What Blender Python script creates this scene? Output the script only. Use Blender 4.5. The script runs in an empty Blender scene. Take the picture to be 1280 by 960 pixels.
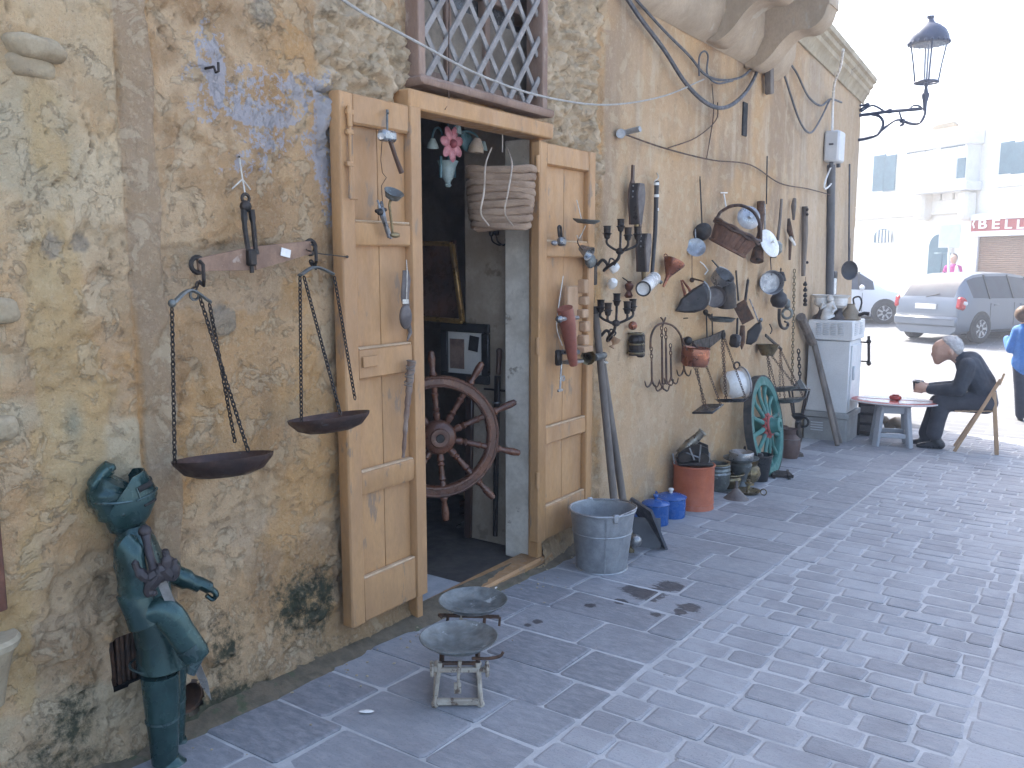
import bpy, math, random
import numpy as np
from mathutils import Matrix, Vector, noise as mnoise
random.seed(7)
rng = np.random.default_rng(7)
scene = bpy.context.scene
COL = scene.collection
R = math.radians
V = Vector

# ------------------------------------------------------------------ camera
F = 1080.0; PITCH = math.atan(153/1080); YAW = R(34.51); CAM_H = 1.6
cd = bpy.data.cameras.new("camera"); cam = bpy.data.objects.new("camera", cd); COL.objects.link(cam)
cam.location = (0, 0, CAM_H); cam.rotation_euler = (math.pi/2 - PITCH, 0, YAW)
cd.sensor_width = 36; cd.lens = 36*F/1280; cd.clip_start = .05; cd.clip_end = 3000
scene.camera = cam
# ------------------------------------------------------------------ light
SUN_EL = R(48); SUN_AZ = R(305)      # compass bearing of the sun, clockwise from +Y
world = bpy.data.worlds.new("World"); scene.world = world; world.use_nodes = True
wt = world.node_tree; wt.nodes.clear()
sky = wt.nodes.new("ShaderNodeTexSky"); sky.sky_type = 'NISHITA'; sky.sun_disc = False
sky.sun_elevation = SUN_EL; sky.sun_rotation = SUN_AZ; sky.air_density = 1.0; sky.dust_density = 4.0; sky.ozone_density = 1.0
bg = wt.nodes.new("ShaderNodeBackground"); bg.inputs[1].default_value = .15
wo = wt.nodes.new("ShaderNodeOutputWorld")
wt.links.new(sky.outputs[0], bg.inputs[0]); wt.links.new(bg.outputs[0], wo.inputs[0])
sd = bpy.data.lights.new("sun", 'SUN'); sd.energy = 2.6; sd.angle = R(.5); sd.color = (1, .95, .87)
sun = bpy.data.objects.new("sun", sd); COL.objects.link(sun)
tosun = V((math.sin(SUN_AZ)*math.cos(SUN_EL), math.cos(SUN_AZ)*math.cos(SUN_EL), math.sin(SUN_EL)))
sun.rotation_euler = tosun.to_track_quat('Z', 'Y').to_euler(); sun.location = (-20, -20, 30)
vs = scene.view_settings
scene.display_settings.display_device = 'sRGB'
vs.view_transform = 'Standard'; vs.look = 'None'; vs.gamma = 1; vs.exposure = 2.28; vs.use_curve_mapping = False

# ------------------------------------------------------------------ placing
WX = -2.66; YB = 7.8; BEND = math.tan(R(4.0))
def wallx(y): return WX - max(0, y - YB)*BEND
def gz(y):
    y = min(max(y, -12), 45)
    if y < 12.0: return -.0426*y
    if y < 17: 
        t = (y-12)/5; return -.511 + .03*5*t*0 + (.22)*(t*t*(3-2*t))
    return -.291 + (y-17)*.022
def ray(u, v):
    a = (u-640)/F; b = (480-v)/F
    fh = math.cos(PITCH) + b*math.sin(PITCH); z = -math.sin(PITCH) + b*math.cos(PITCH)
    return V((-math.sin(YAW)*fh + math.cos(YAW)*a, math.cos(YAW)*fh + math.sin(YAW)*a, z))
EYE = V((0, 0, CAM_H))
def Wp(u, v, off=0.0):
    d = ray(u, v); p = EYE + d*((WX+off)/d.x)
    if p.y > YB:      # second wall plane: x = WX+off - (y-YB)*BEND
        t = (WX + off + YB*BEND)/(d.x + d.y*BEND); p = EYE + d*t
    return p
def Gp(u, v, h=0.0):
    d = ray(u, v); lo, hi = .5, 80.0
    f = lambda t: CAM_H + d.z*t - gz(d.y*t) - h
    for _ in range(50):
        m = (lo+hi)/2
        if f(m) > 0: lo = m
        else: hi = m
    return EYE + d*lo
def Yp(u, v, y): d = ray(u, v); return EYE + d*(y/d.y)
def Xp(u, v, x): d = ray(u, v); return EYE + d*(x/d.x)
def Zp(u, v, z): d = ray(u, v); return EYE + d*((z-CAM_H)/d.z)
def depth(p):
    p = V(p) - EYE; fh = -math.sin(YAW)*p.x + math.cos(YAW)*p.y
    return fh*math.cos(PITCH) - p.z*math.sin(PITCH)
def Dp(u, v, w): return EYE + ray(u, v)*w
def mpp(p): return depth(p)/F
def frame(loc, rz=0.0, rx=0.0, ry=0.0):
    return Matrix.Translation(V(loc)) @ Matrix.Rotation(rz, 4, 'Z') @ Matrix.Rotation(ry, 4, 'Y') @ Matrix.Rotation(rx, 4, 'X')
def facing(p):       # turn about z so that local -y looks back to where the photo was taken from
    return math.atan2(-p[0], p[1])

# ------------------------------------------------------------------ meshes
def basis(axis):
    a = V(axis).normalized(); t = V((0, 0, 1)) if abs(a.z) < .9 else V((1, 0, 0))
    x = t.cross(a).normalized(); return x, a.cross(x), a
class MB:
    def __init__(s, m=None): s.m = m or Matrix(); s.v = []; s.f = []; s.mi = []; s.cur = 0
    def add(s, vs, fs):
        n = len(s.v); s.v += [s.m @ V(p) for p in vs]; s.f += [tuple(i+n for i in f) for f in fs]; s.mi += [s.cur]*len(fs); return s
    def box(s, c, size, rot=None, b=0.0, jit=0.0):
        hx, hy, hz = size[0]/2, size[1]/2, size[2]/2; c = V(c); rot = rot or Matrix()
        T = lambda p: c + (rot @ V(p))
        if b <= 0:
            vs = [(x*hx, y*hy, z*hz) for z in (-1, 1) for y in (-1, 1) for x in (-1, 1)]
            fs = [(0,2,3,1),(4,5,7,6),(0,1,5,4),(2,6,7,3),(0,4,6,2),(1,3,7,5)]
        else:
            b = min(b, hx*.9, hy*.9, hz*.9); vs = []; idx = {}
            for x in (-1,1):
                for y in (-1,1):
                    for z in (-1,1):
                        idx[x,y,z] = len(vs)
                        vs += [(x*hx, y*(hy-b), z*(hz-b)), (x*(hx-b), y*hy, z*(hz-b)), (x*(hx-b), y*(hy-b), z*hz)]
            fs = []
            q = lambda k, L: tuple(idx[p]+k for p in L)
            for e in (-1,1):
                L = [(e,-1,-1),(e,1,-1),(e,1,1),(e,-1,1)]; fs.append(q(0, L if e>0 else L[::-1]))
                L = [(-1,e,-1),(-1,e,1),(1,e,1),(1,e,-1)]; fs.append(q(1, L if e>0 else L[::-1]))
                L = [(-1,-1,e),(1,-1,e),(1,1,e),(-1,1,e)]; fs.append(q(2, L if e>0 else L[::-1]))
            for a in (-1,1):
                for c2 in (-1,1):
                    p, r = idx[a,c2,-1], idx[a,c2,1]; g = (p, p+1, r+1, r); fs.append(g if a*c2>0 else g[::-1])
                    p, r = idx[a,-1,c2], idx[a,1,c2]; g = (p, r, r+2, p+2); fs.append(g if a*c2>0 else g[::-1])
                    p, r = idx[-1,a,c2], idx[1,a,c2]; g = (p+1, p+2, r+2, r+1); fs.append(g if a*c2>0 else g[::-1])
            for x in (-1,1):
                for y in (-1,1):
                    for z in (-1,1):
                        i = idx[x,y,z]; g = (i,i+1,i+2); fs.append(g if x*y*z>0 else g[::-1])
        if jit: vs = [(p[0]+random.uniform(-jit,jit), p[1]+random.uniform(-jit,jit), p[2]+random.uniform(-jit,jit)) for p in vs]
        return s.add([T(p) for p in vs], fs)
    def bar(s, p0, p1, w, t, up=(0,0,1), b=0.0):      # box from p0 to p1, w across, t along 'up'
        p0, p1 = V(p0), V(p1); a = (p1-p0); L = a.length; a.normalize()
        u = V(up); u = (u - a*u.dot(a))
        if u.length < 1e-4: u = V((1,0,0)) - a*a.x
        u.normalize(); sd_ = u.cross(a)
        rot = Matrix((a, sd_, u)).transposed()
        return s.box((p0+p1)/2, (L, w, t), rot.to_4x4(), b)
    def tube(s, pts, r, n=8, cap=True, closed=False, flat=None):
        pts = [V(p) for p in pts]; N = len(pts)
        rs = r if isinstance(r, (list, tuple)) else [r]*N
        tan = []
        for i in range(N):
            a = pts[(i-1) % N] if (closed or i) else pts[0]; b = pts[(i+1) % N] if (closed or i < N-1) else pts[-1]
            t = b-a; tan.append(t.normalized() if t.length > 1e-9 else V((0,0,1)))
        x, y, _ = basis(tan[0])
        if flat: 
            fx = V(flat); x = (fx - tan[0]*fx.dot(tan[0])).normalized()
        vs = []
        for i in range(N):
            x = (x - tan[i]*x.dot(tan[i]))
            x = x.normalized() if x.length > 1e-6 else basis(tan[i])[0]
            y = tan[i].cross(x); rr = rs[i]
            ra, rb = rr if isinstance(rr, tuple) else (rr, rr)
            for k in range(n):
                c = 2*math.pi*k/n; vs.append(pts[i] + x*(math.cos(c)*ra) + y*(math.sin(c)*rb))
        fs = []
        for i in range(N if closed else N-1):
            j = (i+1) % N
            for k in range(n):
                l = (k+1) % n; fs.append((i*n+k, i*n+l, j*n+l, j*n+k))
        if cap and not closed: fs += [tuple(range(n))[::-1], tuple((N-1)*n+k for k in range(n))]
        return s.add(vs, fs)
    def cyl(s, p0, p1, r0, r1=None, n=14, cap=True): return s.tube([p0, p1], [r0, r0 if r1 is None else r1], n, cap)
    def lathe(s, prof, c=(0,0,0), axis=(0,0,1), n=24, sq=(1,1), a0=0, a1=None):
        x, y, a = basis(axis); c = V(c); 
        if abs(a.z) > .999: x, y = V((1,0,0)), V((0,a.z,0))
        full = a1 is None; a1 = 2*math.pi if full else a1; m = n if full else n+1
        vs = []; fs = []
        for (r, z) in prof:
            for k in range(m):
                t = a0 + (a1-a0)*k/n; vs.append(c + x*(r*math.cos(t)*sq[0]) + y*(r*math.sin(t)*sq[1]) + a*z)
        for i in range(len(prof)-1):
            for k in range(n):
                l = (k+1) % m; fs.append((i*m+k, i*m+l, (i+1)*m+l, (i+1)*m+k))
        return s.add(vs, fs)
    def torus(s, c, axis, Rr, r, n=20, k=8, sq=(1,1)):
        x, y, a = basis(axis); c = V(c)
        return s.tube([c + x*(Rr*math.cos(t)*sq[0]) + y*(Rr*math.sin(t)*sq[1]) for t in [2*math.pi*i/n for i in range(n)]], r, k, closed=True)
    def ball(s, c, r, n=14, rot=None):
        rx, ry, rz = r if isinstance(r, (tuple, list)) else (r, r, r); c = V(c); rot = rot or Matrix()
        m = max(6, n*2//3); vs = []; fs = []
        for i in range(m+1):
            ph = math.pi*i/m
            for k in range(n):
                t = 2*math.pi*k/n; vs.append(c + (rot @ V((rx*math.sin(ph)*math.cos(t), ry*math.sin(ph)*math.sin(t), -rz*math.cos(ph)))))
        for i in range(m):
            for k in range(n):
                l = (k+1) % n; fs.append((i*n+k, i*n+l, (i+1)*n+l, (i+1)*n+k))
        return s.add(vs, fs)
    def plate(s, poly, th, o=(0,0,0), ux=(1,0,0), uy=(0,0,1), b=0.0):   # polygon in plane o,ux,uy; thickness along ux x uy, centred
        o, ux, uy = V(o), V(ux).normalized(), V(uy).normalized(); nz = ux.cross(uy); N = len(poly)
        area = sum(poly[i][0]*poly[(i+1)%N][1]-poly[(i+1)%N][0]*poly[i][1] for i in range(N))
        if area < 0: poly = poly[::-1]
        P = lambda p, h: o + ux*p[0] + uy*p[1] + nz*h
        if b:
            cx = sum(p[0] for p in poly)/N; cy = sum(p[1] for p in poly)/N
            def inn(p):
                d = math.hypot(p[0]-cx, p[1]-cy) or 1; k = max(0, d-b)/d; return (cx+(p[0]-cx)*k, cy+(p[1]-cy)*k)
            rings = [([inn(p) for p in poly], -th/2), (poly, -th/2+b), (poly, th/2-b), ([inn(p) for p in poly], th/2)]
        else: rings = [(poly, -th/2), (poly, th/2)]
        vs = [P(p, h) for pl, h in rings for p in pl]; fs = []
        for i in range(len(rings)-1):
            for k in range(N):
                l = (k+1) % N; fs.append((i*N+k, i*N+l, (i+1)*N+l, (i+1)*N+k))
        fs += [tuple(range(N))[::-1], tuple((len(rings)-1)*N+k for k in range(N))]
        return s.add(vs, fs)
    def chain(s, p0, p1, link=.03, wire=.003, sag=0.0):
        p0, p1 = V(p0), V(p1); L = (p1-p0).length; n = max(2, int(L/(link*.72)))
        a = (p1-p0).normalized(); x, y, _ = basis(a)
        pos = lambda t: p0.lerp(p1, t) - V((0,0,sag*4*t*(1-t)))
        for i in range(n):
            c = pos((i+.5)/n); d = (pos((i+1)/n)-pos(i/n)).normalized(); sx = x if i % 2 else y
            sx = (sx - d*sx.dot(d)).normalized()
            s.tube([c + d*(link*.5*math.cos(t)) + sx*(link*.28*math.sin(t)) for t in [2*math.pi*k/8 for k in range(8)]], wire, 5, closed=True)
        return s
    def build(s, name, mats, parent=None, at=None, label=None, cat=None, group=None, kind=None, sharp=38, rz=0.0):
        if not isinstance(mats, (list, tuple)): mats = [mats]
        if parent is not None: M = WM[parent.name].inverted()
        else:
            if at is None:
                xs = [p.x for p in s.v]; ys = [p.y for p in s.v]; at = ((min(xs)+max(xs))/2, (min(ys)+max(ys))/2, min(p.z for p in s.v))
            loc = V(at); Mw = frame(loc, rz); M = Mw.inverted()
        me = bpy.data.meshes.new(name); me.from_pydata([M @ p for p in s.v], [], s.f); me.update()
        for m in mats: me.materials.append(m)
        if len(mats) > 1: me.polygons.foreach_set("material_index", s.mi)
        me.polygons.foreach_set("use_smooth", [True]*len(me.polygons))
        if sharp < 180: me.set_sharp_from_angle(angle=R(sharp))
        o = bpy.data.objects.new(name, me); COL.objects.link(o)
        if parent is not None: o.parent = parent; WM[o.name] = WM[parent.name]
        else: o.location = loc; o.rotation_euler = (0, 0, rz); WM[o.name] = Mw
        tag(o, label, cat, group, kind)
        return o
WM = {}
def tag(o, label=None, cat=None, group=None, kind=None):
    for k, v in (('label', label), ('category', cat), ('group', group), ('kind', kind)):
        if v: o[k] = v
    return o
def thing(name, label, cat, loc, rz=0.0, group=None):
    o = bpy.data.objects.new(name, None); COL.objects.link(o); o.empty_display_size = .1
    o.location = V(loc); o.rotation_euler = (0, 0, rz); WM[o.name] = frame(loc, rz)
    return tag(o, label, cat, group)
def lf(t): return WM[t.name]          # a thing's own frame, for building in its coordinates
def copy_thing(o, loc, rz, label):
    def cp(x, par):
        c = x.copy(); COL.objects.link(c)
        if par is not None: c.parent = par
        for ch in [k for k in bpy.data.objects if k.parent == x]: cp(ch, c)
        return c
    c = cp(o, None); c.location = loc; c.rotation_euler = (0, 0, rz); c['label'] = label; WM[c.name] = frame(loc, rz); return c
def arc(c, r, a0, a1, n=10, ux=(1,0,0), uy=(0,0,1)):
    c, ux, uy = V(c), V(ux), V(uy)
    return [c + ux*(r*math.cos(R(a0+(a1-a0)*i/n))) + uy*(r*math.sin(R(a0+(a1-a0)*i/n))) for i in range(n+1)]
def curve(pts, n=6):      # Catmull-Rom through the points
    P = [V(p) for p in pts]; P = [P[0]*2-P[1]] + P + [P[-1]*2-P[-2]]; out = []
    for i in range(1, len(P)-2):
        for k in range(n):
            t = k/n; a, b, c, d = P[i-1:i+3]
            out.append(.5*((2*b) + (c-a)*t + (2*a-5*b+4*c-d)*t*t + (3*b-a-3*c+d)*t**3))
    return out + [P[-2]]

# ------------------------------------------------------------------ materials
class NT:
    def __init__(s, name):
        s.mat = bpy.data.materials.new(name); s.mat.use_nodes = True; s.t = s.mat.node_tree; s.t.nodes.clear()
        s.out = s.n("OutputMaterial"); s.p = s.n("BsdfPrincipled"); s.l(s.p.outputs[0], s.out.inputs[0])
    def n(s, k, **kw):
        x = s.t.nodes.new("ShaderNode"+k)
        for a, b in kw.items(): setattr(x, a, b)
        return x
    def l(s, a, b): s.t.links.new(a, b)
    def set(s, sock, v):
        if hasattr(v, 'is_output') or isinstance(v, bpy.types.NodeSocket): s.l(v, sock)
        else: sock.default_value = v
    def coords(s, kind='Object', scale=(1,1,1), rand=True):
        tc = s.n("TexCoord"); mp = s.n("Mapping"); s.l(tc.outputs[kind], mp.inputs[0]); mp.inputs[3].default_value = scale
        if rand:
            oi = s.n("ObjectInfo"); m = s.n("Math", operation='MULTIPLY'); s.l(oi.outputs['Random'], m.inputs[0]); m.inputs[1].default_value = 37
            c = s.n("CombineXYZ"); s.l(m.outputs[0], c.inputs[0]); s.l(m.outputs[0], c.inputs[2]); s.l(c.outputs[0], mp.inputs[1])
        return mp.outputs[0]
    def noise(s, vec, scale, detail=5, rough=.55, dist=0):
        x = s.n("TexNoise"); s.l(vec, x.inputs['Vector']); x.inputs['Scale'].default_value = scale; x.inputs['Detail'].default_value = detail
        x.inputs['Roughness'].default_value = rough; x.inputs['Distortion'].default_value = dist; return x.outputs[0]
    def ramp(s, f, a, b, lo=0, hi=1):
        x = s.n("MapRange"); x.interpolation_type = 'SMOOTHSTEP'; s.l(f, x.inputs[0]); x.inputs[1].default_value = a; x.inputs[2].default_value = b; x.inputs[3].default_value = lo; x.inputs[4].default_value = hi; return x.outputs[0]
    def mix(s, f, a, b, mode='MIX'):
        x = s.n("Mix", data_type='RGBA', blend_type=mode)
        s.set(x.inputs[0], f)
        for i, v in ((6, a), (7, b)):
            if isinstance(v, (tuple, list)): x.inputs[i].default_value = (*v[:3], 1)
            else: s.l(v, x.inputs[i])
        return x.outputs[2]
    def math(s, op, a, b):
        x = s.n("Math", operation=op); s.set(x.inputs[0], a); s.set(x.inputs[1], b); return x.outputs[0]
    def attr(s, name): x = s.n("Attribute"); x.attribute_name = name; return x
    def bump(s, h, st=.3, d=.01):
        x = s.n("Bump"); s.l(h, x.inputs['Height']); x.inputs['Strength'].default_value = st; x.inputs['Distance'].default_value = d; s.l(x.outputs[0], s.p.inputs['Normal']); return x
def hsv(c, k): return tuple(min(1, x*k) for x in c)
def pm(name, c1, c2=None, sc=6, rough=.6, metal=0.0, bump=.25, bs=45, bd=.004, spot=None, st=(1,1,1), rvar=.2, spec=None, alpha=None, coat=0, trans=0):
    """weathered surface: two colours by noise, a third by a sharper noise, rough relief"""
    t = NT(name); v = t.coords(scale=st); c2 = c2 or hsv(c1, .65)
    n1 = t.noise(v, sc, 6, .62, .3); col = t.mix(t.ramp(n1, .36, .64), c1, c2)
    if spot:
        sc_, thr, sz = spot; n2 = t.noise(v, sz, 7, .65); col = t.mix(t.ramp(n2, thr, thr+.06), col, sc_)
    nf = t.noise(v, bs*2.3, 3, .6); col = t.mix(t.ramp(nf, .3, .75, .0, .3), col, hsv(c2, .7))
    t.l(col, t.p.inputs['Base Color']); t.p.inputs['Metallic'].default_value = metal
    n3 = t.noise(v, bs*.5, 4, .6); t.l(t.ramp(n3, .3, .7, max(.04, rough-rvar), min(1, rough+rvar)), t.p.inputs['Roughness'])
    if bump: t.bump(t.noise(v, bs, 6, .65), bump, bd)
    if spec is not None: t.p.inputs['Specular IOR Level'].default_value = spec
    if coat: t.p.inputs['Coat Weight'].default_value = coat; t.p.inputs['Coat Roughness'].default_value = .08
    if trans: t.p.inputs['Transmission Weight'].default_value = trans
    if alpha is not None: t.p.inputs['Alpha'].default_value = alpha
    return t.mat
# ------------------------------------------------------------------ numpy noise
def _h(ix, iy, s):
    n = (ix.astype(np.int64)*374761393 + iy.astype(np.int64)*668265263 + s*1442695041) & 0xffffffff
    n = ((n ^ (n >> 13))*1274126177) & 0xffffffff
    return ((n ^ (n >> 16)) & 0xffff)/65535.0
def vn(x, y, s=0):
    ix = np.floor(x); iy = np.floor(y); fx = x-ix; fy = y-iy
    fx = fx*fx*fx*(fx*(fx*6-15)+10); fy = fy*fy*fy*(fy*(fy*6-15)+10)
    a = _h(ix, iy, s); b = _h(ix+1, iy, s); c = _h(ix, iy+1, s); d = _h(ix+1, iy+1, s)
    return a + (b-a)*fx + (c-a)*fy + (a-b-c+d)*fx*fy
def fbm(x, y, o=5, s=0, g=.5):
    t = 0; a = 1; w = 0
    for i in range(o):
        t = t + a*vn(x, y, s+i*17); w += a; a *= g; x = x*2.03+11.3; y = y*2.03-7.1
    return t/w
def sst(x, a, b): t = np.clip((x-a)/(b-a), 0, 1); return t*t*(3-2*t)

# ------------------------------------------------------------------ shop building
oy0 = Wp(533, 440).y - .15; oy1 = Wp(673, 440).y           # doorway
OZ1 = Wp(600, 157).z; SILL = Wp(620, 722).z
wy0, wy1 = Wp(512, 60).y, Wp(674, 60).y; WZ0 = Wp(600, 127).z; WZ1 = WZ0 + .95
YEND = Wp(1066, 330).y
vy0, vy1 = Wp(133, 825).y, Wp(173, 825).y; vz0, vz1 = Wp(150, 856).z, Wp(150, 795).z   # vent
hole = Wp(236, 870)
shop = thing("shop_building", "old ochre plastered shop building with open doorway and overhanging balcony", "building", (WX, (oy0+oy1)/2, gz(3.5)))

def wall_material():
    t = NT("old_plaster"); c = t.attr("wallcol"); v = t.coords(rand=False)
    col = c.outputs['Color']
    n = t.noise(v, 9, 8, .7, .4); col = t.mix(t.ramp(n, .35, .7, 0, .34), col, (.33, .22, .11), 'MIX')
    n = t.noise(v, 55, 5, .7); col = t.mix(t.ramp(n, .50, .66, 0, .25), col, (.60, .48, .32))
    n = t.noise(v, 120, 3, .7); col = t.mix(t.ramp(n, .55, .75, 0, .38), col, (.13, .09, .055))
    fk = t.noise(v, 8, 9, .66, .5); col = t.mix(t.ramp(fk, .545, .575, 0, .35), col, (.52, .42, .28)); fk2 = t.noise(v, 19, 8, .62, .8); col = t.mix(t.ramp(fk2, .62, .65, 0, .45), col, (.29, .205, .125))
    e = t.attr("blue").outputs['Fac']; n = t.noise(v, 34, 7, .72)
    k = t.ramp(t.math('ADD', e, t.math('MULTIPLY', t.math('SUBTRACT', n, .5), 2.3)), .56, .66)
    col = t.mix(t.math('MULTIPLY', k, .74), col, t.mix(t.noise(v, 60, 4), (.29, .31, .37), (.40, .39, .40)))
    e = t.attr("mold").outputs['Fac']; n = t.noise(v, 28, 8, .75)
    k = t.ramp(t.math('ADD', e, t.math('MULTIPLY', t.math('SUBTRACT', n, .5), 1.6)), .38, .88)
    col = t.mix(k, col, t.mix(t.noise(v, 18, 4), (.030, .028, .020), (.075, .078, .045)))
    t.l(col, t.p.inputs['Base Color']); t.p.inputs['Roughness'].default_value = .92; t.p.inputs['Specular IOR Level'].default_value = .25
    f = t.attr("rough").outputs['Fac']
    fl = t.noise(v, 8, 9, .66, .5); fl2 = t.noise(v, 19, 8, .62, .8)
    h = t.math('ADD', t.noise(v, 42, 8, .68, .3), t.math('MULTIPLY', t.noise(v, 160, 4, .7), .25))
    h = t.math('SUBTRACT', h, t.math('ADD', t.ramp(fl, .545, .575, 0, .6), t.ramp(fl2, .62, .65, 0, .6)))
    b = t.bump(h, .6, .022); t.l(f, b.inputs['Strength'])
    return t.mat

def grid_wall():
    def axis(segs, extra):
        a = [];
        for lo, hi, st in segs: a += list(np.arange(lo, hi-1e-6, st))
        a += [segs[-1][1]]
        a = np.array(a)
        for e in extra: a[np.argmin(abs(a-e))] = e
        return np.unique(a)
    ys = axis([(-5, .7, .3), (.7, 3.0, .0105), (3.0, 4.8, .013), (4.8, YEND, .02)], [oy0, oy1, wy0, wy1, vy0, vy1])
    zs = axis([(-.8, -.55, .05), (-.55, 2.95, .0115), (2.95, 4.05, .02), (4.05, 4.3, .08)], [SILL, OZ1, WZ0, WZ1, vz0, vz1])
    Y, Z = np.meshgrid(ys, zs); ny, nz = len(ys), len(zs)
    y0 = lambda u, v=480: Wp(u, v).y
    def blob(u, v, ru, rv, soft=.35):       # soft disc given around a spot of the wall
        c = Wp(u, v); ry = abs(Wp(u+ru, v).y-Wp(u-ru, v).y)/2; rz = abs(Wp(u, v-rv).z-Wp(u, v+rv).z)/2
        d = np.sqrt(((Y-c.y)/ry)**2 + ((Z-c.z)/rz)**2); return np.clip(1-d+soft, 0, 1) if soft else (d < 1)*1.0
    f1 = fbm(Y*1.1, Z*.9, 5, 3); f2 = fbm(Y*3.1, Z*3.1, 6, 9); f3 = fbm(Y*9, Z*9, 5, 21); f4 = fbm(Y*26, Z*26, 4, 33)
    far = sst(Y, 4.86, 4.9); near = 1-far
    wob = (fbm(Z*2.4, Z*0+3, 4, 5)-.5)*.12
    sL, sR = y0(150+8, 300)+.0, y0(203, 300)
    sc = .5*(sL+sR) + (1.5-Z)*.012
    strip = (1-sst(abs(Y-sc+wob*.5), (sR-sL)*.42, (sR-sL)*.55))
    left = sst(sL-Y, -.01, .02)*(1-strip)
    rubY0, rubY1 = Wp(680, 90).y, Wp(748, 90).y
    rub = sst(Y, rubY0-.06, rubY0)*(1-sst(Y, rubY1-.02, rubY1+.01))*sst(Z, 1.9, 2.1)
    rub = np.maximum(rub, sst(fbm(Y*2, Z*2, 4, 77)+.35*blob(455, 60, 60, 70, 0), .62, .70)*near*sst(Z, 1.9, 2.2)*(Y > 2.5))
    # peeled skins with real steps, cracks
    p1 = sst(f2, .50, .515); p2 = sst(fbm(Y*2.2+7, Z*1.8, 7, 51, .58), .55, .562); p3 = sst(fbm(Y*1.5-3, Z*2.6, 7, 61, .6), .60, .61)
    rid = abs(fbm(Y*2.3+2, Z*1.5, 6, 71)-.5); crack = (1-sst(rid, .0, .006))*sst(f1, .46, .60)
    pit = sst(f3, .66, .74)
    h = near*((f2-.5)*.032 + (f3-.5)*.018 + (f4-.5)*.007 - .009*p1 - .014*p2*(1-strip) - .012*p3*(1-strip) - .016*crack*(1-strip) - .012*pit*(1-strip))
    h = h + left*.035 + strip*near*(.012 - (f3-.5)*.010)
    h = h + far*((f1-.5)*.02 + (f3-.5)*.006 + (f4-.5)*.002 - .004*sst(f2, .60, .62))
    cell = fbm(Y*17, Z*17, 3, 90); h = np.where(rub > .3, h + rub*(-.03 + (abs(cell-.5)*2)**.7*.10*1.0 + (f4-.5)*.03), h)
    # crumbling foot
    zb = Z - np.vectorize(gz)(Y)
    foot = np.exp(-np.clip(zb, 0, 9)/.16)*near; h = h + foot*(.05 + .05*(f2-.3)) - near*.022*sst(.62-zb, 0, .25)*sst(fbm(Y*3.3, Z*3.0, 6, 101), .47, .52)
    # old mortar plugs
    plugs = [(60, 308, 13, 15), (94, 303, 11, 13), (279, 401, 17, 19), (329, 16, 14, 17), (86, 530, 16, 24)]
    pl = sum(blob(*p, 0)*(k < 4) for k, p in enumerate(plugs)); h = h*(1-.6*pl) + pl*.010
    # base colour of the plaster itself
    def mixc(a, b, k): return a*(1-k[..., None]) + np.array(b)*k[..., None]
    C = np.zeros(Y.shape+(3,)) + np.array((0.486, 0.286, 0.120))
    C = mixc(C, (0.542, 0.364, 0.185), sst(f1, .38, .58)*near); C = mixc(C, (0.418, 0.255, 0.116), sst(f2, .52, .66)*near*.8)
    C = mixc(C, (0.588, 0.406, 0.215), p2*near*.75); C = mixc(C, (0.463, 0.328, 0.185), p3*near*.7); C = mixc(C, (0.542, 0.291, 0.095), sst(fbm(Y*3, Z*2.2, 6, 131), .48, .64)*near*.75)
    C = mixc(C, (0.305, 0.177, 0.077), sst(fbm(Y*4.5, Z*3.2, 6, 133), .54, .68)*near*.65)
    C = mixc(C, (0.588, 0.458, 0.258), left*sst(Z, .25, .9)*.80*sst(f1*.5+f2*.5, .30, .58)); C = mixc(C, (0.452, 0.369, 0.215), left*sst(f2, .50, .64)*.7)
    C = mixc(C, (0.497, 0.322, 0.120), left*sst(fbm(Y*5, Z*2, 5, 141), .55, .66)*.6)
    C = mixc(C, (0.305, 0.213, 0.120), strip*near*.92); C = mixc(C, (0.373, 0.291, 0.172), strip*near*sst(f2, .5, .6)*.5)
    C = mixc(C, (0.266, 0.213, 0.138), np.clip(pl, 0, 1)*.9); C = mixc(C, (0.316, 0.270, 0.155), blob(86, 528, 14, 30, .2)*sst(f2, .4, .6))
    # smooth render of the further wall: ochre with long run marks
    run = fbm(Y*2.3, Z*.55, 6, 151, .6); run2 = fbm(Y*9, Z*.8, 4, 161)
    Cf = np.zeros(Y.shape+(3,)) + np.array((0.508, 0.322, 0.155))
    Cf = mixc(Cf, (0.565, 0.385, 0.202), sst(f1, .42, .62)*.8); hi = sst(Z, 1.1, 2.1)
    Cf = mixc(Cf, (0.282, 0.192, 0.112), sst(run+.12*hi, .46, .72)*(.15+.55*hi)); Cf = mixc(Cf, (0.565, 0.447, 0.275), sst(run2, .60, .70)*.45*sst(Z, .9, 1.6))
    Cf = mixc(Cf, (0.531, 0.302, 0.112), sst(fbm(Y*1.4, Z*1.4, 5, 171), .5, .65)*.55)
    Cf = mixc(Cf, (0.339, 0.260, 0.163), sst(.75-zb, .0, .7)*sst(f2, .42, .6)*.75)
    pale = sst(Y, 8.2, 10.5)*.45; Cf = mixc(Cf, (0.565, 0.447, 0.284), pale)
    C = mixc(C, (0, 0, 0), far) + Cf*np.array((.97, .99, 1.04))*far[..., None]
    C = mixc(C, (0.621, 0.478, 0.288), rub*.85); C = mixc(C, (0.339, 0.260, 0.155), rub*sst(cell, .55, .7)*.5)
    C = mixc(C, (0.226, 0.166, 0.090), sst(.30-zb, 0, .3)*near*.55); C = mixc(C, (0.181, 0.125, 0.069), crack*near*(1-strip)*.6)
    C = C*np.array((.965, .99, 1.13))
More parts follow.
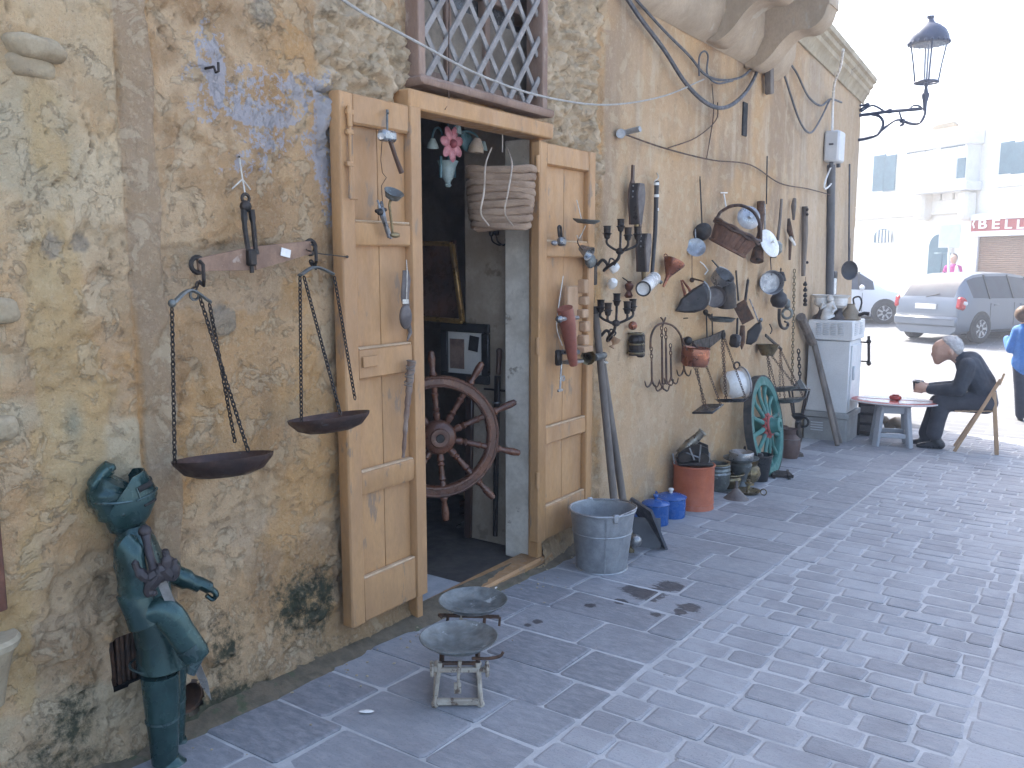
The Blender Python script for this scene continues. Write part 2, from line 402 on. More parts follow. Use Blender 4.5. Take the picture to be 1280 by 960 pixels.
    blue = np.clip(1.05*blob(335, 178, 68, 48, .1) + .9*blob(300, 212, 45, 26, .1) + .9*blob(383, 98, 30, 38, .05) + .8*blob(268, 60, 20, 40, 0) + .8*blob(405, 190, 22, 95, .3) + 1.0*blob(413, 190, 14, 80, .6) + .6*blob(330, 120, 60, 40, 0) + .55*blob(255, 95, 30, 60, 0), 0, 1.1)*(.35+.9*fbm(Y*7, Z*7, 4, 181))
    mold = (1.0*blob(285, 800, 40, 60, .25) + 1.0*blob(370, 760, 55, 60, .15) + .9*blob(250, 905, 90, 40, .2) + .7*blob(410, 735, 40, 90, .1) + .55*blob(220, 620, 26, 110, .1) + .65*blob(95, 850, 70, 60, .2) + .6*blob(60, 930, 80, 50, .3) + .4*blob(330, 600, 25, 60, .1))
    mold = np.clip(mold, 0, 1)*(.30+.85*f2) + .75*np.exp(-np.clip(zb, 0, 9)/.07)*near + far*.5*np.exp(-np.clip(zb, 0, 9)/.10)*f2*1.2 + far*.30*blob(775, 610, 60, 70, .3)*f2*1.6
    mold = np.maximum(mold, .7*blob(105, 640, 60, 12, 0)*f3)
    rough = near*.75 + far*.40 - strip*near*.2
    bendx = np.where(Y > YB, -(Y-YB)*BEND, 0)
    X = WX + bendx + h
    # keep joints with the openings tidy
    keep = np.ones((nz-1, ny-1), bool); yc = (ys[:-1]+ys[1:])/2; zc = (zs[:-1]+zs[1:])/2; YC, ZC = np.meshgrid(yc, zc)
    keep &= ~((YC > oy0) & (YC < oy1) & (ZC > SILL-.02) & (ZC < OZ1)); keep &= ~((YC > wy0) & (YC < wy1) & (ZC > WZ0) & (ZC < WZ1))
    keep &= ~((YC > vy0) & (YC < vy1) & (ZC > vz0) & (ZC < vz1)); keep &= ((YC-hole.y)**2 + ((ZC-hole.z)*.85)**2) > .052**2
    o = np.array([WX, (oy0+oy1)/2, gz(3.5)])
    co = np.stack([X, Y, Z], -1).reshape(-1, 3)-o
    idx = np.arange(ny*nz).reshape(nz, ny); q = np.stack([idx[:-1, :-1], idx[:-1, 1:], idx[1:, 1:], idx[1:, :-1]], -1)[keep]
    me = bpy.data.meshes.new("wall"); me.vertices.add(len(co)); me.vertices.foreach_set("co", co.ravel())
    me.loops.add(q.size); me.loops.foreach_set("vertex_index", q.ravel().astype(np.int32))
    me.polygons.add(len(q)); me.polygons.foreach_set("loop_start", np.arange(0, q.size, 4, dtype=np.int32)); me.update(calc_edges=True)
    me.polygons.foreach_set("use_smooth", np.ones(len(q), bool))
    a = me.attributes.new("wallcol", 'FLOAT_COLOR', 'POINT'); a.data.foreach_set("color", np.concatenate([np.clip(C, .01, .9), np.ones(Y.shape+(1,))], -1).ravel().astype(np.float32))
    for nm, arr in (("blue", blue), ("mold", mold), ("rough", rough)):
        a = me.attributes.new(nm, 'FLOAT', 'POINT'); a.data.foreach_set("value", np.ascontiguousarray(arr).ravel().astype(np.float32))
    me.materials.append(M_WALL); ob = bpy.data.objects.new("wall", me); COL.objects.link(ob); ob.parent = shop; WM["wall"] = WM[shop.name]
M_WALL = wall_material()
grid_wall()

M_OCHRE = pm("ochre_door_paint", (.47, .262, .112), (.38, .21, .095), 5, .55, 0, .22, 38, .003, ((.26, .175, .11), .585, 11), (1, 1, .35))
M_PALEWOOD = pm("worn_bare_wood", (.56, .40, .25), (.42, .29, .17), 9, .7, 0, .3, 60, .002, None, (1, 1, .3))
M_DARKWOOD = pm("dark_brown_wood", (.10, .05, .03), (.05, .028, .02), 7, .5, 0, .3, 60, .002, None, (1, 1, .25))
M_GREYWOOD = pm("weathered_grey_wood", (.23, .19, .155), (.12, .10, .085), 9, .8, 0, .5, 50, .003, None, (1, 1, .2))
M_FRAMEW = pm("brown_window_wood", (.30, .20, .145), (.22, .14, .10), 8, .65, 0, .3, 60, .002, ((.36, .28, .22), .62, 12), (1, 1, .3))
M_LATT = pm("grey_lattice_wood", (.30, .275, .255), (.20, .18, .165), 12, .8, 0, .3, 60, .002)
M_STONE = pm("old_limestone", (.44, .37, .26), (.33, .27, .18), 4, .9, 0, .5, 30, .006, ((.24, .2, .15), .62, 6))
M_CORB = pm("stained_render", (.46, .36, .255), (.34, .265, .185), 2.5, .9, 0, .3, 30, .004, ((.42, .36, .28), .62, 5), (1, 1, .6))
M_LIME = pm("whitewash", (.72, .66, .56), (.55, .49, .40), 5, .9, 0, .5, 22, .006, ((.30, .25, .19), .60, 7))
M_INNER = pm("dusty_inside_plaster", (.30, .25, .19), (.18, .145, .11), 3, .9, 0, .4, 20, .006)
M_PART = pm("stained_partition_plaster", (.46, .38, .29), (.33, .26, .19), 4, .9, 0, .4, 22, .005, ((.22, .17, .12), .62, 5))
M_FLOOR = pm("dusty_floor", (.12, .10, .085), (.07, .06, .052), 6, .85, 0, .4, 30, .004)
M_IRON = pm("dark_iron", (.035, .033, .032), (.07, .055, .045), 14, .55, .7, .3, 60, .002, ((.11, .06, .035), .64, 18))
M_RUST = pm("rusty_iron", (.16, .085, .05), (.07, .05, .04), 16, .75, .4, .4, 60, .002)
M_COPPER = pm("tarnished_copper", (.20, .085, .055), (.10, .055, .045), 9, .45, .75, .25, 40, .002, ((.16, .15, .13), .64, 11))
M_COPPERB = pm("polished_copper", (.36, .15, .09), (.22, .09, .06), 7, .35, .8, .2, 40, .002, ((.14, .08, .06), .62, 9))
M_VERD = pm("grey_green_brass", (.20, .215, .20), (.115, .12, .115), 10, .5, .6, .3, 40, .002, ((.33, .36, .35), .60, 12))
M_BRASS = pm("dull_brass", (.26, .205, .11), (.14, .11, .065), 12, .42, .8, .25, 50, .002, ((.08, .065, .045), .6, 14))
M_STEEL = pm("grey_steel", (.36, .36, .36), (.22, .22, .22), 12, .4, .8, .15, 50, .002)
M_ROPE = pm("pale_string", (.62, .58, .50), (.45, .41, .35), 40, .9)
M_DARK = pm("near_black", (.012, .011, .010), (.02, .018, .016), 5, .9)  # near-black colour for vent recess, slits and dark print
M_GLASSD = pm("dusty_glass", (.06, .06, .065), (.10, .095, .09), 5, .2, 0, 0)
M_WHITE = pm("white_enamel", (.78, .77, .74), (.68, .66, .62), 6, .25, 0, .05, 30, .001, ((.25, .22, .2), .72, 14))

# door frame, threshold, reveals
Wl = lambda y, z, off: V((WX+off, y, z))
b = MB(); jw = .05; b.box(Wl(oy1-jw/2+.005, (SILL+OZ1)/2, -.005), (.07, jw, OZ1-SILL), b=.006); b.build("door_jamb", M_OCHRE, shop)
b = MB(); b.box(Wl(oy0+.03, (SILL+OZ1)/2, -.02), (.12, jw, OZ1-SILL), b=.006); b.build("door_jamb", M_OCHRE, shop)
b = MB(); b.box(Wl((oy0+oy1)/2, OZ1+.035, .005), (.14, oy1-oy0+.06, .085), b=.008); b.build("lintel", M_OCHRE, shop)
b = MB(); b.box(Wl((oy0+oy1)/2+.02, SILL-.03, -.03), (.16, oy1-oy0+.16, .075), b=.012, jit=.003); b.build("threshold", M_OCHRE, shop)
b = MB(); b.box(Wl((oy0+oy1)/2+.02, (SILL-.075+gz(3.8)-.05)/2, -.03), (.13, oy1-oy0+.5, SILL-.07-gz(3.8)+.05), b=.01, jit=.006); b.build("door_step", M_STONE, shop)
# room behind: a deep dusty shell, whitewashed reveal
RX = WX-2.6; RY0, RY1 = oy0-1.4, oy1+.9; RZ1 = OZ1+.55; FL = SILL-.03; rev = .17
def wallpiece(name, c, s, m): bb = MB(); bb.box(c, s, b=.004); return bb.build(name, m, shop)
wallpiece("reveal", Wl(oy1+.15, (FL+OZ1)/2, -.045-rev/2), (rev, .35, OZ1-FL), M_LIME)
wallpiece("reveal", Wl(oy0-.20, (FL+OZ1)/2, -.02-.08-rev/2), (rev, .40, OZ1-FL), M_LIME)
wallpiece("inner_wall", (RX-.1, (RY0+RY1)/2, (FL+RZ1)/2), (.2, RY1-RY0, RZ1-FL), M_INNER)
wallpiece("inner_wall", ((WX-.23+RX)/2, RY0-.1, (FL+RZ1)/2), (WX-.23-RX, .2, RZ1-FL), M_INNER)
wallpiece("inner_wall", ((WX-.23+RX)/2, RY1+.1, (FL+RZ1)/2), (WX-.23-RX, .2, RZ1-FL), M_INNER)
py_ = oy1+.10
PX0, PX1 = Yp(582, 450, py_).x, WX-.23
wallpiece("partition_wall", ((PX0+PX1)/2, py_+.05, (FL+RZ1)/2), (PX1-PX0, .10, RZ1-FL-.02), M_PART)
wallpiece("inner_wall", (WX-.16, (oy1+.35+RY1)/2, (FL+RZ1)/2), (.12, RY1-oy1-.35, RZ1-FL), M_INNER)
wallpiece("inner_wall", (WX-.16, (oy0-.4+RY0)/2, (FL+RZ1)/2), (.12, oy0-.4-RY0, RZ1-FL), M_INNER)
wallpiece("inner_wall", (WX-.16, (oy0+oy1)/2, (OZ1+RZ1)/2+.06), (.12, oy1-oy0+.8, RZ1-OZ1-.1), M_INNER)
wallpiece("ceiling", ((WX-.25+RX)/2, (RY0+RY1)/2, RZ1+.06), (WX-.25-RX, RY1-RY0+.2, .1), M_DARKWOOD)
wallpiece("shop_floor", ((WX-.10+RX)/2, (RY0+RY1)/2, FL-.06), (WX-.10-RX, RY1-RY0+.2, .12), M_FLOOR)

# lattice window over the door
b = MB(); wm_ = .05; yc = (wy0+wy1)/2
b.box(Wl(yc, WZ1-.02, -.05), (.05, wy1-wy0-.1, .05), b=.005); win = b.build("lattice_window", M_FRAMEW, shop)
for y in (wy0+.022, wy1-.022):
    b = MB(); b.box(Wl(y, (WZ0+WZ1)/2, .0), (.11, wm_, WZ1-WZ0), b=.005); b.build("window_post", M_FRAMEW, win)
b = MB(); b.box(Wl(yc, WZ0+.01, .025), (.13, wy1-wy0+.04, .042), b=.012, jit=.004); b.build("window_sill", M_FRAMEW, win)
b = MB(); b.box(Wl(yc, (WZ0+WZ1)/2, -.14), (.012, wy1-wy0-.09, WZ1-WZ0)); b.build("pane", M_GLASSD, win)
for k in (.36, .66):
    b = MB(); b.box(Wl(wy0+(wy1-wy0)*k, (WZ0+WZ1)/2+.03, -.105), (.05, .045, WZ1-WZ0-.07), b=.004); b.build("sash_bar", M_FRAMEW, win)
b = MB(); b.box(Wl(yc, WZ0+.075, -.108), (.05, wy1-wy0-.1, .07), b=.004); b.build("sash_rail", M_FRAMEW, win)
b = MB(); b.box(Wl(yc, WZ0+.56, -.108), (.05, wy1-wy0-.1, .06), b=.004); b.build("sash_rail", M_FRAMEW, win)
ly0, ly1, lz0, lz1 = wy0+.047, wy1-.047, WZ0+.04, WZ1
def clip_line(y, z, dy, dz):
    t0, t1 = -9, 9
    for p, d, lo, hi in ((y, dy, ly0, ly1), (z, dz, lz0, lz1)):
        a, c = sorted(((lo-p)/d, (hi-p)/d)); t0 = max(t0, a); t1 = min(t1, c)
    return (t0, t1) if t1-t0 > .05 else None
sp = .165
for sgn, off in ((1, .032), (-1, .018)):
    for k in range(-9, 14):
        r_ = clip_line(ly0+k*sp+.03, lz0, .62, sgn*.78)
        if r_:
            y, z = ly0+k*sp+.03, lz0; b = MB()
            b.bar(Wl(y+.62*r_[0], z+sgn*.78*r_[0], off), Wl(y+.62*r_[1], z+sgn*.78*r_[1], off), .030, .011, (1, 0, 0), .002); b.build("lattice_slat", M_LATT, win)
b = MB(); b.tube([Wp(562, -30, .05), Wp(561, 60, .06), Wp(561, 128, .07), Wp(556, 137, .075)], .003, 6); b.build("window_hook", M_RUST, win)

# shutter doors folded back against the wall
def leaf(name, u0, u1, vm, ztop, zbot, rails, off, hinge_right):
    ya, yb = Wp(u0, vm, off).y, Wp(u1, vm, off).y; th = .062; xo = off-th/2
    d = MB(); sw = .078; fr = []
    for yy in (ya+sw/2, yb-sw/2): d.box(Wl(yy, (ztop+zbot)/2, xo), (th, sw, ztop-zbot), b=.006, jit=.0015)
    d = d.build(name, M_OCHRE, shop)
    zr = [(ztop-.06, .12)] + rails + [(zbot+.10, .20)]
    for (z, hh) in zr:
        q = MB(); q.box(Wl((ya+yb)/2, z, xo-.002), (th-.004, yb-ya-2*sw+.004, hh), b=.008, jit=.002); q.build("rail", M_OCHRE, d)
        if z < ztop-.1:
            q = MB(); q.box(Wl((ya+yb)/2, z+hh/2+.001, xo+.012), (th-.035, yb-ya-2*sw-.01, .010), b=.004, jit=.002); q.build("worn_ledge", M_PALEWOOD, d)
    for (za, ha), (zb, hb) in zip(zr[:-1], zr[1:]):
        t, bt = za-ha/2, zb+hb/2; pw = (yb-ya-2*sw)/2
        for k in range(2):
            q = MB(); q.box(Wl(ya+sw+pw*(k+.5), (t+bt)/2, off-.042), (.012, pw-.003, t-bt+.01), b=.002); q.build("panel_board", M_OCHRE, d)
    return d, ya, yb
LO = .085
zt, zb_ = Wp(470, 122, LO).z, Wp(480, 768, LO).z
rl = [(Wp(480, v, LO).z, h) for v, h in ((293, .10), (452, .13), (598, .10))]
leafL, lya, lyb = leaf("shutter_door", 432, 531, 440, zt, zb_, rl, LO, False)
b = MB(); pts = [Wp(435, 130, LO+.02), Wp(436, 252, LO+.02)]
b.cyl(Wp(436, 132, LO+.015), Wp(437, 158, LO+.015), .011, n=10); b.cyl(Wp(437, 158, LO+.015), Wp(438, 248, LO+.015), .007, n=8); b.tube([Wp(438, 248, LO+.015), Wp(447, 249, LO+.03)], .006, 6)
for v in (140, 165, 205): b.box(Wp(436.5, v, LO+.012), (.02, .035, .02), b=.003)
b.build("door_bolt", M_OCHRE, leafL)
b = MB(); b.box(Wp(463, 452, LO+.004), (.008, .09, .045), b=.002); b.build("lock_plate", M_OCHRE, leafL)
RO = .075
zt2, zb2 = Wp(705, 182, RO).z, Wp(705, 664, RO).z
rl2 = [(Wp(715, v, RO).z, h) for v, h in ((312, .09), (536, .10))]
leafR, rya, ryb = leaf("shutter_door", 674, 742, 440, zt2, zb2, rl2, RO, True)
for v in (205, 432, 600):
    b = MB(); p = Wp(673, v, RO-.01); b.cyl(p+V((.0, -.01, -.045)), p+V((.0, -.01, .045)), .012, n=10); b.build("hinge", M_OCHRE, leafR)

# vent, drain
b = MB(); b.box(Wl((vy0+vy1)/2, (vz0+vz1)/2, -.17), (.01, vy1-vy0+.1, vz1-vz0+.1))
for y in (vy0-.012, vy1+.012): b.box(Wl(y, (vz0+vz1)/2, -.09), (.17, .02, vz1-vz0+.04))
for z in (vz0-.012, vz1+.012): b.box(Wl((vy0+vy1)/2, z, -.09), (.17, vy1-vy0, .02))
vent = b.build("vent_recess", M_DARK, shop)
nb = 6
for k in range(nb):
    b = MB(); y = vy0+(vy1-vy0)*(k+.5)/nb; b.box(Wl(y+random.uniform(-.003, .003), (vz0+vz1)/2, -.015), (.018, .013, vz1-vz0+.01), b=.003, jit=.002); b.build("vent_bar", M_RUST, vent)
b = MB(); o_ = Wl(hole.y, hole.z, -.01); b.lathe([(.05, -.14), (.05, .015), (.062, .015), (.066, -.02)], o_, (1, 0, 0), 20, (1, 1)); b.lathe([(0, -.12), (.05, -.12)], o_, (1, 0, 0), 20); b.build("drain_pipe", M_RUST, shop)
M_STUB = pm("weathered_tan_stone", (.42, .34, .22), (.31, .24, .15), 7, .9, 0, .6, 40, .01, ((.22, .17, .11), .6, 12))
# old pilaster fragments at the left edge, timber strip
b = MB(); p = Wp(38, 62)
def lump(q, c, s):
    n0 = len(q.v); q.ball(c, s, 26)
    for i in range(n0, len(q.v)): d_ = q.v[i]-c; k_ = (abs(d_.x/s[0])**4+abs(d_.y/s[1])**4+abs(d_.z/s[2])**4)**-.25 if d_.length > 1e-6 else 1; q.v[i] = c+d_*min(k_, 1.6)*(1+.22*mnoise.noise(c+d_*14)+.10*mnoise.noise(c+d_*40))
lump(b, p+V((.0, 0, .0)), (.075, .085, .035)); lump(b, p+V((-.01, -.015, -.05)), (.06, .075, .035)); b.build("stone_bracket", M_STUB, shop, sharp=180)
for v in (388, 536):
    b = MB(); p = Wp(-6, v, .01); lump(b, p, (.05, .05, .04)); b.build("stone_stub", M_STUB, shop, sharp=180)
b = MB(); b.box(Wp(-12, 670, .045), (.03, .05, .46), b=.004); b.build("timber_strip", pm("red_brown_timber", (.17, .065, .035), (.10, .04, .025), 9, .7), shop)
p = Wp(-16, 802, .03); b = MB(); b.lathe([(.075, -.018), (.062, -.05), (.045, -.12), (.03, -.2)], p, (0, 0, 1), 18); b.build("stone_basin", M_STUB, shop); b = MB(); b.lathe([(0, .012), (.08, .012), (.088, .0), (.082, -.02), (.07, -.024)], p, (0, 0, 1), 18); b.build("basin_rim", M_STONE, shop)

# balcony on scrolled corbels, upper storey, roof block
b = MB(); Lz = Wp(816, 19).z; by0, by1 = Wp(745, 5).y, YB+.35
HW = 7.5
b.box((WX-1.6, (by1-5)/2, (4.3+HW)/2+.0), (3.2-.02, by1+5, HW-4.3)); b.build("upper_storey", M_CORB, shop)
b = MB(); b.box((WX-3.2, (YEND-5)/2, 1.9), (.3, YEND+5-.2, 5.0)); b.box((WX-1.9, (YEND-5)/2, 4.12), (2.6, YEND+4.6, .2)); b.box((WX-1.7, -5, 2), (3.0, .2, 5)); b.box((WX-1.85-.25, YEND-.12, 1.7), (2.6, .2, 5.0)); b.build("rear_wall", M_CORB, shop)
b = MB(); b.plate([(0, 0), (.10, .06), (.16, .2), (.17, .6), (0, .6)], by1-by0, (WX, (by0+by1)/2, Lz), (1, 0, 0), (0, 0, 1)); balc = b.build("balcony", M_CORB, shop)
def corbel(u, v, e):
    c = Wp(u, v); y = c.y; prof = curve([(0, 0, 0), (.14*e, -.015, 0), (.30*e, .05, 0), (.46*e, .17, 0), (.62*e, .235, 0), (.80*e, .235, 0), (.93*e, .30, 0), (.985*e, .40, 0)], 5)
    poly = [(p.x, p.y) for p in prof] + [(e, .40), (e, .95), (0, .95)]
    q = MB(); q.plate(poly, .26, (wallx(y), y+.13, c.z), (1, 0, 0), (0, 0, 1), .012); q.build("corbel", M_CORB, balc)
corbel(880, 52, .68); corbel(930, 84, .68)
b = MB(); b.box((WX+.42, (by0+by1)/2+.25, Wp(930, 84).z+1.0), (.88, by1-by0+.8, .14), b=.02); b.build("slab", M_CORB, balc)
b = MB(); b.plate([(0, 0), (.04, 0), (.05, .05), (.09, .09), (.11, .14), (.16, .17), (.17, .24), (.23, .27), (.24, .34), (.30, .36), (.31, .44), (0, .44)], 1, (0, 0, 0), (1, 0, 0), (0, 0, 1))
y0c, y1c = YB+.25, YEND+.05; c0 = Wp(1064, 117).z
for i, p in enumerate(b.v): yy = y0c if p.y < 0 else y1c; b.v[i] = V((WX-(yy-YB)*BEND + p.x*.58, yy, c0 + p.z*.72))
b.build("cornice", M_STONE, shop)
b = MB(); b.box((WX-.3-(YEND-YB)*BEND, (y0c+y1c)/2, 4.12), (.5, y1c-y0c-.1, .3)); b.build("parapet", M_STONE, shop)

# ------------------------------------------------------------------ ground
M_MORTAR = pm("pale_mortar", (.47, .475, .48), (.37, .375, .38), 9, .9, 0, .4, 60, .003, ((.2, .19, .18), .66, 12))
def stone_mat():
    t = NT("grey_paving_stone"); tc = t.n("NewGeometry"); v = tc.outputs['Position']; oi = t.n("ObjectInfo")
    a = t.attr("tone").outputs['Fac']; 
    mx = t.n('Mix', data_type='RGBA', clamp_factor=False); t.l(a, mx.inputs[0]); mx.inputs[6].default_value = (.225, .236, .252, 1); mx.inputs[7].default_value = (.335, .347, .363, 1); col = mx.outputs[2]; 
    mp = t.n("Mapping"); t.l(v, mp.inputs[0]); mp.inputs[2].default_value = (0, 0, .5); mp.inputs[3].default_value = (1, 2.4, 1); v2 = mp.outputs[0]
    n = t.noise(v2, 16, 7, .68, .3); col = t.mix(t.ramp(n, .35, .7, 0, .55), col, (.36, .35, .365))
    n = t.noise(v, 3, 5, .6); col = t.mix(t.ramp(n, .42, .66, 0, .35), col, (.165, .16, .17))
    n = t.noise(v, 130, 3, .7); col = t.mix(t.ramp(n, .55, .72, 0, .4), col, (.07, .068, .075))
    # spilt oil near the bucket
    tot = None
    for (u, w, r) in ((808, 742, .17), (790, 738, .11), (838, 733, .13), (862, 760, .10), (775, 752, .06), (672, 778, .04), (738, 757, .05), (660, 782, .03), (820, 768, .05), (850, 765, .06)):
        c = Gp(u, w); d = t.n("VectorMath", operation='DISTANCE'); t.l(v, d.inputs[0]); d.inputs[1].default_value = c
        k = t.ramp(d.outputs['Value'], r*.15, r*1.25, 1, 0); tot = k if tot is None else t.math('MAXIMUM', tot, k)
    n = t.noise(v2, 14, 7, .72, .6); k = t.ramp(t.math('ADD', tot, t.math('MULTIPLY', t.math('SUBTRACT', n, .5), 2.2)), .55, .72); k = t.math('MULTIPLY', k, t.ramp(tot, 0, .12))
    col = t.mix(t.math('MULTIPLY', k, .85), col, (.03, .025, .028))
    t.l(col, t.p.inputs['Base Color']); t.l(t.math('SUBTRACT', t.ramp(t.noise(v, 20, 4), .3, .7, .62, .85), t.math('MULTIPLY', k, .15)), t.p.inputs['Roughness'])
    h = t.math('ADD', t.noise(v2, 22, 8, .7, .4), t.math('MULTIPLY', t.noise(v, 110, 4, .7), .3)); t.bump(h, .55, .010)
    return t.mat
M_PAVE = stone_mat()
ground = thing("paving", None, None, (-1, 4, gz(4))); ground['kind'] = 'structure'
def sheet(name, xs, ys, mat, dz, parent=None, kind=None):
    vs = [(x, y, gz(y)+dz) for y in ys for x in xs]; n = len(xs)
    fs = [(j*n+i, j*n+i+1, (j+1)*n+i+1, (j+1)*n+i) for j in range(len(ys)-1) for i in range(n-1)]
    q = MB(); q.add(vs, fs); return q.build(name, mat, parent, kind=kind)
sheet("mortar_bed", [WX-1.5, -1, 4, 14], [-6, 0, 6, 11.9], M_MORTAR, -.0015, ground)
def stone(q, x0, x1, y0, y1, var):
    cx, cy = (x0+x1)/2, (y0+y1)/2; j = lambda: random.uniform(-.005, .005)
    ch = min(.014, (x1-x0)*.1, (y1-y0)*.1); P = []
    for (x, y, sx, sy) in ((x0, y0, 1, 1), (x1, y0, -1, 1), (x1, y1, -1, -1), (x0, y1, 1, -1)):
        a = (x+sx*ch+j(), y+j()); c = (x+j(), y+sy*ch+j()); P += [c, a] if (sx*sy > 0) else [a, c]
    tl = (random.uniform(-.004, .004), random.uniform(-.004, .004)); dz = random.uniform(.001, .0055)
    z = lambda p: gz(p[1]) + dz + tl[0]*(p[0]-cx)/(x1-x0) + tl[1]*(p[1]-cy)/(y1-y0)
    inn = [(cx+(p[0]-cx)*(1-.010/(x1-x0)*2), cy+(p[1]-cy)*(1-.010/(y1-y0)*2)) for p in P]
    n = 8; q.add([(p[0], p[1], z(p)) for p in inn] + [(p[0], p[1], z(p)-.004) for p in P] + [(p[0], p[1], gz(p[1])-.04) for p in P],
        [tuple(range(8))] + [(i, i+8, (i+1) % 8+8, (i+1) % 8) for i in range(8)] + [(i+8, i+16, (i+1) % 8+16, (i+1) % 8+8) for i in range(8)])
def row_cells(xa, xb, ya, yb, wmin, wmax):
    x = xa + random.uniform(-.5, 0)*wmin; out = []
    while x < xb-.02:
        w = random.uniform(wmin, wmax); a, c = max(x, xa), min(x+w, xb)
        if xb-c < wmin*.45: c = xb
        if c-a > .05: out.append((a, c, ya, yb))
        x = c if c == xb else x+w
    return out
L1, L2, L3 = -1.515, -.31, 1.4
cells = []
for (xa, xb, wmin, wmax, hmin, hmax, g) in ((WX+.06, L1, .36, .55, .25, .33, .011), (L1, L2, .17, .265, .13, .178, .013), (L2, L3, .26, .42, .17, .27, .014), (L3, 5.2, .3, .5, .2, .3, .014)):
    y = .6
    while y < 11.6:
        hh = random.uniform(hmin, hmax)
        for (a, c, ya, yb) in row_cells(xa, xb, y, min(y+hh, 11.8), wmin, wmax):
            gg = g*random.uniform(.6, 1.25); cells.append((a+gg/2+(.003 if a == xa else 0), c-gg/2-(.003 if c == xb else 0), ya+gg/2, yb-gg/2))
        y += hh
def in_view(c):
    p = V(((c[0]+c[1])/2, (c[2]+c[3])/2, gz((c[2]+c[3])/2))); w = depth(p)
    if w < .3: return None
    r_ = p-EYE; fh = -math.sin(YAW)*r_.x+math.cos(YAW)*r_.y; u = 640+F*(math.cos(YAW)*r_.x+math.sin(YAW)*r_.y)/w; v = 480-F*(fh*math.sin(PITCH)+r_.z*math.cos(PITCH))/w
    return (u, v, w) if -60 < u < 1340 and v < 1040 else None
vis = []; rest = []
for c in cells:
    k = in_view(c)
    if k is None: rest.append(c)
    else: vis.append((-(c[1]-c[0])*(c[3]-c[2])/k[2]**3, c))
vis.sort(); rest += [c for _, c in vis[300:]]
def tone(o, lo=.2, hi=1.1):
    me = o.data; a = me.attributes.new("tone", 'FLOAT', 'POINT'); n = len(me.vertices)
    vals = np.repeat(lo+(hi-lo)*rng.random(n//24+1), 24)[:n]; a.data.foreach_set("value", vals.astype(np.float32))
for _, c in vis[:300]:
    q = MB(); stone(q, *c, 0); tone(q.build("paving_stone", M_PAVE, ground, sharp=16), *((-.55, .45) if c[1] < L1+.02 else (.25, 1.15)))  # slabs by the wall darker, the rest lighter: glare painted into stone tone
q = MB()
for c in rest: stone(q, *c, 0)
o = q.build("paving_stones", M_PAVE, ground, kind='stuff', sharp=16); tone(o)
# the square beyond
def plaza_mat():
    t = NT("pale_square_paving"); v = t.coords(rand=False)
    br = t.n("TexBrick"); t.l(v, br.inputs[0]); br.inputs['Scale'].default_value = 1; br.inputs['Brick Width'].default_value = .45; br.inputs['Row Height'].default_value = .26
    br.inputs['Mortar Size'].default_value = .012; br.inputs[1].default_value = (.115, .12, .13, 1); br.inputs[2].default_value = (.15, .155, .165, 1); br.inputs[3].default_value = (.23, .235, .24, 1)
    n = t.noise(v, 1.3, 6, .6); col = t.mix(t.ramp(n, .4, .7, 0, .5), br.outputs[0], (.105, .11, .115)); t.l(col, t.p.inputs['Base Color']); t.p.inputs['Roughness'].default_value = .75
    t.bump(t.noise(v, 30, 5), .3, .01); return t.mat
sheet("square", [-60, -20, -8, -4, 0, 4, 14, 60], [11.8, 12.4, 13, 13.6, 14.2, 14.8, 15.4, 16, 16.6, 17, 20, 30, 60], plaza_mat(), .0, kind='structure')
sheet("terrain", [-400, -62, 62, 400], [-300, -20, 11, 62, 600], M_MORTAR, -.35, kind='structure')

# dirt and crumbs gathered along the foot of the wall
M_DIRT = pm("brown_dirt", (.15, .115, .075), (.085, .07, .045), 14, .95, 0, .7, 60, .008, ((.07, .08, .04), .60, 9))
q = MB(); ys_ = np.arange(.6, 9.4, .035); vs_ = []; fs_ = []
for i, y in enumerate(ys_):
    w_ = (.055 if y < 2.9 else .045 if y > 4.7 else .07) + .10*(float(fbm(np.array(y*1.7), np.array(3.3), 4, 201))-.42) + .03*(float(fbm(np.array(y*11), np.array(1.3), 3, 211))-.5); w_ = max(.03, w_ + (.02 if y < 2.6 else 0)); x0_ = wallx(y)
    for x, z in ((-.05, .05), (.02+w_*.15, .034), (.02+w_*.6, .016), (.03+w_, .004), (.035+w_, -.01)): vs_.append((x0_+x, y, gz(y)+z+.004*mnoise.noise(V((x*30, y*30, 0)))*(z > 0)))
    if i: fs_ += [((i-1)*5+k, (i-1)*5+k+1, i*5+k+1, i*5+k) for k in range(4)]
q.add(vs_, [f[::-1] for f in fs_]); q.build("dirt", M_DIRT, kind='stuff', sharp=180)
q = MB()
for k in range(90):
    y = random.choice((random.uniform(1.6, 4.8), random.uniform(2.8, 4.6))); x = WX+.07+abs(random.gauss(0, .16)); s_ = random.uniform(.002, .006)
    q.ball((x, y, gz(y)+.006+s_*.4), (s_*random.uniform(.7, 1.6), s_, s_*.6), 5, Matrix.Rotation(random.uniform(0, 3), 3, 'Z').to_4x4())
q.build("plaster_crumbs", M_STONE, kind='stuff', sharp=20)
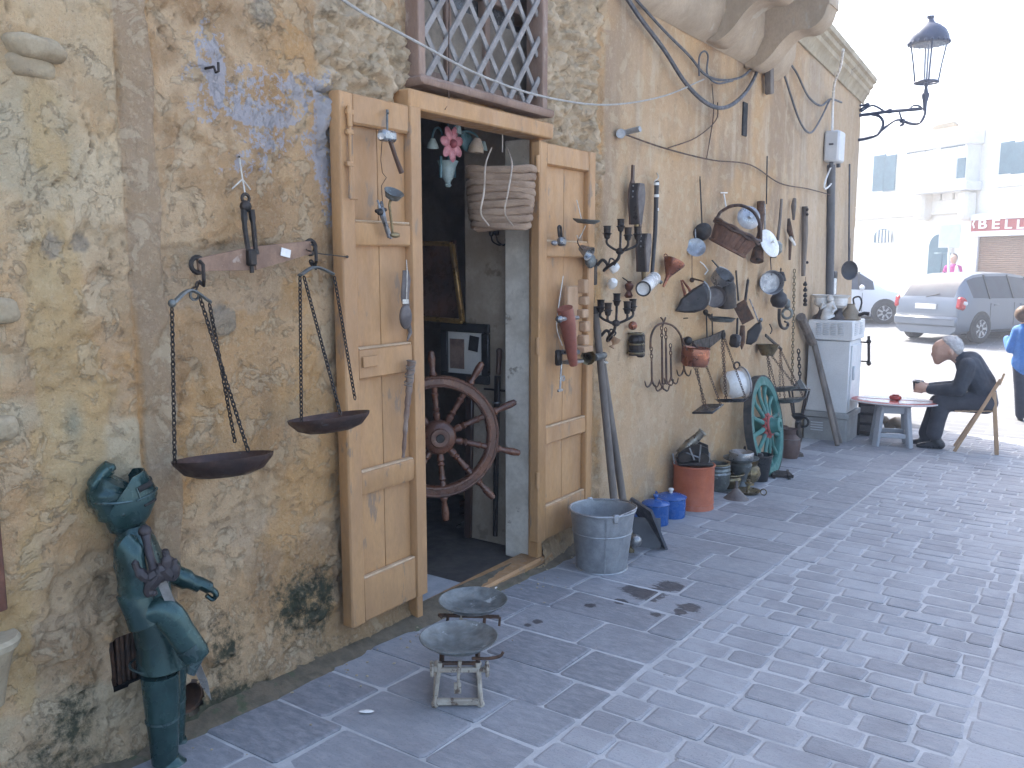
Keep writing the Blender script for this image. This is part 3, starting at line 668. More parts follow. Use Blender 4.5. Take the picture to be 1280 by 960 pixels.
# ------------------------------------------------------------------ big hanging balance scale
M_YOKE = pm("worn_copper_brown", (.30, .185, .12), (.20, .12, .08), 10, .6, .25, .25, 50, .002, ((.38, .30, .24), .62, 14))
M_PAND = pm("dark_old_copper", (.10, .06, .048), (.06, .042, .038), 9, .5, .6, .25, 40, .002, ((.14, .135, .13), .62, 11))
def pan_prof(r, h): return [(0, -h+.004), (r*.55, -h+.002), (r*.8, -h*.72), (r*.95, -h*.22), (r, 0), (r*1.02, .004), (r*1.0, -.008), (r*.95, -h*.32), (r*.8, -h*.82), (r*.55, -h-.005), (0, -h-.006)]
c0 = Wp(312, 328, .09)
sc_ = thing("balance_scale", "large hanging balance scale with copper pans on long chains, left of the open doorway", "balance scale", Wp(308, 240, .02), R(90))
P = lambda u, v, o=.09: Wp(u, v, o)
b = MB(); 
yl, ym, yr = P(247, 331), P(316, 323), P(388, 309)
out = V((1, 0, 0))
def flatbar(q, A, B, wa, wb, th=.016):
    a = (B-A).normalized(); up = out.cross(a)
    q.plate([(0, -wa/2), ((B-A).length, -wb/2), ((B-A).length, wb/2), (0, wa/2)], th, A, a, up, .003)
flatbar(b, yl, ym, .045, .085); flatbar(b, ym, yr, .085, .05); beam = b.build("beam", M_YOKE, sc_)
for e, nm in ((yl, 0), (yr, 1)):
    b = MB(); b.torus(e+V((.0, 0, 0)), (1, 0, 0), .026, .009, 14, 6); b.tube([e+V((.012, 0, .012)), e+V((.03, 0, .0)), e+V((.03, 0, -.05)), e+V((.012, .012, -.07)), e+V((0, .0, -.055))], .007, 6); b.build("end_hook", M_IRON, sc_)
b = MB(); b.box(P(357, 316, .102), (.004, .045, .03), Matrix.Rotation(R(-12), 4, 'X')); b.build("price_tag", M_WHITE, sc_)
b = MB()
for du in (-4, 5): b.tube(curve([P(309+du, 262, .09), P(311+du*1.2, 285, .095), P(315+du, 318, .1)], 4), [.012]*3+[.009]*5+[.013], 8)
b.ball(P(307, 258, .09), .022, 10); b.box(P(314, 322, .105), (.03, .035, .06), b=.006); b.cyl(P(314, 330, .1), P(315, 341, .1), .008, n=8); b.torus(P(307, 248, .085), (1, 0, 0), .016, .006, 12, 6)
b.build("hanger", M_IRON, sc_)
b = MB(); b.tube([P(299, 196, .015), P(303, 222, .03), P(306, 240, .06), P(307, 247, .085)], .003, 6); b.tube([P(303, 224, .035), P(290, 236, .03)], .003, 5); b.tube([P(303, 224, .035), P(313, 237, .03)], .003, 5); b.build("string", M_ROPE, sc_)
b = MB(); b.cyl(P(299, 196, -.02), P(299, 196, .03), .004, n=6); b.build("nail", M_IRON, sc_)
# left pan
pc = P(279, 572, .22); pr = 60*mpp(pc)
def yoke(q, a, m, c): q.tube(curve([a, m, c], 6), [(.012, .006)]*13, 6)
b = MB(); yoke(b, P(215, 380, .16), P(238, 363, .12), P(264, 378, .17)); b.ball(P(215, 379, .16), .014, 10); b.torus(P(243, 369, .12), (1, 0, 0), .016, .005, 10, 5); b.build("hanger_arch", M_VERD, sc_)
b = MB(); b.chain(yl+V((0, 0, -.06)), P(241, 364, .12), .03, .0035); b.build("chain", M_IRON, sc_)
b = MB(); b.lathe(pan_prof(pr, .055), pc, (-.13, .05, 1), 32); b.build("pan", M_PAND, sc_)
for A, B in ((P(215, 384, .16), pc+V((-.05, -pr*.93, .0))), (P(250, 372, .14), pc+V((.06, pr*.35, .02))), (P(262, 380, .17), pc+V((-.10, pr*.78, .02)))):
    b = MB(); b.chain(A, B, .022, .0026); b.build("chain", M_IRON, sc_)
pc2 = P(411, 521, .22); pr2 = 50*mpp(pc2)
b = MB(); yoke(b, P(375, 344, .14), P(394, 334, .11), P(418, 343, .15)); b.build("hanger_arch", M_VERD, sc_)
b = MB(); b.chain(yr+V((0, 0, -.055)), P(394, 335, .11), .03, .0035); b.build("chain", M_IRON, sc_)
b = MB(); b.lathe(pan_prof(pr2, .05), pc2, (-.14, .0, 1), 32); b.build("pan", M_PAND, sc_)
for A, B in ((P(375, 346, .14), pc2+V((-.02, -pr2*.78, -.01))), (P(380, 346, .14), pc2+V((.08, -pr2*.1, .02))), (P(418, 346, .15), pc2+V((.0, pr2*.93, .05)))):
    b = MB(); b.chain(A, B, .022, .0026); b.build("chain", M_IRON, sc_)
# hook and wire bits
b = MB(); p = Wp(265, 84, .02); b.tube([p+V((-.04, 0, 0)), p+V((.01, 0, 0)), p+V((.02, 0, -.02)), p+V((.035, 0, -.018)), p+V((.035, .0, .012))], .005, 6); b.build("wall_hook", M_IRON, label="small bent iron hook in the plaster above the balance scale", cat="hook")
b = MB(); b.tube(curve([Wp(383, 312, .11), Wp(400, 317, .09), Wp(434, 321, .12)], 5), .0025, 5); b.cyl(Wp(434, 321, .085), Wp(434, 321, .125), .006, n=8); b.build("tie_wire", M_IRON, label="dark wire tying the balance scale to the door edge", cat="wire")

# ------------------------------------------------------------------ knight of sheet metal
M_ARM = pm("green_painted_steel", (.040, .086, .082), (.022, .05, .05), 7, .27, .4, .12, 30, .003, ((.09, .12, .12), .66, 14), rvar=.12)
M_ARM2 = pm("edge_worn_green_steel", (.10, .15, .15), (.05, .085, .085), 9, .35, .6, .1, 30)
M_RED = pm("faded_red_cloth", (.30, .05, .04), (.22, .035, .03), 10, .8)
M_BLADE = pm("scuffed_silver_blade", (.36, .35, .33), (.22, .21, .19), 14, .45, .6, .2, 40)
M_HILT = pm("purple_brown_hilt", (.055, .045, .046), (.03, .025, .027), 14, .5, .2, .3, 40)
kp = Gp(222, 942); krz = facing(kp); kf = frame(kp, krz); ks = depth(kp)/F*1.0
kn_ = V((-math.sin(krz), math.cos(krz), 0)); kinv = kf.inverted()
def K(u, v, y=0.0): d = ray(u, v); return kinv @ (EYE + d*(((kp-EYE).dot(kn_)+y)/d.dot(kn_)))
kn = thing("suit_of_armour", "small green metal knight figure in full armour leaning by the wall", "knight figure", kp, krz)
kb = lambda: MB(kf)
def ktube(pts, rad, n=16, sq=1.0, cap=True, b=None):
    b = b or kb(); b.tube([K(*p) for p in pts], [(r*ks*sq, r*ks) for r in rad], n, cap, flat=(0, 1, 0)); return b
def leg(dy, du, dv):
    b = ktube([(200+du, 826+dv, dy), (202+du, 850+dv, dy), (203+du, 880+dv, dy), (205+du, 905+dv, dy), (206+du, 936+dv, dy)], [22, 21.5, 19, 17.5, 15], 16, .95)
    l = b.build("leg", M_ARM, kn)
    b = kb(); b.torus(K(203+du, 882+dv, dy), (0, 0, 1), 19*ks, 1.5*ks, 18, 5); b.build("knee_band", M_ARM2, l)
    b = kb(); b.tube(curve([K(200+du, 950+dv, dy), K(214+du, 938+dv, dy), K(234+du, 944+dv, dy), K(260+du, 954+dv, dy)], 4), [(15*ks, 10*ks)]*3+[(16*ks, 13*ks)]*3+[(15*ks, 9*ks)]*3+[(11*ks, 6*ks)]*3+[(4*ks, 3*ks)], 14, flat=(0, 1, 0)); b.build("boot", M_ARM, l)
leg(-.055, 0, 16); leg(.09, 9, -6)
b = ktube([(186, 742, 0), (193, 775, 0), (200, 800, 0), (204, 828, 0)], [25, 26, 28, 31], 20, 1.25); sk_ = b.build("skirt", M_ARM, kn)
b = kb(); b.torus(K(204, 827, 0), (.05, 0, 1), 31.5*ks, 1.6*ks, 24, 5, (1, 1.2)); b.build("skirt_rim", M_ARM2, sk_)
b = ktube([(165, 655, 0), (168, 675, 0), (173, 700, 0), (182, 730, 0), (188, 748, 0)], [14, 23, 28, 27, 25], 20, 1.35); b.build("breastplate", M_ARM, kn)
b = kb(); b.tube([K(163, 664, 0), K(166, 670, 0)], [(20*ks, 17*ks), (22*ks, 19*ks)], 16); b.build("neck_cloth", M_RED, kn)
b = kb(); b.tube(curve([K(152, 688, -.11), K(160, 690, -.13), K(166, 720, -.14), K(168, 740, -.135)], 4), [(9*ks, 12*ks)]*3+[(14*ks, 22*ks)]*4+[(14*ks, 23*ks)]*5+[(15*ks, 24*ks)], 14, flat=(0, 1, 0)); b.build("pauldron", M_ARM, kn)
b = kb(); b.tube([K(166, 738, -.13), K(176, 764, -.14), K(182, 780, -.14)], [(14*ks, 19*ks), (14*ks, 18*ks), (15*ks, 19*ks)], 14, flat=(0, 1, 0)); ua = b.build("arm", M_ARM, kn)
b = kb(); b.tube(curve([K(182, 768, -.14), K(206, 765, -.155), K(228, 794, -.16), K(247, 822, -.16)], 4), [(13*ks, 15*ks)]*3+[(14*ks, 18*ks)]*4+[(13*ks, 17*ks)]*5+[(12*ks, 15*ks)], 14, flat=(0, 1, 0)); b.build("forearm", M_ARM, ua)
b = kb(); b.tube([K(236, 806, -.16), K(246, 818, -.16), K(238, 842, -.165), K(236, 838, -.165)], [(15*ks, 17*ks), (13*ks, 11*ks), (6*ks, 6*ks), (3*ks, 3*ks)], 12, flat=(0, 1, 0)); b.build("gauntlet", M_ARM2, ua)
b = kb(); b.tube(curve([K(190, 700, .13), K(214, 716, .16), K(234, 725, .16), K(250, 731, .16)], 4), [(14*ks, 17*ks)]*5+[(12*ks, 13*ks)]*4+[(11*ks, 10*ks)]*4, 14, flat=(0, 1, 0)); fa = b.build("arm", M_ARM, kn)
b = kb(); b.tube(curve([K(248, 728, .16), K(262, 735, .16), K(270, 742, .16), K(266, 749, .16), K(258, 744, .16)], 4), [(9*ks, 8*ks)]*5+[(7*ks, 4*ks)]*5+[(5*ks, 3*ks)]*7, 10, flat=(0, 1, 0)); b.build("gauntlet", M_ARM, fa)
# helmet: skull bowl, flared visor with slits, crest
b = kb(); b.tube(curve([K(163, 666, 0), K(157, 656, 0), K(150, 640, 0), K(143, 622, 0), K(141, 608, 0), K(146, 598, 0)], 4), [(17*ks, 15*ks)]*4+[(21*ks, 19*ks)]*4+[(27*ks, 25*ks)]*4+[(29*ks, 29*ks)]*4+[(24*ks, 22*ks)]*4+[(9*ks, 9*ks)], 26, flat=(0, 1, 0)); hel = b.build("helmet", M_ARM, kn, sharp=60)
hA_, hB_ = K(162, 660, 0), K(141, 600, 0); hax = (hB_-hA_).normalized(); hfr = V((hax.z, 0, -hax.x)); hLn = (hB_-hA_).length; hsd = V((0, 1, 0))
hpt = lambda z, r, a: hA_ + hax*(z*hLn) + hfr*(r*ks*math.cos(R(a))) + hsd*(r*ks*.86*math.sin(R(a)))
vprof = [(.02, 19), (.15, 27), (.32, 33), (.50, 36.5), (.70, 37.5), (.88, 37), (1.02, 36)]; na = 22
def vis_r(z):
    for (z0_, r0_), (z1_, r1_) in zip(vprof[:-1], vprof[1:]):
        if z <= z1_: return r0_+(r1_-r0_)*(z-z0_)/(z1_-z0_)
    return vprof[-1][1]
b = kb(); vs_, fs_ = [], []
for layer in (0, 1.6):
    for i, (z, r) in enumerate(vprof):
        half = 112 - 62*max(0, (z-.45)/.57)**1.3; beak = 5.5*math.exp(-((z-.55)/.22)**2)
        for k in range(na+1): a = -half+2*half*k/na; vs_.append(hpt(z, r-layer+beak*max(0, math.cos(R(a)))**6, a))
nn = (na+1); nl = len(vprof)*nn
for lay in (0, 1):
    for i in range(len(vprof)-1):
        for k in range(na): q = (i*nn+k+lay*nl, i*nn+k+1+lay*nl, (i+1)*nn+k+1+lay*nl, (i+1)*nn+k+lay*nl); fs_.append(q if lay == 0 else q[::-1])
edge = [k for k in range(nn)] + [i*nn+na for i in range(1, len(vprof))] + [(len(vprof)-1)*nn+k for k in range(na-1, -1, -1)] + [i*nn for i in range(len(vprof)-2, 0, -1)]
for i in range(len(edge)): a, c = edge[i], edge[(i+1) % len(edge)]; fs_.append((c, a, a+nl, c+nl))
b.add(vs_, fs_); vz = b.build("visor", M_ARM, hel, sharp=50)
for sd in (-1, 1):
    for (z, a0_, a1_, w_) in ((.76, 18, 50, 7.0), (.42, 14, 46, 3.2)):
        b = kb(); b.tube([hpt(z, vis_r(z)+1.0+(3.5*max(0, math.cos(R(a)))**6), sd*a) for a in np.linspace(a0_, a1_, 6)], [(w_*.5*ks, 1.2*ks)]*6, 8, flat=hax); b.build("eye_slit", M_DARK, vz)  # dark strips laid on the visor in place of shaded openings
    b = kb(); b.tube([hpt(.58, vis_r(.58)+.8+(5*max(0, math.cos(R(a)))**6), sd*a) for a in np.linspace(4, 60, 9)], 1.0*ks, 6); b.build("visor_rib", M_ARM2, vz)
    b = kb(); b.tube([hpt(z, vis_r(z)+.8, sd*(52-62*max(0, (z-.45)/.57)**1.3*.0)) for z in np.linspace(.55, .80, 5)], .9*ks, 6); b.build("visor_rib", M_ARM2, vz)
    b = kb(); b.ball(hpt(.42, 31, sd*88), 4*ks, 10); b.build("pivot", M_ARM2, vz)
b = kb(); b.tube(curve([K(113, 624, 0), K(117, 606, 0), K(128, 592, 0), K(139, 583, 0), K(141, 588, 0)], 5), [(10*ks, 3*ks)]+[(15*ks, 5*ks)]*4+[(18*ks, 8*ks)]*5+[(15*ks, 9*ks)]*5+[(8*ks, 4*ks)]*5+[(3*ks, 2*ks)], 16, flat=(0, 1, 0)); b.build("crest", M_ARM, hel, sharp=70)
b = kb(); b.torus(hA_+hax*(hLn*.66), hax+hfr*.25, 31.5*ks, 1.6*ks, 30, 6, (1, 1)); b.build("brow_band", M_ARM2, hel)
# sword held across
sw = thing("sword", "sword with dark winged hilt and silver blade held by the knight figure", "sword", kf @ K(205, 730, -.19), krz)
b = kb(); b.tube(curve([K(182, 668, -.12), K(186, 690, -.16), K(193, 712, -.185)], 4), [6*ks, 5*ks, 4.4*ks, 4.4*ks, 5*ks, 4.6*ks, 4.6*ks, 5*ks, 6*ks], 10); b.ball(K(181, 664, -.12), 7.5*ks, 10); b.build("grip", M_HILT, sw)
b = kb()
for (pts) in ([(196, 716), (184, 722), (172, 712), (168, 700)], [(200, 712), (208, 708), (208, 695), (205, 686)], [(198, 718), (186, 735), (190, 742), (196, 738)], [(206, 712), (216, 720), (218, 706), (216, 698)]):
    b.tube(curve([K(u, v, -.19) for u, v in pts], 4), [8*ks]*4+[6.5*ks]*4+[4*ks]*4+[1*ks], 8)
b.ball(K(200, 718, -.19), (9*ks, 7*ks, 10*ks), 12); b.build("hilt_guard", M_HILT, sw)
b = kb(); b.plate([(0, -5*ks), (60*ks, -5*ks), (156*ks, -4.2*ks), (182*ks, 0), (156*ks, 4.2*ks), (60*ks, 5*ks), (0, 5*ks)], 4*ks, K(200, 722, -.18), K(263, 872, -.10)-K(200, 722, -.18), (K(263, 872, -.10)-K(200, 722, -.18)).cross(V((0, 1, 0))), .0015); b.build("blade", M_BLADE, sw)

# ------------------------------------------------------------------ things hung on the left shutter
LH = LO+.02
t = thing("hanging_hammer", "small iron hammer tool hanging at top of the left shutter door", "hammer", Wp(485, 140, LH), R(90))
b = MB(); b.cyl(Wp(485, 138, LH-.02), Wp(485, 142, LH+.02), .004, n=6); b.bar(Wp(484, 137, LH), Wp(484, 166, LH+.015), .012, .006, (1, 0, 0), .002); b.build("strap", M_VERD, t)
b = MB(); b.box(Wp(484, 170, LH+.03), (.045, .085, .045), b=.01); b.cyl(Wp(476, 170, LH+.03), Wp(476, 170, LH+.075), .014, n=10); b.build("head", M_STEEL, t)
b = MB(); b.tube([Wp(488, 176, LH+.03), Wp(494, 195, LH+.03), Wp(502, 216, LH+.03)], [.010, .009, .011], 8); b.build("handle", M_DARKWOOD, t)
t = thing("candle_snuffer", "brass snuffer with round cup on a curved stem, below the hanging hammer", "candle snuffer", Wp(492, 243, LH), R(90))
b = MB(); b.lathe([(0, -.03), (.03, -.02), (.042, .005), (.044, .008), (.04, .006), (.025, -.01), (0, -.016)], Wp(492, 242, LH+.05), (.5, -.1, .8), 18); b.build("cup", M_VERD, t)
b = MB(); b.tube(curve([Wp(493, 246, LH+.04), Wp(487, 254, LH+.03), Wp(489, 275, LH+.025), Wp(491, 294, LH+.02)], 5), .006, 8); b.ball(Wp(494, 294, LH+.03), (.012, .03, .012), 10); b.build("stem", M_BRASS, t)
t = thing("pincers", "old steel pincers hanging beside the brass snuffer on left door", "pincers", Wp(474, 262, LH), R(90))
b = MB(); b.tube([Wp(472, 250, LH), Wp(478, 270, LH+.02), Wp(489, 298, LH+.02)], [.004, .011, .007], 8); b.tube([Wp(477, 252, LH+.01), Wp(479, 270, LH+.03), Wp(486, 297, LH+.02)], [.006, .012, .007], 8); b.build("jaw", M_STEEL, t)
b = MB(); b.ball(Wp(475, 265, LH+.025), .015, 10); b.tube([Wp(470, 264, LH+.02), Wp(482, 262, LH+.02)], .008, 8); b.build("pivot", M_IRON, t)
b = MB(); b.tube([Wp(478, 170, LH+.0), Wp(476, 200, LH+.0), Wp(478, 216, LH), Wp(483, 222, LH), Wp(477, 232, LH), Wp(478, 252, LH)], .0018, 5); b.build("thin_wire", M_RUST, label="thin twisted wire hanging on the upper left door panel", cat="wire")
M_SPOON = pm("old_grey_leather", (.16, .135, .12), (.085, .07, .065), 9, .7, 0, .35, 40)
t = thing("wooden_ladle", "grey carved wooden ladle tied with string on the left shutter", "ladle", Wp(508, 325, LH), R(90))
b = MB(); b.tube([Wp(507, 338, LH+.01), Wp(508, 350, LH+.014), Wp(506, 372, LH+.014), Wp(508, 384, LH+.014)], [(.018, .008), (.026, .012), (.024, .012), (.02, .011)], 12, flat=(0, 1, 0)); b.build("handle", M_SPOON, t)
b = MB(); b.ball(Wp(507, 396, LH+.02), (.022, .034, .055), 14); b.tube([Wp(510, 404, LH+.02), Wp(513, 416, LH+.02), Wp(509, 426, LH+.02)], [.012, .009, .003], 8); b.build("bowl", M_SPOON, t)
b = MB(); b.tube([Wp(508, 325, LH-.01), Wp(509, 340, LH+.03), Wp(508, 380, LH+.03)], .0022, 5); b.box(Wp(507, 377, LH+.028), (.006, .04, .02), b=.002); b.build("string", M_ROPE, t)
t = thing("wrapped_cane", "crooked brown stick bound with cord, hanging low on left shutter", "stick", Wp(513, 448, LH), R(90))
b = MB(); b.tube(curve([Wp(515, 450, LH+.015), Wp(512, 480, LH+.015), Wp(508, 520, LH+.015), Wp(504, 572, LH+.015)], 8), [.02 - .012*i/24 + .002*math.sin(i*2.1) for i in range(25)], 10); b.build("shaft", pm("bark_brown", (.17, .105, .075), (.28, .21, .16), 24, .8, 0, .5, 60, .004, None, (1, 1, .5)), t)
b = MB()
for k in range(7): b.torus(Wp(514-k*.7, 452+k*5.0, LH+.015), (.1, .1*(-1)**k*3, 1), .0205-.0006*k, .003, 12, 5)
b.build("cord_binding", M_GREYWOOD, t)

# ------------------------------------------------------------------ in the doorway
M_WHEEL = pm("varnished_red_brown_wood", (.16, .062, .030), (.08, .033, .02), 8, .32, 0, .15, 40, .002, None, (1, 1, 1), .1)
def wheel_thing():
    hub = Wp(548, 546, -.33); s = depth(hub)/F; nrm = V((.74, -.67, .05)).normalized()
    x = V((0, 0, 1)).cross(nrm).normalized(); y = nrm.cross(x); Rr = 84*s*.92; rz = math.atan2(nrm.y, nrm.x)+R(90)
    t = thing("ships_wheel", "varnished wooden ship's wheel standing inside the doorway", "ship's wheel", (hub.x, hub.y, FL), rz)
    for i in range(8):
        pass
    n = 10; b = MB()
    prof = [(-.5, -1), (.5, -1), (.62, -.5), (.62, .5), (.5, 1), (-.5, 1), (-.62, .5), (-.62, -.5)]
    b.lathe([(Rr*.90 + .055*a_, .026*h_) for a_, h_ in prof] + [(Rr*.90+.055*-.5, -.026)], hub, nrm, 56); b.build("rim", M_WHEEL, t)
    b = MB()
    for rr in (Rr*.90-.02, Rr*.90+.02): b.torus(hub+nrm*.026, nrm, rr, .006, 48, 6)
    b.build("rim_moulding", M_WHEEL, t)
    b = MB(); b.lathe([(0, -.05), (.085, -.05), (.095, -.03), (.095, .03), (.08, .05), (.055, .058), (.05, .07), (.02, .072), (0, .06)], hub, nrm, 28); hb = b.build("hub", M_WHEEL, t)
    b = MB(); b.lathe([(0, .076), (.02, .076), (.026, .07)], hub, nrm, 16); b.build("axle_hole", M_IRON, hb)
    for k in range(n):
        a = R(22 + 360*k/n); d = x*math.cos(a) + y*math.sin(a); b = MB()
        b.lathe([(.014, .09), (.020, .11), (.022, .13), (.014, .14), (.022, .155), (.014, .165), (.017, .20), (.016, Rr*.90-.09), (.022, Rr*.9-.07), (.015, Rr*.9-.06), (.020, Rr*.9-.03)], hub, d, 12); sp_ = b.build("spoke", M_WHEEL, t)
        b = MB(); b.lathe([(.018, Rr*.9+.025), (.024, Rr*.9+.04), (.014, Rr*.9+.06), (.020, Rr*.9+.10), (.022, Rr*.9+.13), (.017, Rr*.9+.165), (0, Rr*.9+.175)], hub, d, 12); b.build("handle", M_WHEEL, sp_)
wheel_thing()
def on_part(u, v, o=.02): return Yp(u, v, py_-o)
t = thing("framed_photograph", "black framed photograph behind the ship's wheel in doorway", "picture frame", on_part(583, 470), R(0))
fx0, fx1 = on_part(553, 440).x, on_part(613, 440).x; fz0, fz1 = on_part(583, 478).z, on_part(583, 404).z; fy = py_-.03
b = MB(); w_ = .055
for (c, s) in ((((fx0+fx1)/2, fy, fz1-w_/2), (fx1-fx0, .025, w_)), (((fx0+fx1)/2, fy, fz0+w_/2), (fx1-fx0, .025, w_)), ((fx0+w_/2, fy, (fz0+fz1)/2), (w_, .025, fz1-fz0-2*w_)), ((fx1-w_/2, fy, (fz0+fz1)/2), (w_, .025, fz1-fz0-2*w_))): b.box(c, s, b=.005)
b.build("frame", pm("black_frame", (.018, .017, .016), (.03, .028, .026), 9, .45), t)
b = MB(); b.box(((fx0+fx1)/2, fy+.006, (fz0+fz1)/2), (fx1-fx0-2*w_+.004, .008, fz1-fz0-2*w_+.004)); mt = b.build("mount", pm("cream_mount", (.62, .59, .53), (.55, .52, .47), 6, .8), t)
W_, H_ = fx1-fx0-2*w_, fz1-fz0-2*w_
b = MB(); b.box((fx0+w_+W_*.27, fy-.001, fz0+w_+H_*.47), (W_*.42, .004, H_*.72)); b.build("photograph", pm("brown_print", (.30, .2, .15), (.16, .1, .08), 9, .6), mt)
b = MB(); b.box((fx0+w_+W_*.76, fy-.001, fz0+w_+H_*.74), (W_*.27, .004, H_*.36), Matrix.Rotation(R(8), 4, 'Y')); b.build("dark_print", M_DARK, mt)
# gilt frame leaning deeper in
g0, g1 = on_part(565, 305, .10), on_part(578, 402, .10)
t = thing("gilt_picture_frame", "dark painting in thin gilt frame leaning inside dim doorway", "painting", (g1.x, g1.y, FL+.9), 0)
M_GILT = pm("gilt_wood", (.32, .19, .06), (.2, .11, .04), 9, .4, .6)
lx = g0.x-.62; b = MB(); b.bar(g0, g1, .032, .03, (0, 1, 0), .006); b.bar(g1+V((-.62, 0, .02)), g1, .03, .03, (0, 1, 0), .006); b.bar(g0+V((-.62, 0, .02)), g0, .03, .03, (0, 1, 0), .006); b.build("frame", M_GILT, t)
b = MB(); c_ = (g0+g1)/2+V((-.31, .02, 0)); b.box(c_, (.60, .02, (g0-g1).length), Matrix.Rotation(R(-4), 4, 'Y')); b.build("canvas", pm("dark_oil_painting", (.03, .02, .016), (.12, .06, .04), 5, .35), t)
# tall black oar/scabbard
t = thing("sheathed_sword", "long black sheathed sword leaning upright beside the ship's wheel", "sword", on_part(620, 668, .04), 0)
so = lambda u, v: on_part(u, v, .06)
b = MB(); b.tube([so(622, 470), so(621, 510), so(619, 670)], [(.022, .014), (.020, .014), (.016, .011)], 10, flat=(1, 0, 0)); b.build("scabbard", M_IRON, t)
b = MB(); b.tube([so(624, 440), so(623, 468)], [.018, .014], 10); b.ball(so(624, 439), .02, 10); b.build("grip", M_DARKWOOD, t)
b = MB(); b.bar(so(605, 486), so(649, 490), .012, .012, (0, 1, 0), .003); b.build("crossguard", M_IRON, t)
b = MB(); b.torus(so(621, 503), (0, 0, 1), .024, .006, 12, 6); b.build("silver_band", M_STEEL, t)
b = MB(); q0 = on_part(604, 450, .1); b.bar(on_part(585, 672, .05), on_part(588, 470, .03), .05, .03, (0, 1, 0), .006); b.build("dark_plank", M_DARKWOOD, label="dark plank standing behind the ship's wheel", cat="plank")
# hanging flower lamp
fl = Xp(563, 180, WX-.28); fs = depth(fl)/F
t = thing("flower_lamp", "hanging glass lamp with pink flower and pale petals in doorway", "lamp", fl, R(90))
Fp = lambda u, v, o=0.0: Xp(u, v, WX-.28+o)
M_PINK = pm("pink_glass", (.62, .27, .30), (.45, .16, .18), 7, .3); M_PALEG = pm("pale_green_glass", (.42, .50, .47), (.3, .38, .36), 7, .2); M_TEAL = pm("teal_leaf_metal", (.10, .20, .22), (.06, .13, .15), 8, .4)
b = MB(); b.lathe([(.0, .0), (.012, .0), (.02, .01), (.012, .02), (.03, .05), (.042, .10), (.055, .13), (.058, .135), (.05, .128), (.03, .1), (0, .06)], Fp(560, 234), (0, 0, 1), 20); b.build("bowl", M_PALEG, t)
b = MB()
for du in (-9, 8): b.cyl(Fp(560+du, 195), Fp(560+du, 222), .008, n=8)
b.cyl(Fp(560, 160), Fp(560, 222), .010, n=8); b.cyl(Fp(560, 120), Fp(560, 165), .004, n=6); b.build("stem", M_TEAL, t)
fc = Fp(563, 180, .06)
for k in range(7):
    a = 2*math.pi*k/7+.3; b = MB(); d = V((0, math.cos(a), math.sin(a))); pt = fc+d*.055+V((.01, 0, 0)); rot = Matrix.Rotation(a, 4, 'X'); b.ball(pt, (.010, .040, .026), 12, rot); b.build("petal", M_PINK, t)
b = MB(); b.ball(fc+V((.02, 0, 0)), .022, 12); b.build("flower_centre", pm("deep_pink", (.42, .10, .12)), t)
for k, (pts, cup) in enumerate(([(556, 172), (548, 162), (540, 172)], (538, 180)), ) if False else enumerate((([(556, 178), (550, 161), (543, 162), (540, 174)], (541, 180)), ([(566, 175), (580, 164), (594, 168), (600, 178)], (603, 183)), ([(562, 170), (568, 158), (572, 158)], (571, 162)))):
    b = MB(); b.tube(curve([Fp(u, v, .03*k) for u, v in pts], 4), .006, 6); arm = b.build("arm", M_TEAL, t)
    b = MB(); c = Fp(*cup, .03*k); b.lathe([(0, .03), (.012, .028), (.026, .0), (.032, -.02), (.028, -.02), (.018, .0), (0, .02)], c, (.2, .2*(k-1), 1), 14); b.build("petal_shade", M_PALEG, arm)
b = MB(); c = Fp(595, 186, .05); b.lathe([(0, .06), (.02, .055), (.04, .01), (.045, -.02), (.036, -.02), (.02, .02), (0, .04)], c, (.1, .1, 1), 14); b.build("flower_cup", pm("orange_cream_glass", (.55, .40, .25), (.6, .5, .42), 9, .3), t)
b = MB(); c = Fp(584, 178, .0); b.ball(c, (.02, .06, .05), 12, Matrix.Rotation(R(-25), 4, 'X')); b.build("leaf", M_TEAL, t)
# hanging wicker basket of coiled straw
M_STRAW = pm("brown_straw", (.34, .235, .155), (.23, .15, .095), 10, .85, 0, .7, 70, .004, None, (1, 1, 3))
M_STRAW2 = pm("pale_straw", (.50, .41, .32), (.34, .26, .19), 12, .85, 0, .7, 70, .004)
bc = Xp(628, 250, WX-.02); bs_ = depth(bc)/F
t = thing("straw_basket", "coiled straw basket hanging on its side high in the doorway", "basket", bc, R(90))
Bp = lambda u, v, o=0.0: Xp(u, v, WX-.02+o)
A_, B_ = Bp(668, 244, .12), Bp(584, 252, -.18); axb = (B_-A_); axb.z = 0; Lb = axb.length/2; axb.normalize(); mid = (A_+B_)/2
bh = (Bp(640, 206).z-Bp(640, 282).z); sxv = V((-axb.y, axb.x, 0))
for k in range(9):
    z = -bh/2 + bh*(k+.5)/9; f_ = .84+.16*(k/8)**.6; rz_ = bh/18*1.18
    pts = [mid + axb*(Lb*f_*abs(math.cos(a))**.7*math.copysign(1, math.cos(a))) + sxv*(.125*f_*abs(math.sin(a))**.7*math.copysign(1, math.sin(a))) + V((0, 0, z+.008*math.sin(a*2+k))) for a in [2*math.pi*i/30 for i in range(30)]]
    b = MB(); b.tube([p_+V((random.uniform(-.003, .003), 0, random.uniform(-.003, .003))) for p_ in pts], [(rz_*random.uniform(.95, 1.08), .013) for _ in pts], 8, closed=True, flat=(0, 0, 1))
    if k == 0: b.add(pts, [tuple(range(30))])
    b.build("straw_coil", M_STRAW, t)
for (u0, u1) in ((607, 605), (640, 635)):
    b = MB(); b.tube(curve([Bp(622+(u0-620)*.6, 185, -.02), Bp(u0, 206, .10), Bp(u1, 240, .15), Bp(u1-4, 266, .15), Bp(u1+6, 282, .1)], 6), .0045, 6); b.build("handle", M_STRAW2, t)
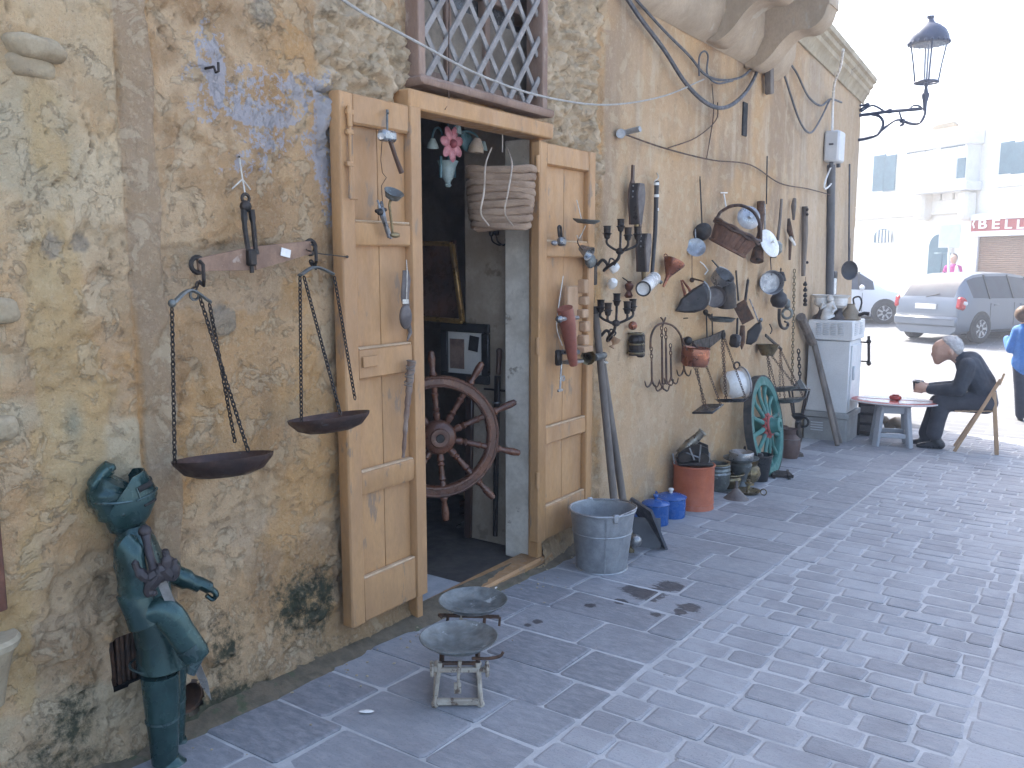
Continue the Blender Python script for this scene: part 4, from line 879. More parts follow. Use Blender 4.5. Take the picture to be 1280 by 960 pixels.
b = MB(); b.tube([Bp(628, 150, -.05), Bp(628, 190, -.02)], .003, 5); b.build("string", M_ROPE, t)
# little dark chandelier in the gloom
ch = Yp(637, 300, py_+.02); t = thing("iron_chandelier", "small dark iron chandelier hanging below the straw basket", "chandelier", ch, 0)
b = MB(); b.cyl(ch+V((0, 0, .22)), ch+V((0, 0, -.02)), .007, n=8); b.ball(ch, .03, 12); b.build("stem", M_IRON, t)
for k in range(6):
    a = 2*math.pi*k/6+.2; d = V((math.cos(a), math.sin(a)*.6-.2, 0)); b = MB(); b.tube(curve([ch, ch+d*.05+V((0, 0, -.03)), ch+d*.10+V((0, 0, -.01)), ch+d*.11+V((0, 0, .025))], 4), .005, 6); ar = b.build("arm", M_IRON, t)
    b = MB(); b.lathe([(.004, -.01), (.014, 0), (.016, .02), (.01, .02)], ch+d*.11+V((0, 0, .03)), (0, 0, 1), 10); b.build("candle_cup", M_IRON, ar)
# bits on the floor inside
t = thing("tap_fitting", "grey metal tap lying on the shop floor under the ship's wheel", "tap", Zp(595, 660, FL), 0)
fz = lambda u, v, h=.03: Zp(u, v, FL)+V((0, 0, h))
b = MB(); b.tube([fz(572, 664), fz(585, 660, .05), fz(592, 655, .06)], [.012, .014, .02], 8); b.build("pipe", M_STEEL, t)
b = MB(); b.ball(fz(597, 662, .04), (.045, .045, .04), 14); b.cyl(fz(597, 662, .04), fz(597, 662, .11), .014, n=8); b.build("body", M_STEEL, t)
b = MB(); c = fz(622, 662, 0); b.lathe([(0, 0), (.04, 0), (.045, .03), (.03, .06), (.034, .09), (.02, .10), (0, .1)], c, (0, 0, 1), 16); b.build("small_metal_pot", M_STEEL, label="small grey metal pot on the floor by the whitewashed reveal", cat="pot")
t = thing("rusty_scrap", "tangle of rusty iron scrap on floor behind ship's wheel handle", "scrap iron", fz(588, 640, 0), 0)
b = MB()
for k in range(6): a = random.uniform(0, 6); p = fz(588, 648, .03+.015*k); b.tube([p+V((math.cos(a)*.09, math.sin(a)*.06, -.01)), p+V((0, 0, .02)), p-V((math.cos(a)*.08, math.sin(a)*.07, .0))], .010, 6)
b.build("rod", M_RUST, t)
b = MB(); b.box(fz(586, 634, .09), (.07, .05, .05), Matrix.Rotation(.5, 4, 'Z'), .008); b.build("block", M_PALEWOOD, t)
# ------------------------------------------------------------------ helper: work across the line of sight from a spot
class Bill:
    def __init__(s, p): s.p = V(p); s.rz = facing(p); s.n = V((-math.sin(s.rz), math.cos(s.rz), 0)); s.x = V((math.cos(s.rz), math.sin(s.rz), 0)); s.m = depth(p)/F
    def __call__(s, u, v, y=0.0): d = ray(u, v); return EYE + d*(((s.p-EYE).dot(s.n)+y)/d.dot(s.n))
def hang(name, label, cat, u, v, off=.03, group=None): return thing(name, label, cat, Wp(u, v, off), R(90), group)
def nail(u, v, t=None, off=.03): 
    b = MB(); p = Wp(u, v, 0); b.cyl(p+V((-.02, 0, 0)), p+V((off, 0, .004)), .0045, n=6); return b.build("nail", M_IRON, t) if t else b

# ------------------------------------------------------------------ on the right shutter
RH = RO+.02
t = hang("hanging_pan_scale", "small green brass dish hung by string at top of the right shutter", "dish", 733, 250, RH)
b = MB(); b.lathe([(0, -.022), (.05, -.02), (.075, -.004), (.08, .004), (.075, .002), (.05, -.012), (0, -.015)], Wp(733, 275, RH+.08), (.1, .0, 1), 22); b.build("dish", M_VERD, t)
b = MB(); b.tube([Wp(721, 250, RH-.005), Wp(727, 275, RH+.08)], .003, 5); b.tube(curve([Wp(732, 282, RH+.05), Wp(724, 298, RH+.03), Wp(721, 294, RH+.02)], 4), .003, 5); b.build("string", M_ROPE, t)
t = hang("padlock", "grey iron padlock on the middle rail of the right shutter", "padlock", 700, 290, RH)
b = MB(); b.box(Wp(702, 302, RH+.02), (.04, .06, .05), b=.012); b.ball(Wp(693, 304, RH+.02), (.016, .03, .014), 10); b.build("body", M_STEEL, t)
b = MB(); b.tube(curve([Wp(699, 296, RH+.015), Wp(698, 284, RH+.015), Wp(701, 284, RH+.015), Wp(702, 297, RH+.015)], 4), .007, 6); b.build("shackle", M_IRON, t)
t = hang("brass_bell", "small pale metal bell on a curled wire beside the padlock", "bell", 730, 300, RH)
b = MB(); b.lathe([(0, .065), (.018, .06), (.028, .03), (.036, .0), (.044, -.012), (.038, -.01), (.024, .03), (0, .05)], Wp(735, 316, RH+.07), (-.75, .05, .45), 20); b.build("bell_body", M_STEEL, t)
b = MB(); b.tube(curve([Wp(728, 292, RH), Wp(722, 302, RH+.04), Wp(728, 312, RH+.05), Wp(733, 312, RH+.06)], 5), .004, 6); b.build("wire", M_RUST, t)
b = MB(); b.ball(Wp(738, 326, RH+.01), (.03, .045, .045), 14); b.cyl(Wp(738, 326, RH+.01), Wp(738, 316, RH+.01), .008, n=8); b.build("round_brass_weight", M_VERD, label="round dull brass weight hanging behind the small pale bell", cat="weight")
M_BLOCK = pm("pale_planed_wood", (.46, .29, .17), (.36, .22, .12), 9, .65, 0, .25, 50, .002, None, (1, 1, .4))
t = hang("wood_plough_plane", "pale wooden moulding plane with notched blocks on right shutter", "wood plane", 716, 400, RH)
b = MB(); b.box(Wp(714, 390, RH+.01), (.03, .12, .30), b=.005); b.build("body", M_BLOCK, t)
b = MB(); 
for (u, v, w_, h_) in ((729, 358, .05, .08), (730, 376, .05, .05), (728, 392, .07, .05), (731, 408, .06, .06), (729, 425, .06, .06)): b.box(Wp(u, v, RH+.04), (.05, w_, h_), b=.006)
b.build("notched_block", M_BLOCK, t)
b = MB(); b.box(Wp(727, 436, RH+.06), (.10, .11, .035), b=.005); b.build("fence_rail", M_BLOCK, t)
t = hang("red_wood_mallet", "red brown wooden bench screw handle hanging in front of the pale plane", "tool handle", 706, 380, RH)
b = MB(); b.tube([Wp(706, 385, RH+.10), Wp(709, 400, RH+.10), Wp(713, 430, RH+.09), Wp(717, 456, RH+.08)], [.045, .048, .036, .024], 12); b.build("handle", pm("red_brown_handle", (.28, .09, .055), (.2, .06, .04), 8, .5), t)
b = MB(); b.cyl(Wp(699, 399, RH+.13), Wp(722, 397, RH+.08), .012, n=8); b.ball(Wp(699, 399, RH+.13), .022, 10); b.build("cross_pin", M_STEEL, t)
b = MB(); b.tube(curve([Wp(704, 345, RH), Wp(698, 385, RH+.06), Wp(696, 410, RH+.06), Wp(703, 432, RH+.06)], 5), .003, 5); b.build("string", M_ROPE, t)
b = MB(); b.box(Wp(716, 452, RH+.03), (.07, .14, .02), b=.004); b.cyl(Wp(703, 440, RH+.04), Wp(723, 440, RH+.07), .014, n=8); b.build("bracket", M_STEEL, t)
t = hang("door_lock_with_key", "dark iron door lock with hanging key low on right shutter", "lock", 699, 440, RH)
b = MB(); b.box(Wp(698, 447, RH+.015), (.03, .045, .09), b=.008); b.build("case", M_IRON, t)
b = MB(); b.tube([Wp(702, 452, RH+.02), Wp(701, 470, RH+.02), Wp(700, 486, RH+.02)], .006, 6); b.torus(Wp(704, 473, RH+.02), (1, 0, 0), .014, .005, 10, 5); b.box(Wp(700, 488, RH+.02), (.012, .05, .014), b=.002); b.build("key", M_STEEL, t)

# ------------------------------------------------------------------ wall between the door and the bend
def candelabra(label, base, node, cups):
    t = hang("wall_candelabra", label, "candelabra", *base, .02, "iron candelabra on the wall")
    B, N = Wp(*base, .03), Wp(*node, .20)
    b = MB(); b.box(Wp(base[0]-2, base[1]+8, .02), (.012, .04, .16), b=.004); b.build("wall_plate", M_IRON, t)
    b = MB(); mid = (B+N)/2+V((0, 0, -.05)); b.tube(curve([B, B+V((.03, .02, .035)), B+V((.06, .03, .0)), B+V((.04, .02, -.03)), mid, N+V((-.01, -.01, -.05)), N], 5), .010, 7); b.ball(N, (.026, .03, .022), 10); b.tube(curve([mid, mid+V((.0, .03, .05)), mid+V((.02, .06, .03)), mid+V((.02, .04, .01))], 4), .006, 6); sc2 = b.build("scroll_arm", M_IRON, t)
    for k, (u, v, o) in enumerate(cups):
        c = Wp(u, v, o); b = MB(); b.tube(curve([N, N+(c-N)*.45+V((0, 0, -.035)), c+V((0, 0, -.06)), c+V((0, 0, -.02))], 4), .008, 6); br = b.build("branch", M_IRON, t)
        b = MB(); b.lathe([(.006, -.035), (.016, -.028), (.022, -.005), (.030, .0), (.020, .006), (.022, .04), (.026, .046), (.018, .044), (.014, .01), (0, .01)], c, (0, 0, 1), 14); b.build("candle_cup", M_IRON, br)
candelabra("black iron candelabra with four cups, the upper of two beside the right shutter", (746, 332), (775, 314), [(759, 292, .13), (776, 283, .12), (785, 294, .26), (797, 293, .28)])
candelabra("black iron candelabra with five cups, the lower one above the leaning poles", (751, 420), (770, 404), [(751, 384, .10), (760, 388, .18), (771, 376, .14), (784, 386, .26), (791, 383, .25)])
M_LEATH = pm("black_leather", (.022, .02, .022), (.04, .035, .035), 9, .45, 0, .3, 50)
def bellows(label, u, vt, vb, w):
    t = hang("fire_bellows", label, "bellows", u, vt, .03, "fire bellows on the wall"); top, bot = Wp(u, vt, .05), Wp(u-3, vb, .05); H_ = (top-bot).length
    ax_ = (bot-top).normalized(); sx_ = V((0, 1, 0))
    pear = [(.0, -.012), (.20, -.014), (.26, -w*.6), (.38, -w), (.52, -w*.97), (.70, -w*.55), (.83, -.018), (.83, .018), (.70, w*.55), (.52, w*.97), (.38, w), (.26, w*.6), (.20, .014), (0, .012)]
    pear = [(a*H_, c) for a, c in pear]
    b = MB(); b.plate(pear[2:-2], .014, top+V((.055, 0, 0)), ax_, sx_, .003); b.build("front_board", M_SPOON, t)
    b = MB(); b.plate(pear, .014, top-V((.01, 0, 0)), ax_, sx_, .003); b.build("back_board", M_DARKWOOD, t)
    ins = [(a, c*.96) for a, c in pear[2:-2]]; b = MB(); b.plate(ins, .052, top+V((.022, 0, 0)), ax_, sx_); le = b.build("leather", M_LEATH, t)
    for k in range(6):
        a = .30+.075*k; i = MB(); wid = w*(1 if k < 3 else 1-.2*(k-2)); i.ball(top+ax_*(a*H_)+sx_*(-wid*.99)+V((.022, 0, .0)), .006, 8); i.build("stud", M_STEEL, le)
    b = MB(); b.tube([top+ax_*(.82*H_)+V((.03, 0, 0)), bot+V((.03, 0, 0))], [.018, .009], 10); b.build("nozzle", M_BRASS, t)
bellows("black leather fire bellows with studs, upper of the two above the candelabra", 793, 206, 296, .052)
bellows("black leather fire bellows tied with white string, hanging behind the upper candelabra", 802, 270, 354, .042)
t = hang("black_cane", "long straight black cane with white bands near its top", "cane", 820, 218)
b = MB(); b.tube([Wp(821, 226, .05), Wp(819, 290, .05), Wp(815, 344, .06)], [.017, .015, .013], 10); b.build("shaft", M_LEATH, t)
for v in (228, 243, 260): b = MB(); b.cyl(Wp(820.5, v, .05), Wp(820.5, v+3.5, .05), .0185, n=12); b.build("white_band", M_WHITE, t)
b = MB(); b.tube(curve([Wp(821, 216, .0), Wp(823, 222, .05), Wp(818, 227, .07)], 4), .004, 5); b.build("string", M_ROPE, t)
t = hang("white_enamel_jug", "white enamel cylinder flask with dark rim hanging below the black cane", "flask", 816, 344, .05)
a_, c_ = Wp(818, 348, .08), Wp(804, 361, .16); b = MB(); d_ = (c_-a_); L_ = d_.length; b.lathe([(0, 0), (.044, 0), (.047, .01), (.047, L_), (.042, L_+.004), (.039, L_-.01), (0, L_-.012)], a_, d_, 24); b.build("body", M_WHITE, t)
b = MB(); b.torus(c_, d_, .046, .006, 24, 6); b.build("dark_rim", M_IRON, t)
b = MB(); b.cyl(a_+V((0, .03, 0)), a_+V((.02, .07, -.03)), .014, n=8); b.build("spout", M_VERD, t)
for (u, v, lb) in ((767, 335, "small white china knob hung just under the upper candelabra"), (765, 355, "white cowrie like china cup below the small white knob")):
    b = MB(); p = Wp(u, v, .05); b.lathe([(0, .04), (.022, .034), (.032, .01), (.028, -.02), (.022, -.026), (.018, -.01), (0, 0)], p, (.6, -.3 if v > 340 else .5, .6), 16); b.build("china_cup", M_WHITE, label=lb, cat="cup")
t = hang("small_brown_vase", "small brown copper vase hung under the second bellows nozzle", "vase", 786, 352)
b = MB(); p = Wp(786, 366, .05); b.lathe([(0, -.035), (.02, -.034), (.03, -.018), (.02, 0), (.014, .012), (.026, .028), (.03, .05), (.022, .062), (.012, .066), (.018, .076), (.0, .07)], p, (0, .05, 1), 16); b.build("body", M_COPPER, t)
b = MB(); b.cyl(p+V((0, 0, .07)), p+V((-.05, 0, .10)), .004, n=6); b.build("nail", M_IRON, t)
t = hang("ship_lantern", "small black and brass lantern figure hanging beside the forked hook ring", "lantern", 795, 402)
q = lambda u, v, o=.06: Wp(u, v, o)
b = MB(); b.lathe([(0, 0), (.052, 0), (.054, .03), (.048, .035), (.05, .09), (.056, .10), (.046, .13), (.02, .15), (0, .155)], q(795, 444), (0, 0, 1), 8); b.build("case", M_IRON, t)
for v, r_ in ((441, .055), (430, .053), (417, .05)): b = MB(); b.torus(q(795, v), (0, 0, 1), r_, .007, 16, 6); b.build("brass_band", M_BRASS, t)
b = MB(); b.ball(q(791, 407), (.03, .035, .03), 12); b.build("round_top", M_COPPERB, t)
b = MB(); b.box(q(801, 432), (.05, .05, .16), b=.01); b.build("side_case", M_IRON, t)
b = MB(); p = Wp(768, 428, .05); b.lathe([(0, -.04), (.022, -.038), (.008, -.02), (.01, -.012), (.028, .005), (.032, .03), (.026, .03), (.012, .01), (0, .0)], p, (.3, .4, 1), 16); b.build("egg_cup", M_BLOCK, label="small turned wooden egg cup hanging near the leaning poles", cat="cup")
# grapnel of hooks on a bent ring
t = hang("hook_hanger", "rusty hanging rack of long hooks on a bent iron hoop", "hook rack", 829, 397)
rc = Wp(829, 405, .05); b = MB(); pts = [Wp(u, v, o) for u, v, o in ((813, 436, .05), (814, 420, .05), (820, 408, .05), (830, 404, .05), (842, 408, .05), (851, 420, .05), (854, 436, .05))]; b.tube(curve(pts, 5), .008, 7); b.tube(curve([Wp(826, 397, .02), Wp(829, 401, .05), Wp(828, 408, .05), Wp(832, 397, .03)], 4), .006, 6); b.build("hoop", M_RUST, t)
for (u, vt, vb) in ((814, 434, 482), (827, 408, 487), (832, 410, 480), (838, 430, 478), (854, 436, 468)):
    h_ = MB(); h_.chain(Wp(u, vt, .05), Wp(u+.5, vt+18, .05), .035, .0035); ch_ = h_.build("chain", M_RUST, t)
    for s_ in (-1, 1):
        h_ = MB(); h_.tube(curve([Wp(u+.5, vt+18, .05), Wp(u+1, vb-8, .06), Wp(u+1+s_*3, vb, .06), Wp(u+1+s_*7, vb+1, .07), Wp(u+1+s_*9, vb-6, .07)], 4), [.007]*12+[.005]*4+[.002], 6); h_.build("hook", M_RUST, ch_)
# funnel
t = hang("copper_funnel", "brown copper funnel hanging above the black coal scoop", "funnel", 833, 316)
b = MB(); f0 = Wp(843, 327, .09); b.lathe([(.074, .0), (.078, .005), (.078, -.008), (.05, -.06), (.018, -.115), (.014, -.13), (.009, -.20), (.007, -.20), (.011, -.13), (.046, -.06), (.072, -.006)], f0, (.25, .45, 1), 24); b.build("cone", M_COPPERB, t)
b = MB(); b.torus(Wp(832, 320, .05), (.3, 1, 0), .015, .004, 10, 5); b.build("ring", M_COPPERB, t)
# ladles and round pans with their handles up
def ladle(label, top, c, r, mat, ax_, name="ladle", cat="ladle", deep=.6, hr=.006, off=.05):
    t = hang(name, label, cat, *top); C_ = Wp(*c, off); T_ = Wp(*top, .03)
    b = MB(); b.lathe([(0, -r*deep), (r*.5, -r*deep*.85), (r*.85, -r*deep*.45), (r, 0), (r*.95, .0), (r*.8, -r*deep*.4), (r*.45, -r*deep*.75), (0, -r*deep*.88)], C_, ax_, 22); b.build("bowl", mat, t)
    b = MB(); e = C_+(T_-C_).normalized()*r*.9; b.tube([T_, e], hr, 8); b.torus(T_+V((0, 0, .01)), (1, .3, 0), .012, .003, 10, 5); b.build("handle", mat, t); return t
ladle("dark round ladle on a long thin black handle left of the wicker basket", (875, 224), (878, 290), .075, M_IRON, (-.5, .5, .3))
ladle("flat grey steel skimmer hanging just under the dark round ladle", (869, 290), (870, 309), .075, M_STEEL, (.55, -.75, .35), "skimmer", "skimmer", .2)
t = hang("coal_scoop", "large black pointed coal scoop with pale edge, right below the funnel", "scoop", 865, 345); B_ = Bill(Wp(866, 372, .12))
b = MB(); poly = [(844, 389), (851, 374), (866, 361), (880, 353), (884, 357), (887, 368), (886, 380), (880, 387), (868, 391), (856, 391)]
o_ = B_.p; b.plate([((B_(u, v)-o_).dot(B_.x), (B_(u, v)-o_).z) for u, v in poly], .05, o_, B_.x, (0, 0, 1), .018); b.build("pan", M_LEATH, t)
b = MB(); b.tube(curve([B_(u, v, -.03) for u, v in ((880, 352), (885, 358), (888, 369), (886, 381))], 4), .007, 6); b.build("rim", M_STEEL, t)
b = MB(); b.tube([Wp(865, 348, .03), B_(880, 352)], .006, 6); b.ball(Wp(865, 350, .03), .02, 10); b.tube([Wp(865, 310, .02), Wp(865, 348, .03)], .003, 5); b.build("handle", M_RUST, t)
b = MB(); b.tube([Wp(851, 350, .03), Wp(856, 366, .05), Wp(858, 385, .05)], [.006, .012, .018], 8); b.tube([Wp(853, 350, .03), Wp(862, 362, .06), Wp(865, 372, .05)], [.006, .012, .014], 8); b.build("copper_tongs", M_COPPERB, label="copper tongs tucked behind the black coal scoop", cat="tongs")
# white plastic wall hook
b = MB(); b.tube([Wp(875, 327, .01), Wp(880, 331, .03), Wp(885, 338, .04), Wp(881, 343, .04)], .005, 6); b.build("white_hook", M_WHITE, label="bent white hook on the wall above the coal scoop", cat="hook")
b = MB(); b.tube([Wp(905, 243, .02), Wp(908, 262, .06)], .006, 6); b.tube([Wp(901, 241, .02), Wp(909, 241, .02)], .005, 6); b.build("white_hook", M_WHITE, label="white cross shaped hook holding up the wicker basket", cat="hook")
# group of pans
def pan(label, c, off, rx, h, ax_, mat, top, name="frying_pan", cat="pan", sq=(1, 1), n=24, hm=None):
    t = hang(name, label, cat, *top); C_ = Wp(*c, off); T_ = Wp(*top, .03)
    b = MB(); b.lathe([(0, -h), (rx*.86, -h), (rx*.93, -h*.8), (rx, 0), (rx*1.02, .004), (rx*.97, 0), (rx*.9, -h*.75), (rx*.84, -h*.9), (0, -h*.9)], C_, ax_, n, sq); b.build("body", mat, t)
    b = MB(); b.bar(T_, C_+(T_-C_).normalized()*rx*.9, .022, .008, (1, 0, 0), .002); b.build("handle", hm or mat, t); return t
M_ALU = pm("scuffed_aluminium", (.42, .42, .43), (.28, .28, .29), 12, .4, .7, .15, 50, .001)
pan("deep grey pan with pale inside rim near top of the pan cluster", (906, 343), .14, .085, .09, (.7, -.25, .75), M_ALU, (890, 325), hm=M_IRON)
pan("round brown frying pan seen edge on in the middle of the pan cluster", (894, 371), .12, .085, .03, (.5, -.75, .2), M_SPOON, (893, 348))
t = hang("cow_bell", "dark dented bell shaped pot with paper tag in pan cluster", "bell", 905, 346)
b = MB(); b.lathe([(.0, .0), (.05, -.004), (.075, -.04), (.085, -.12), (.10, -.21), (.092, -.21), (.07, -.06), (0, -.02)], Wp(911, 351, .16), (.1, -.15, 1), 18, (1, .75)); b.build("body", M_IRON, t)
b = MB(); b.tube([Wp(905, 346, .02), Wp(911, 351, .16)], .006, 6); b.build("loop", M_IRON, t)
t = hang("square_pan", "square dark iron pan on a long handle below the pan cluster", "pan", 920, 338); B_ = Bill(Wp(930, 388, .12)); o_ = B_.p
b = MB(); P_ = [((B_(u, v)-o_).dot(B_.x), (B_(u, v)-o_).z) for u, v in ((916, 383), (931, 374), (943, 398), (928, 406))]; b.plate(P_, .03, o_, B_.x, (0, 0, 1), .006); b.build("body", M_RUST, t)
b = MB(); b.tube([Wp(920, 338, .05), B_(923, 376, 0)], .008, 6); b.build("handle", M_IRON, t)
ladle("dark iron spoon with thick handle behind the square pan", (935, 350), (931, 380), .03, M_IRON, (.8, -.5, .2), hr=.012)
t = hang("black_cup_scoop", "small black square scoop at the foot of the pan cluster", "scoop", 922, 400); b = MB(); b.box(Wp(919, 426, .08), (.09, .07, .11), Matrix.Rotation(.1, 4, 'Y'), .02); b.build("cup", M_LEATH, t)
b = MB(); b.cyl(Wp(922, 398, .04), Wp(921, 420, .08), .009, n=8); b.build("handle", M_IRON, t)
t = hang("dust_pan", "dark blue black shovel pan hanging lowest right of cluster", "shovel", 937, 374); B_ = Bill(Wp(938, 420, .10)); o_ = B_.p
b = MB(); P_ = [((B_(u, v)-o_).dot(B_.x), (B_(u, v)-o_).z) for u, v in ((932, 430), (934, 414), (945, 404), (951, 402), (953, 410), (946, 426), (939, 431))]; b.plate(P_, .05, o_, B_.x, (0, 0, 1), .015); b.build("blade", M_LEATH, t)
b = MB(); b.tube([Wp(937, 374, .03), B_(949, 404)], .006, 6); b.ball(B_(951, 400), .02, 8); b.build("handle", M_STEEL, t)
b = MB(); p = Wp(928, 414, .07); b.tube([p+V((0, 0, .05)), p, p+V((0, 0, -.09)), p+V((0, 0, -.16))], [.02, .024, .03, .003], 8); b.build("trowel_blade", M_RUST, label="small brown pointed blade between black scoop and shovel pan", cat="trowel")
t = hang("skillet", "shallow green brown skillet on a bracket above the copper pot", "skillet", 881, 390); b = MB(); b.lathe([(0, -.03), (.085, -.03), (.11, 0), (.105, 0), (.08, -.022), (0, -.022)], Wp(902, 397, .14), (.05, 0, 1), 26); b.build("body", M_VERD, t)
b = MB(); b.tube([Wp(881, 392, .03), Wp(889, 395, .10)], .012, 6); b.ball(Wp(882, 390, .04), .022, 10); b.build("handle", M_IRON, t)
# copper pot and weighing beam with black trays
t = hang("copper_pot", "round brown copper cooking pot hanging beside the hook rack", "pot", 868, 420); p = Wp(868, 458, .13)
b = MB(); b.lathe([(0, 0), (.085, .002), (.105, .03), (.108, .10), (.104, .135), (.112, .142), (.104, .145), (.098, .13), (.1, .04), (0, .01)], p, (.05, .05, 1), 28); b.build("body", M_COPPERB, t)
b = MB(); b.tube(curve([p+V((-.02, -.10, .13)), p+V((-.08, -.04, .2)), p+V((-.08, .05, .2)), p+V((-.02, .10, .13))], 5), .006, 6); b.build("handle", M_RUST, t)
t = hang("tray_scale", "hanging weighing beam with two black trays on cords, below the pan cluster", "balance scale", 888, 400)
b = MB(); flatbar(b, Wp(866, 432, .06), Wp(886, 428, .06), .07, .09); flatbar(b, Wp(886, 428, .06), Wp(905, 416, .06), .09, .05); b.torus(Wp(904, 419, .07), (1, 0, 0), .03, .010, 12, 6); b.ball(Wp(860, 426, .06), .035, 10); b.build("beam", M_IRON, t)
for du in (0, 7): b = MB(); b.bar(Wp(883+du, 392, .05), Wp(884+du, 428, .06), .012, .008, (1, 0, 0)); b.build("hanger", M_IRON, t)
M_TRAY = pm("black_tray", (.02, .021, .022), (.04, .04, .042), 8, .4, .3, .2, 40)
B1 = Wp(885, 511, .20); b = MB(); b.box(B1, (.17, .24, .016), Matrix.Rotation(R(-6), 4, 'Y') @ Matrix.Rotation(R(8), 4, 'X'), .006); b.build("tray", M_TRAY, t)
B2 = Wp(914, 500, .22); b = MB(); b.lathe([(0, -.02), (.12, -.018), (.16, .01), (.152, .01), (.11, -.01), (0, -.012)], B2, (-.1, .12, 1), 26, (1, .8)); b.build("tray", M_TRAY, t)
for A, e in (((868, 458), B1+V((.02, -.06, 0))), ((871, 458), B1+V((-.04, .02, 0))), ((882, 455), B1+V((.06, .11, .02)))): b = MB(); b.chain(Wp(*A, .08), e, .03, .0025); b.build("chain", M_RUST, t)
for A, e in (((902, 424), B2+V((.0, -.12, 0))), ((904, 424), B2+V((-.05, .03, 0))), ((906, 424), B2+V((.08, .10, .02)))): b = MB(); b.chain(Wp(*A, .08), e, .03, .0025); b.build("chain", M_RUST, t)
# wicker basket
M_WICK = pm("red_brown_wicker", (.20, .10, .06), (.11, .055, .035), 12, .75, 0, .7, 60, .004, ((.30, .20, .13), .62, 16))
t = hang("wicker_basket", "brown slatted wicker basket hanging tilted by its hoop handle", "basket", 918, 260); B_ = Bill(Wp(920, 292, .22)); m_ = B_.m
ax_ = (B_(948, 304)-B_(893, 275)); La = ax_.length/2; ax_.normalize(); upb = B_.n.cross(ax_)*-1; upb = upb if upb.z > 0 else -upb; dn = B_.n; ctr = B_(920.5, 290)
def oval(k, h_, n=36): return [ctr + ax_*(La*k*math.cos(a)) + dn*(La*.62*k*math.sin(a)) + upb*h_ for a in [2*math.pi*i/n for i in range(n)]]
hb_ = 22*m_
for i in range(30):
    a0_, a1_ = 2*math.pi*(i+.06)/30, 2*math.pi*(i+.94)/30; b = MB(); vs_ = []
    for h_, k in ((-hb_, .78), (0, .97)):
        for a in (a0_, a1_): 
            for kk in (k, k-.05): vs_.append(ctr+ax_*(La*kk*math.cos(a))+dn*(La*.62*kk*math.sin(a))+upb*h_)
    b.add(vs_, [(0, 2, 6, 4), (1, 5, 7, 3), (0, 4, 5, 1), (2, 3, 7, 6), (0, 1, 3, 2), (4, 6, 7, 5)]); b.build("stave", M_WICK, t)
b = MB(); b.add(oval(.78, -hb_), [tuple(range(36))]); b.add(oval(.78, -hb_-.012), [tuple(range(36))[::-1]]); b.tube(oval(.79, -hb_), .012, 6, closed=True); b.build("base", M_WICK, t)
for k, h_ in ((1.0, .0), (1.0, .018)): 
    b = MB(); pts = oval(k, h_); pts = [p_+upb*.006*math.sin(i*1.4+h_*170) for i, p_ in enumerate(pts)]; b.tube(pts, .012, 6, closed=True); b.build("rim_cane", M_DARKWOOD, t)
b = MB(); hp = curve([B_(896, 273), B_(901, 265), B_(913, 258), B_(927, 257), B_(942, 265), B_(950, 281), B_(951, 302)], 5); b.tube([p_+dn*.012*math.sin(i*1.1) for i, p_ in enumerate(hp)], .013, 7); b.tube([p_-dn*.012*math.sin(i*1.1) for i, p_ in enumerate(hp)], .012, 7); b.build("handle", M_DARKWOOD, t)
# lids
def lid(label, c, off, r, ax_, mat, dome=.02, sq=(1, 1)):
    t = hang("pot_lid", label, "pot lid", c[0], c[1], .02, "pot lids on the wall"); C_ = Wp(*c, off)
    b = MB(); b.lathe([(0, dome), (r*.6, dome*.8), (r*.92, dome*.25), (r, 0), (r*.98, -.005), (r*.9, .0), (0, dome*.7)], C_, ax_, 26, sq); b.build("disc", mat, t)
    b = MB(); a = V(ax_).normalized(); b.lathe([(.006, dome), (.008, dome+.018), (.018, dome+.024), (.016, dome+.034), (0, dome+.036)], C_, ax_, 12); b.build("knob", mat, t)
lid("grey white round lid seen behind the wicker basket handle", (936, 272), .12, .10, (.62, -.72, .2), M_ALU)
lid("bright white enamel lid tilted on the wall right of the basket", (962, 304), .16, .13, (.85, -.25, .35), M_WHITE)
# powder horn / mincer between lids
t = hang("meat_mincer", "dark iron hand mincer with flared foot right of the wicker basket", "mincer", 952, 250)
b = MB(); b.tube([Wp(951, 252, .05), Wp(951, 268, .06), Wp(950, 290, .06), Wp(948, 310, .07), Wp(946, 326, .08)], [.035, .035, .022, .045, .06], 10); b.build("body", M_RUST, t)
b = MB(); b.cyl(Wp(956, 255, .09), Wp(956, 290, .09), .008, n=6); b.build("crank", M_STEEL, t)
b = MB(); b.tube([Wp(946, 324, .1), Wp(953, 325, .12)], .012, 6); b.build("clamp_screw", M_IRON, t)
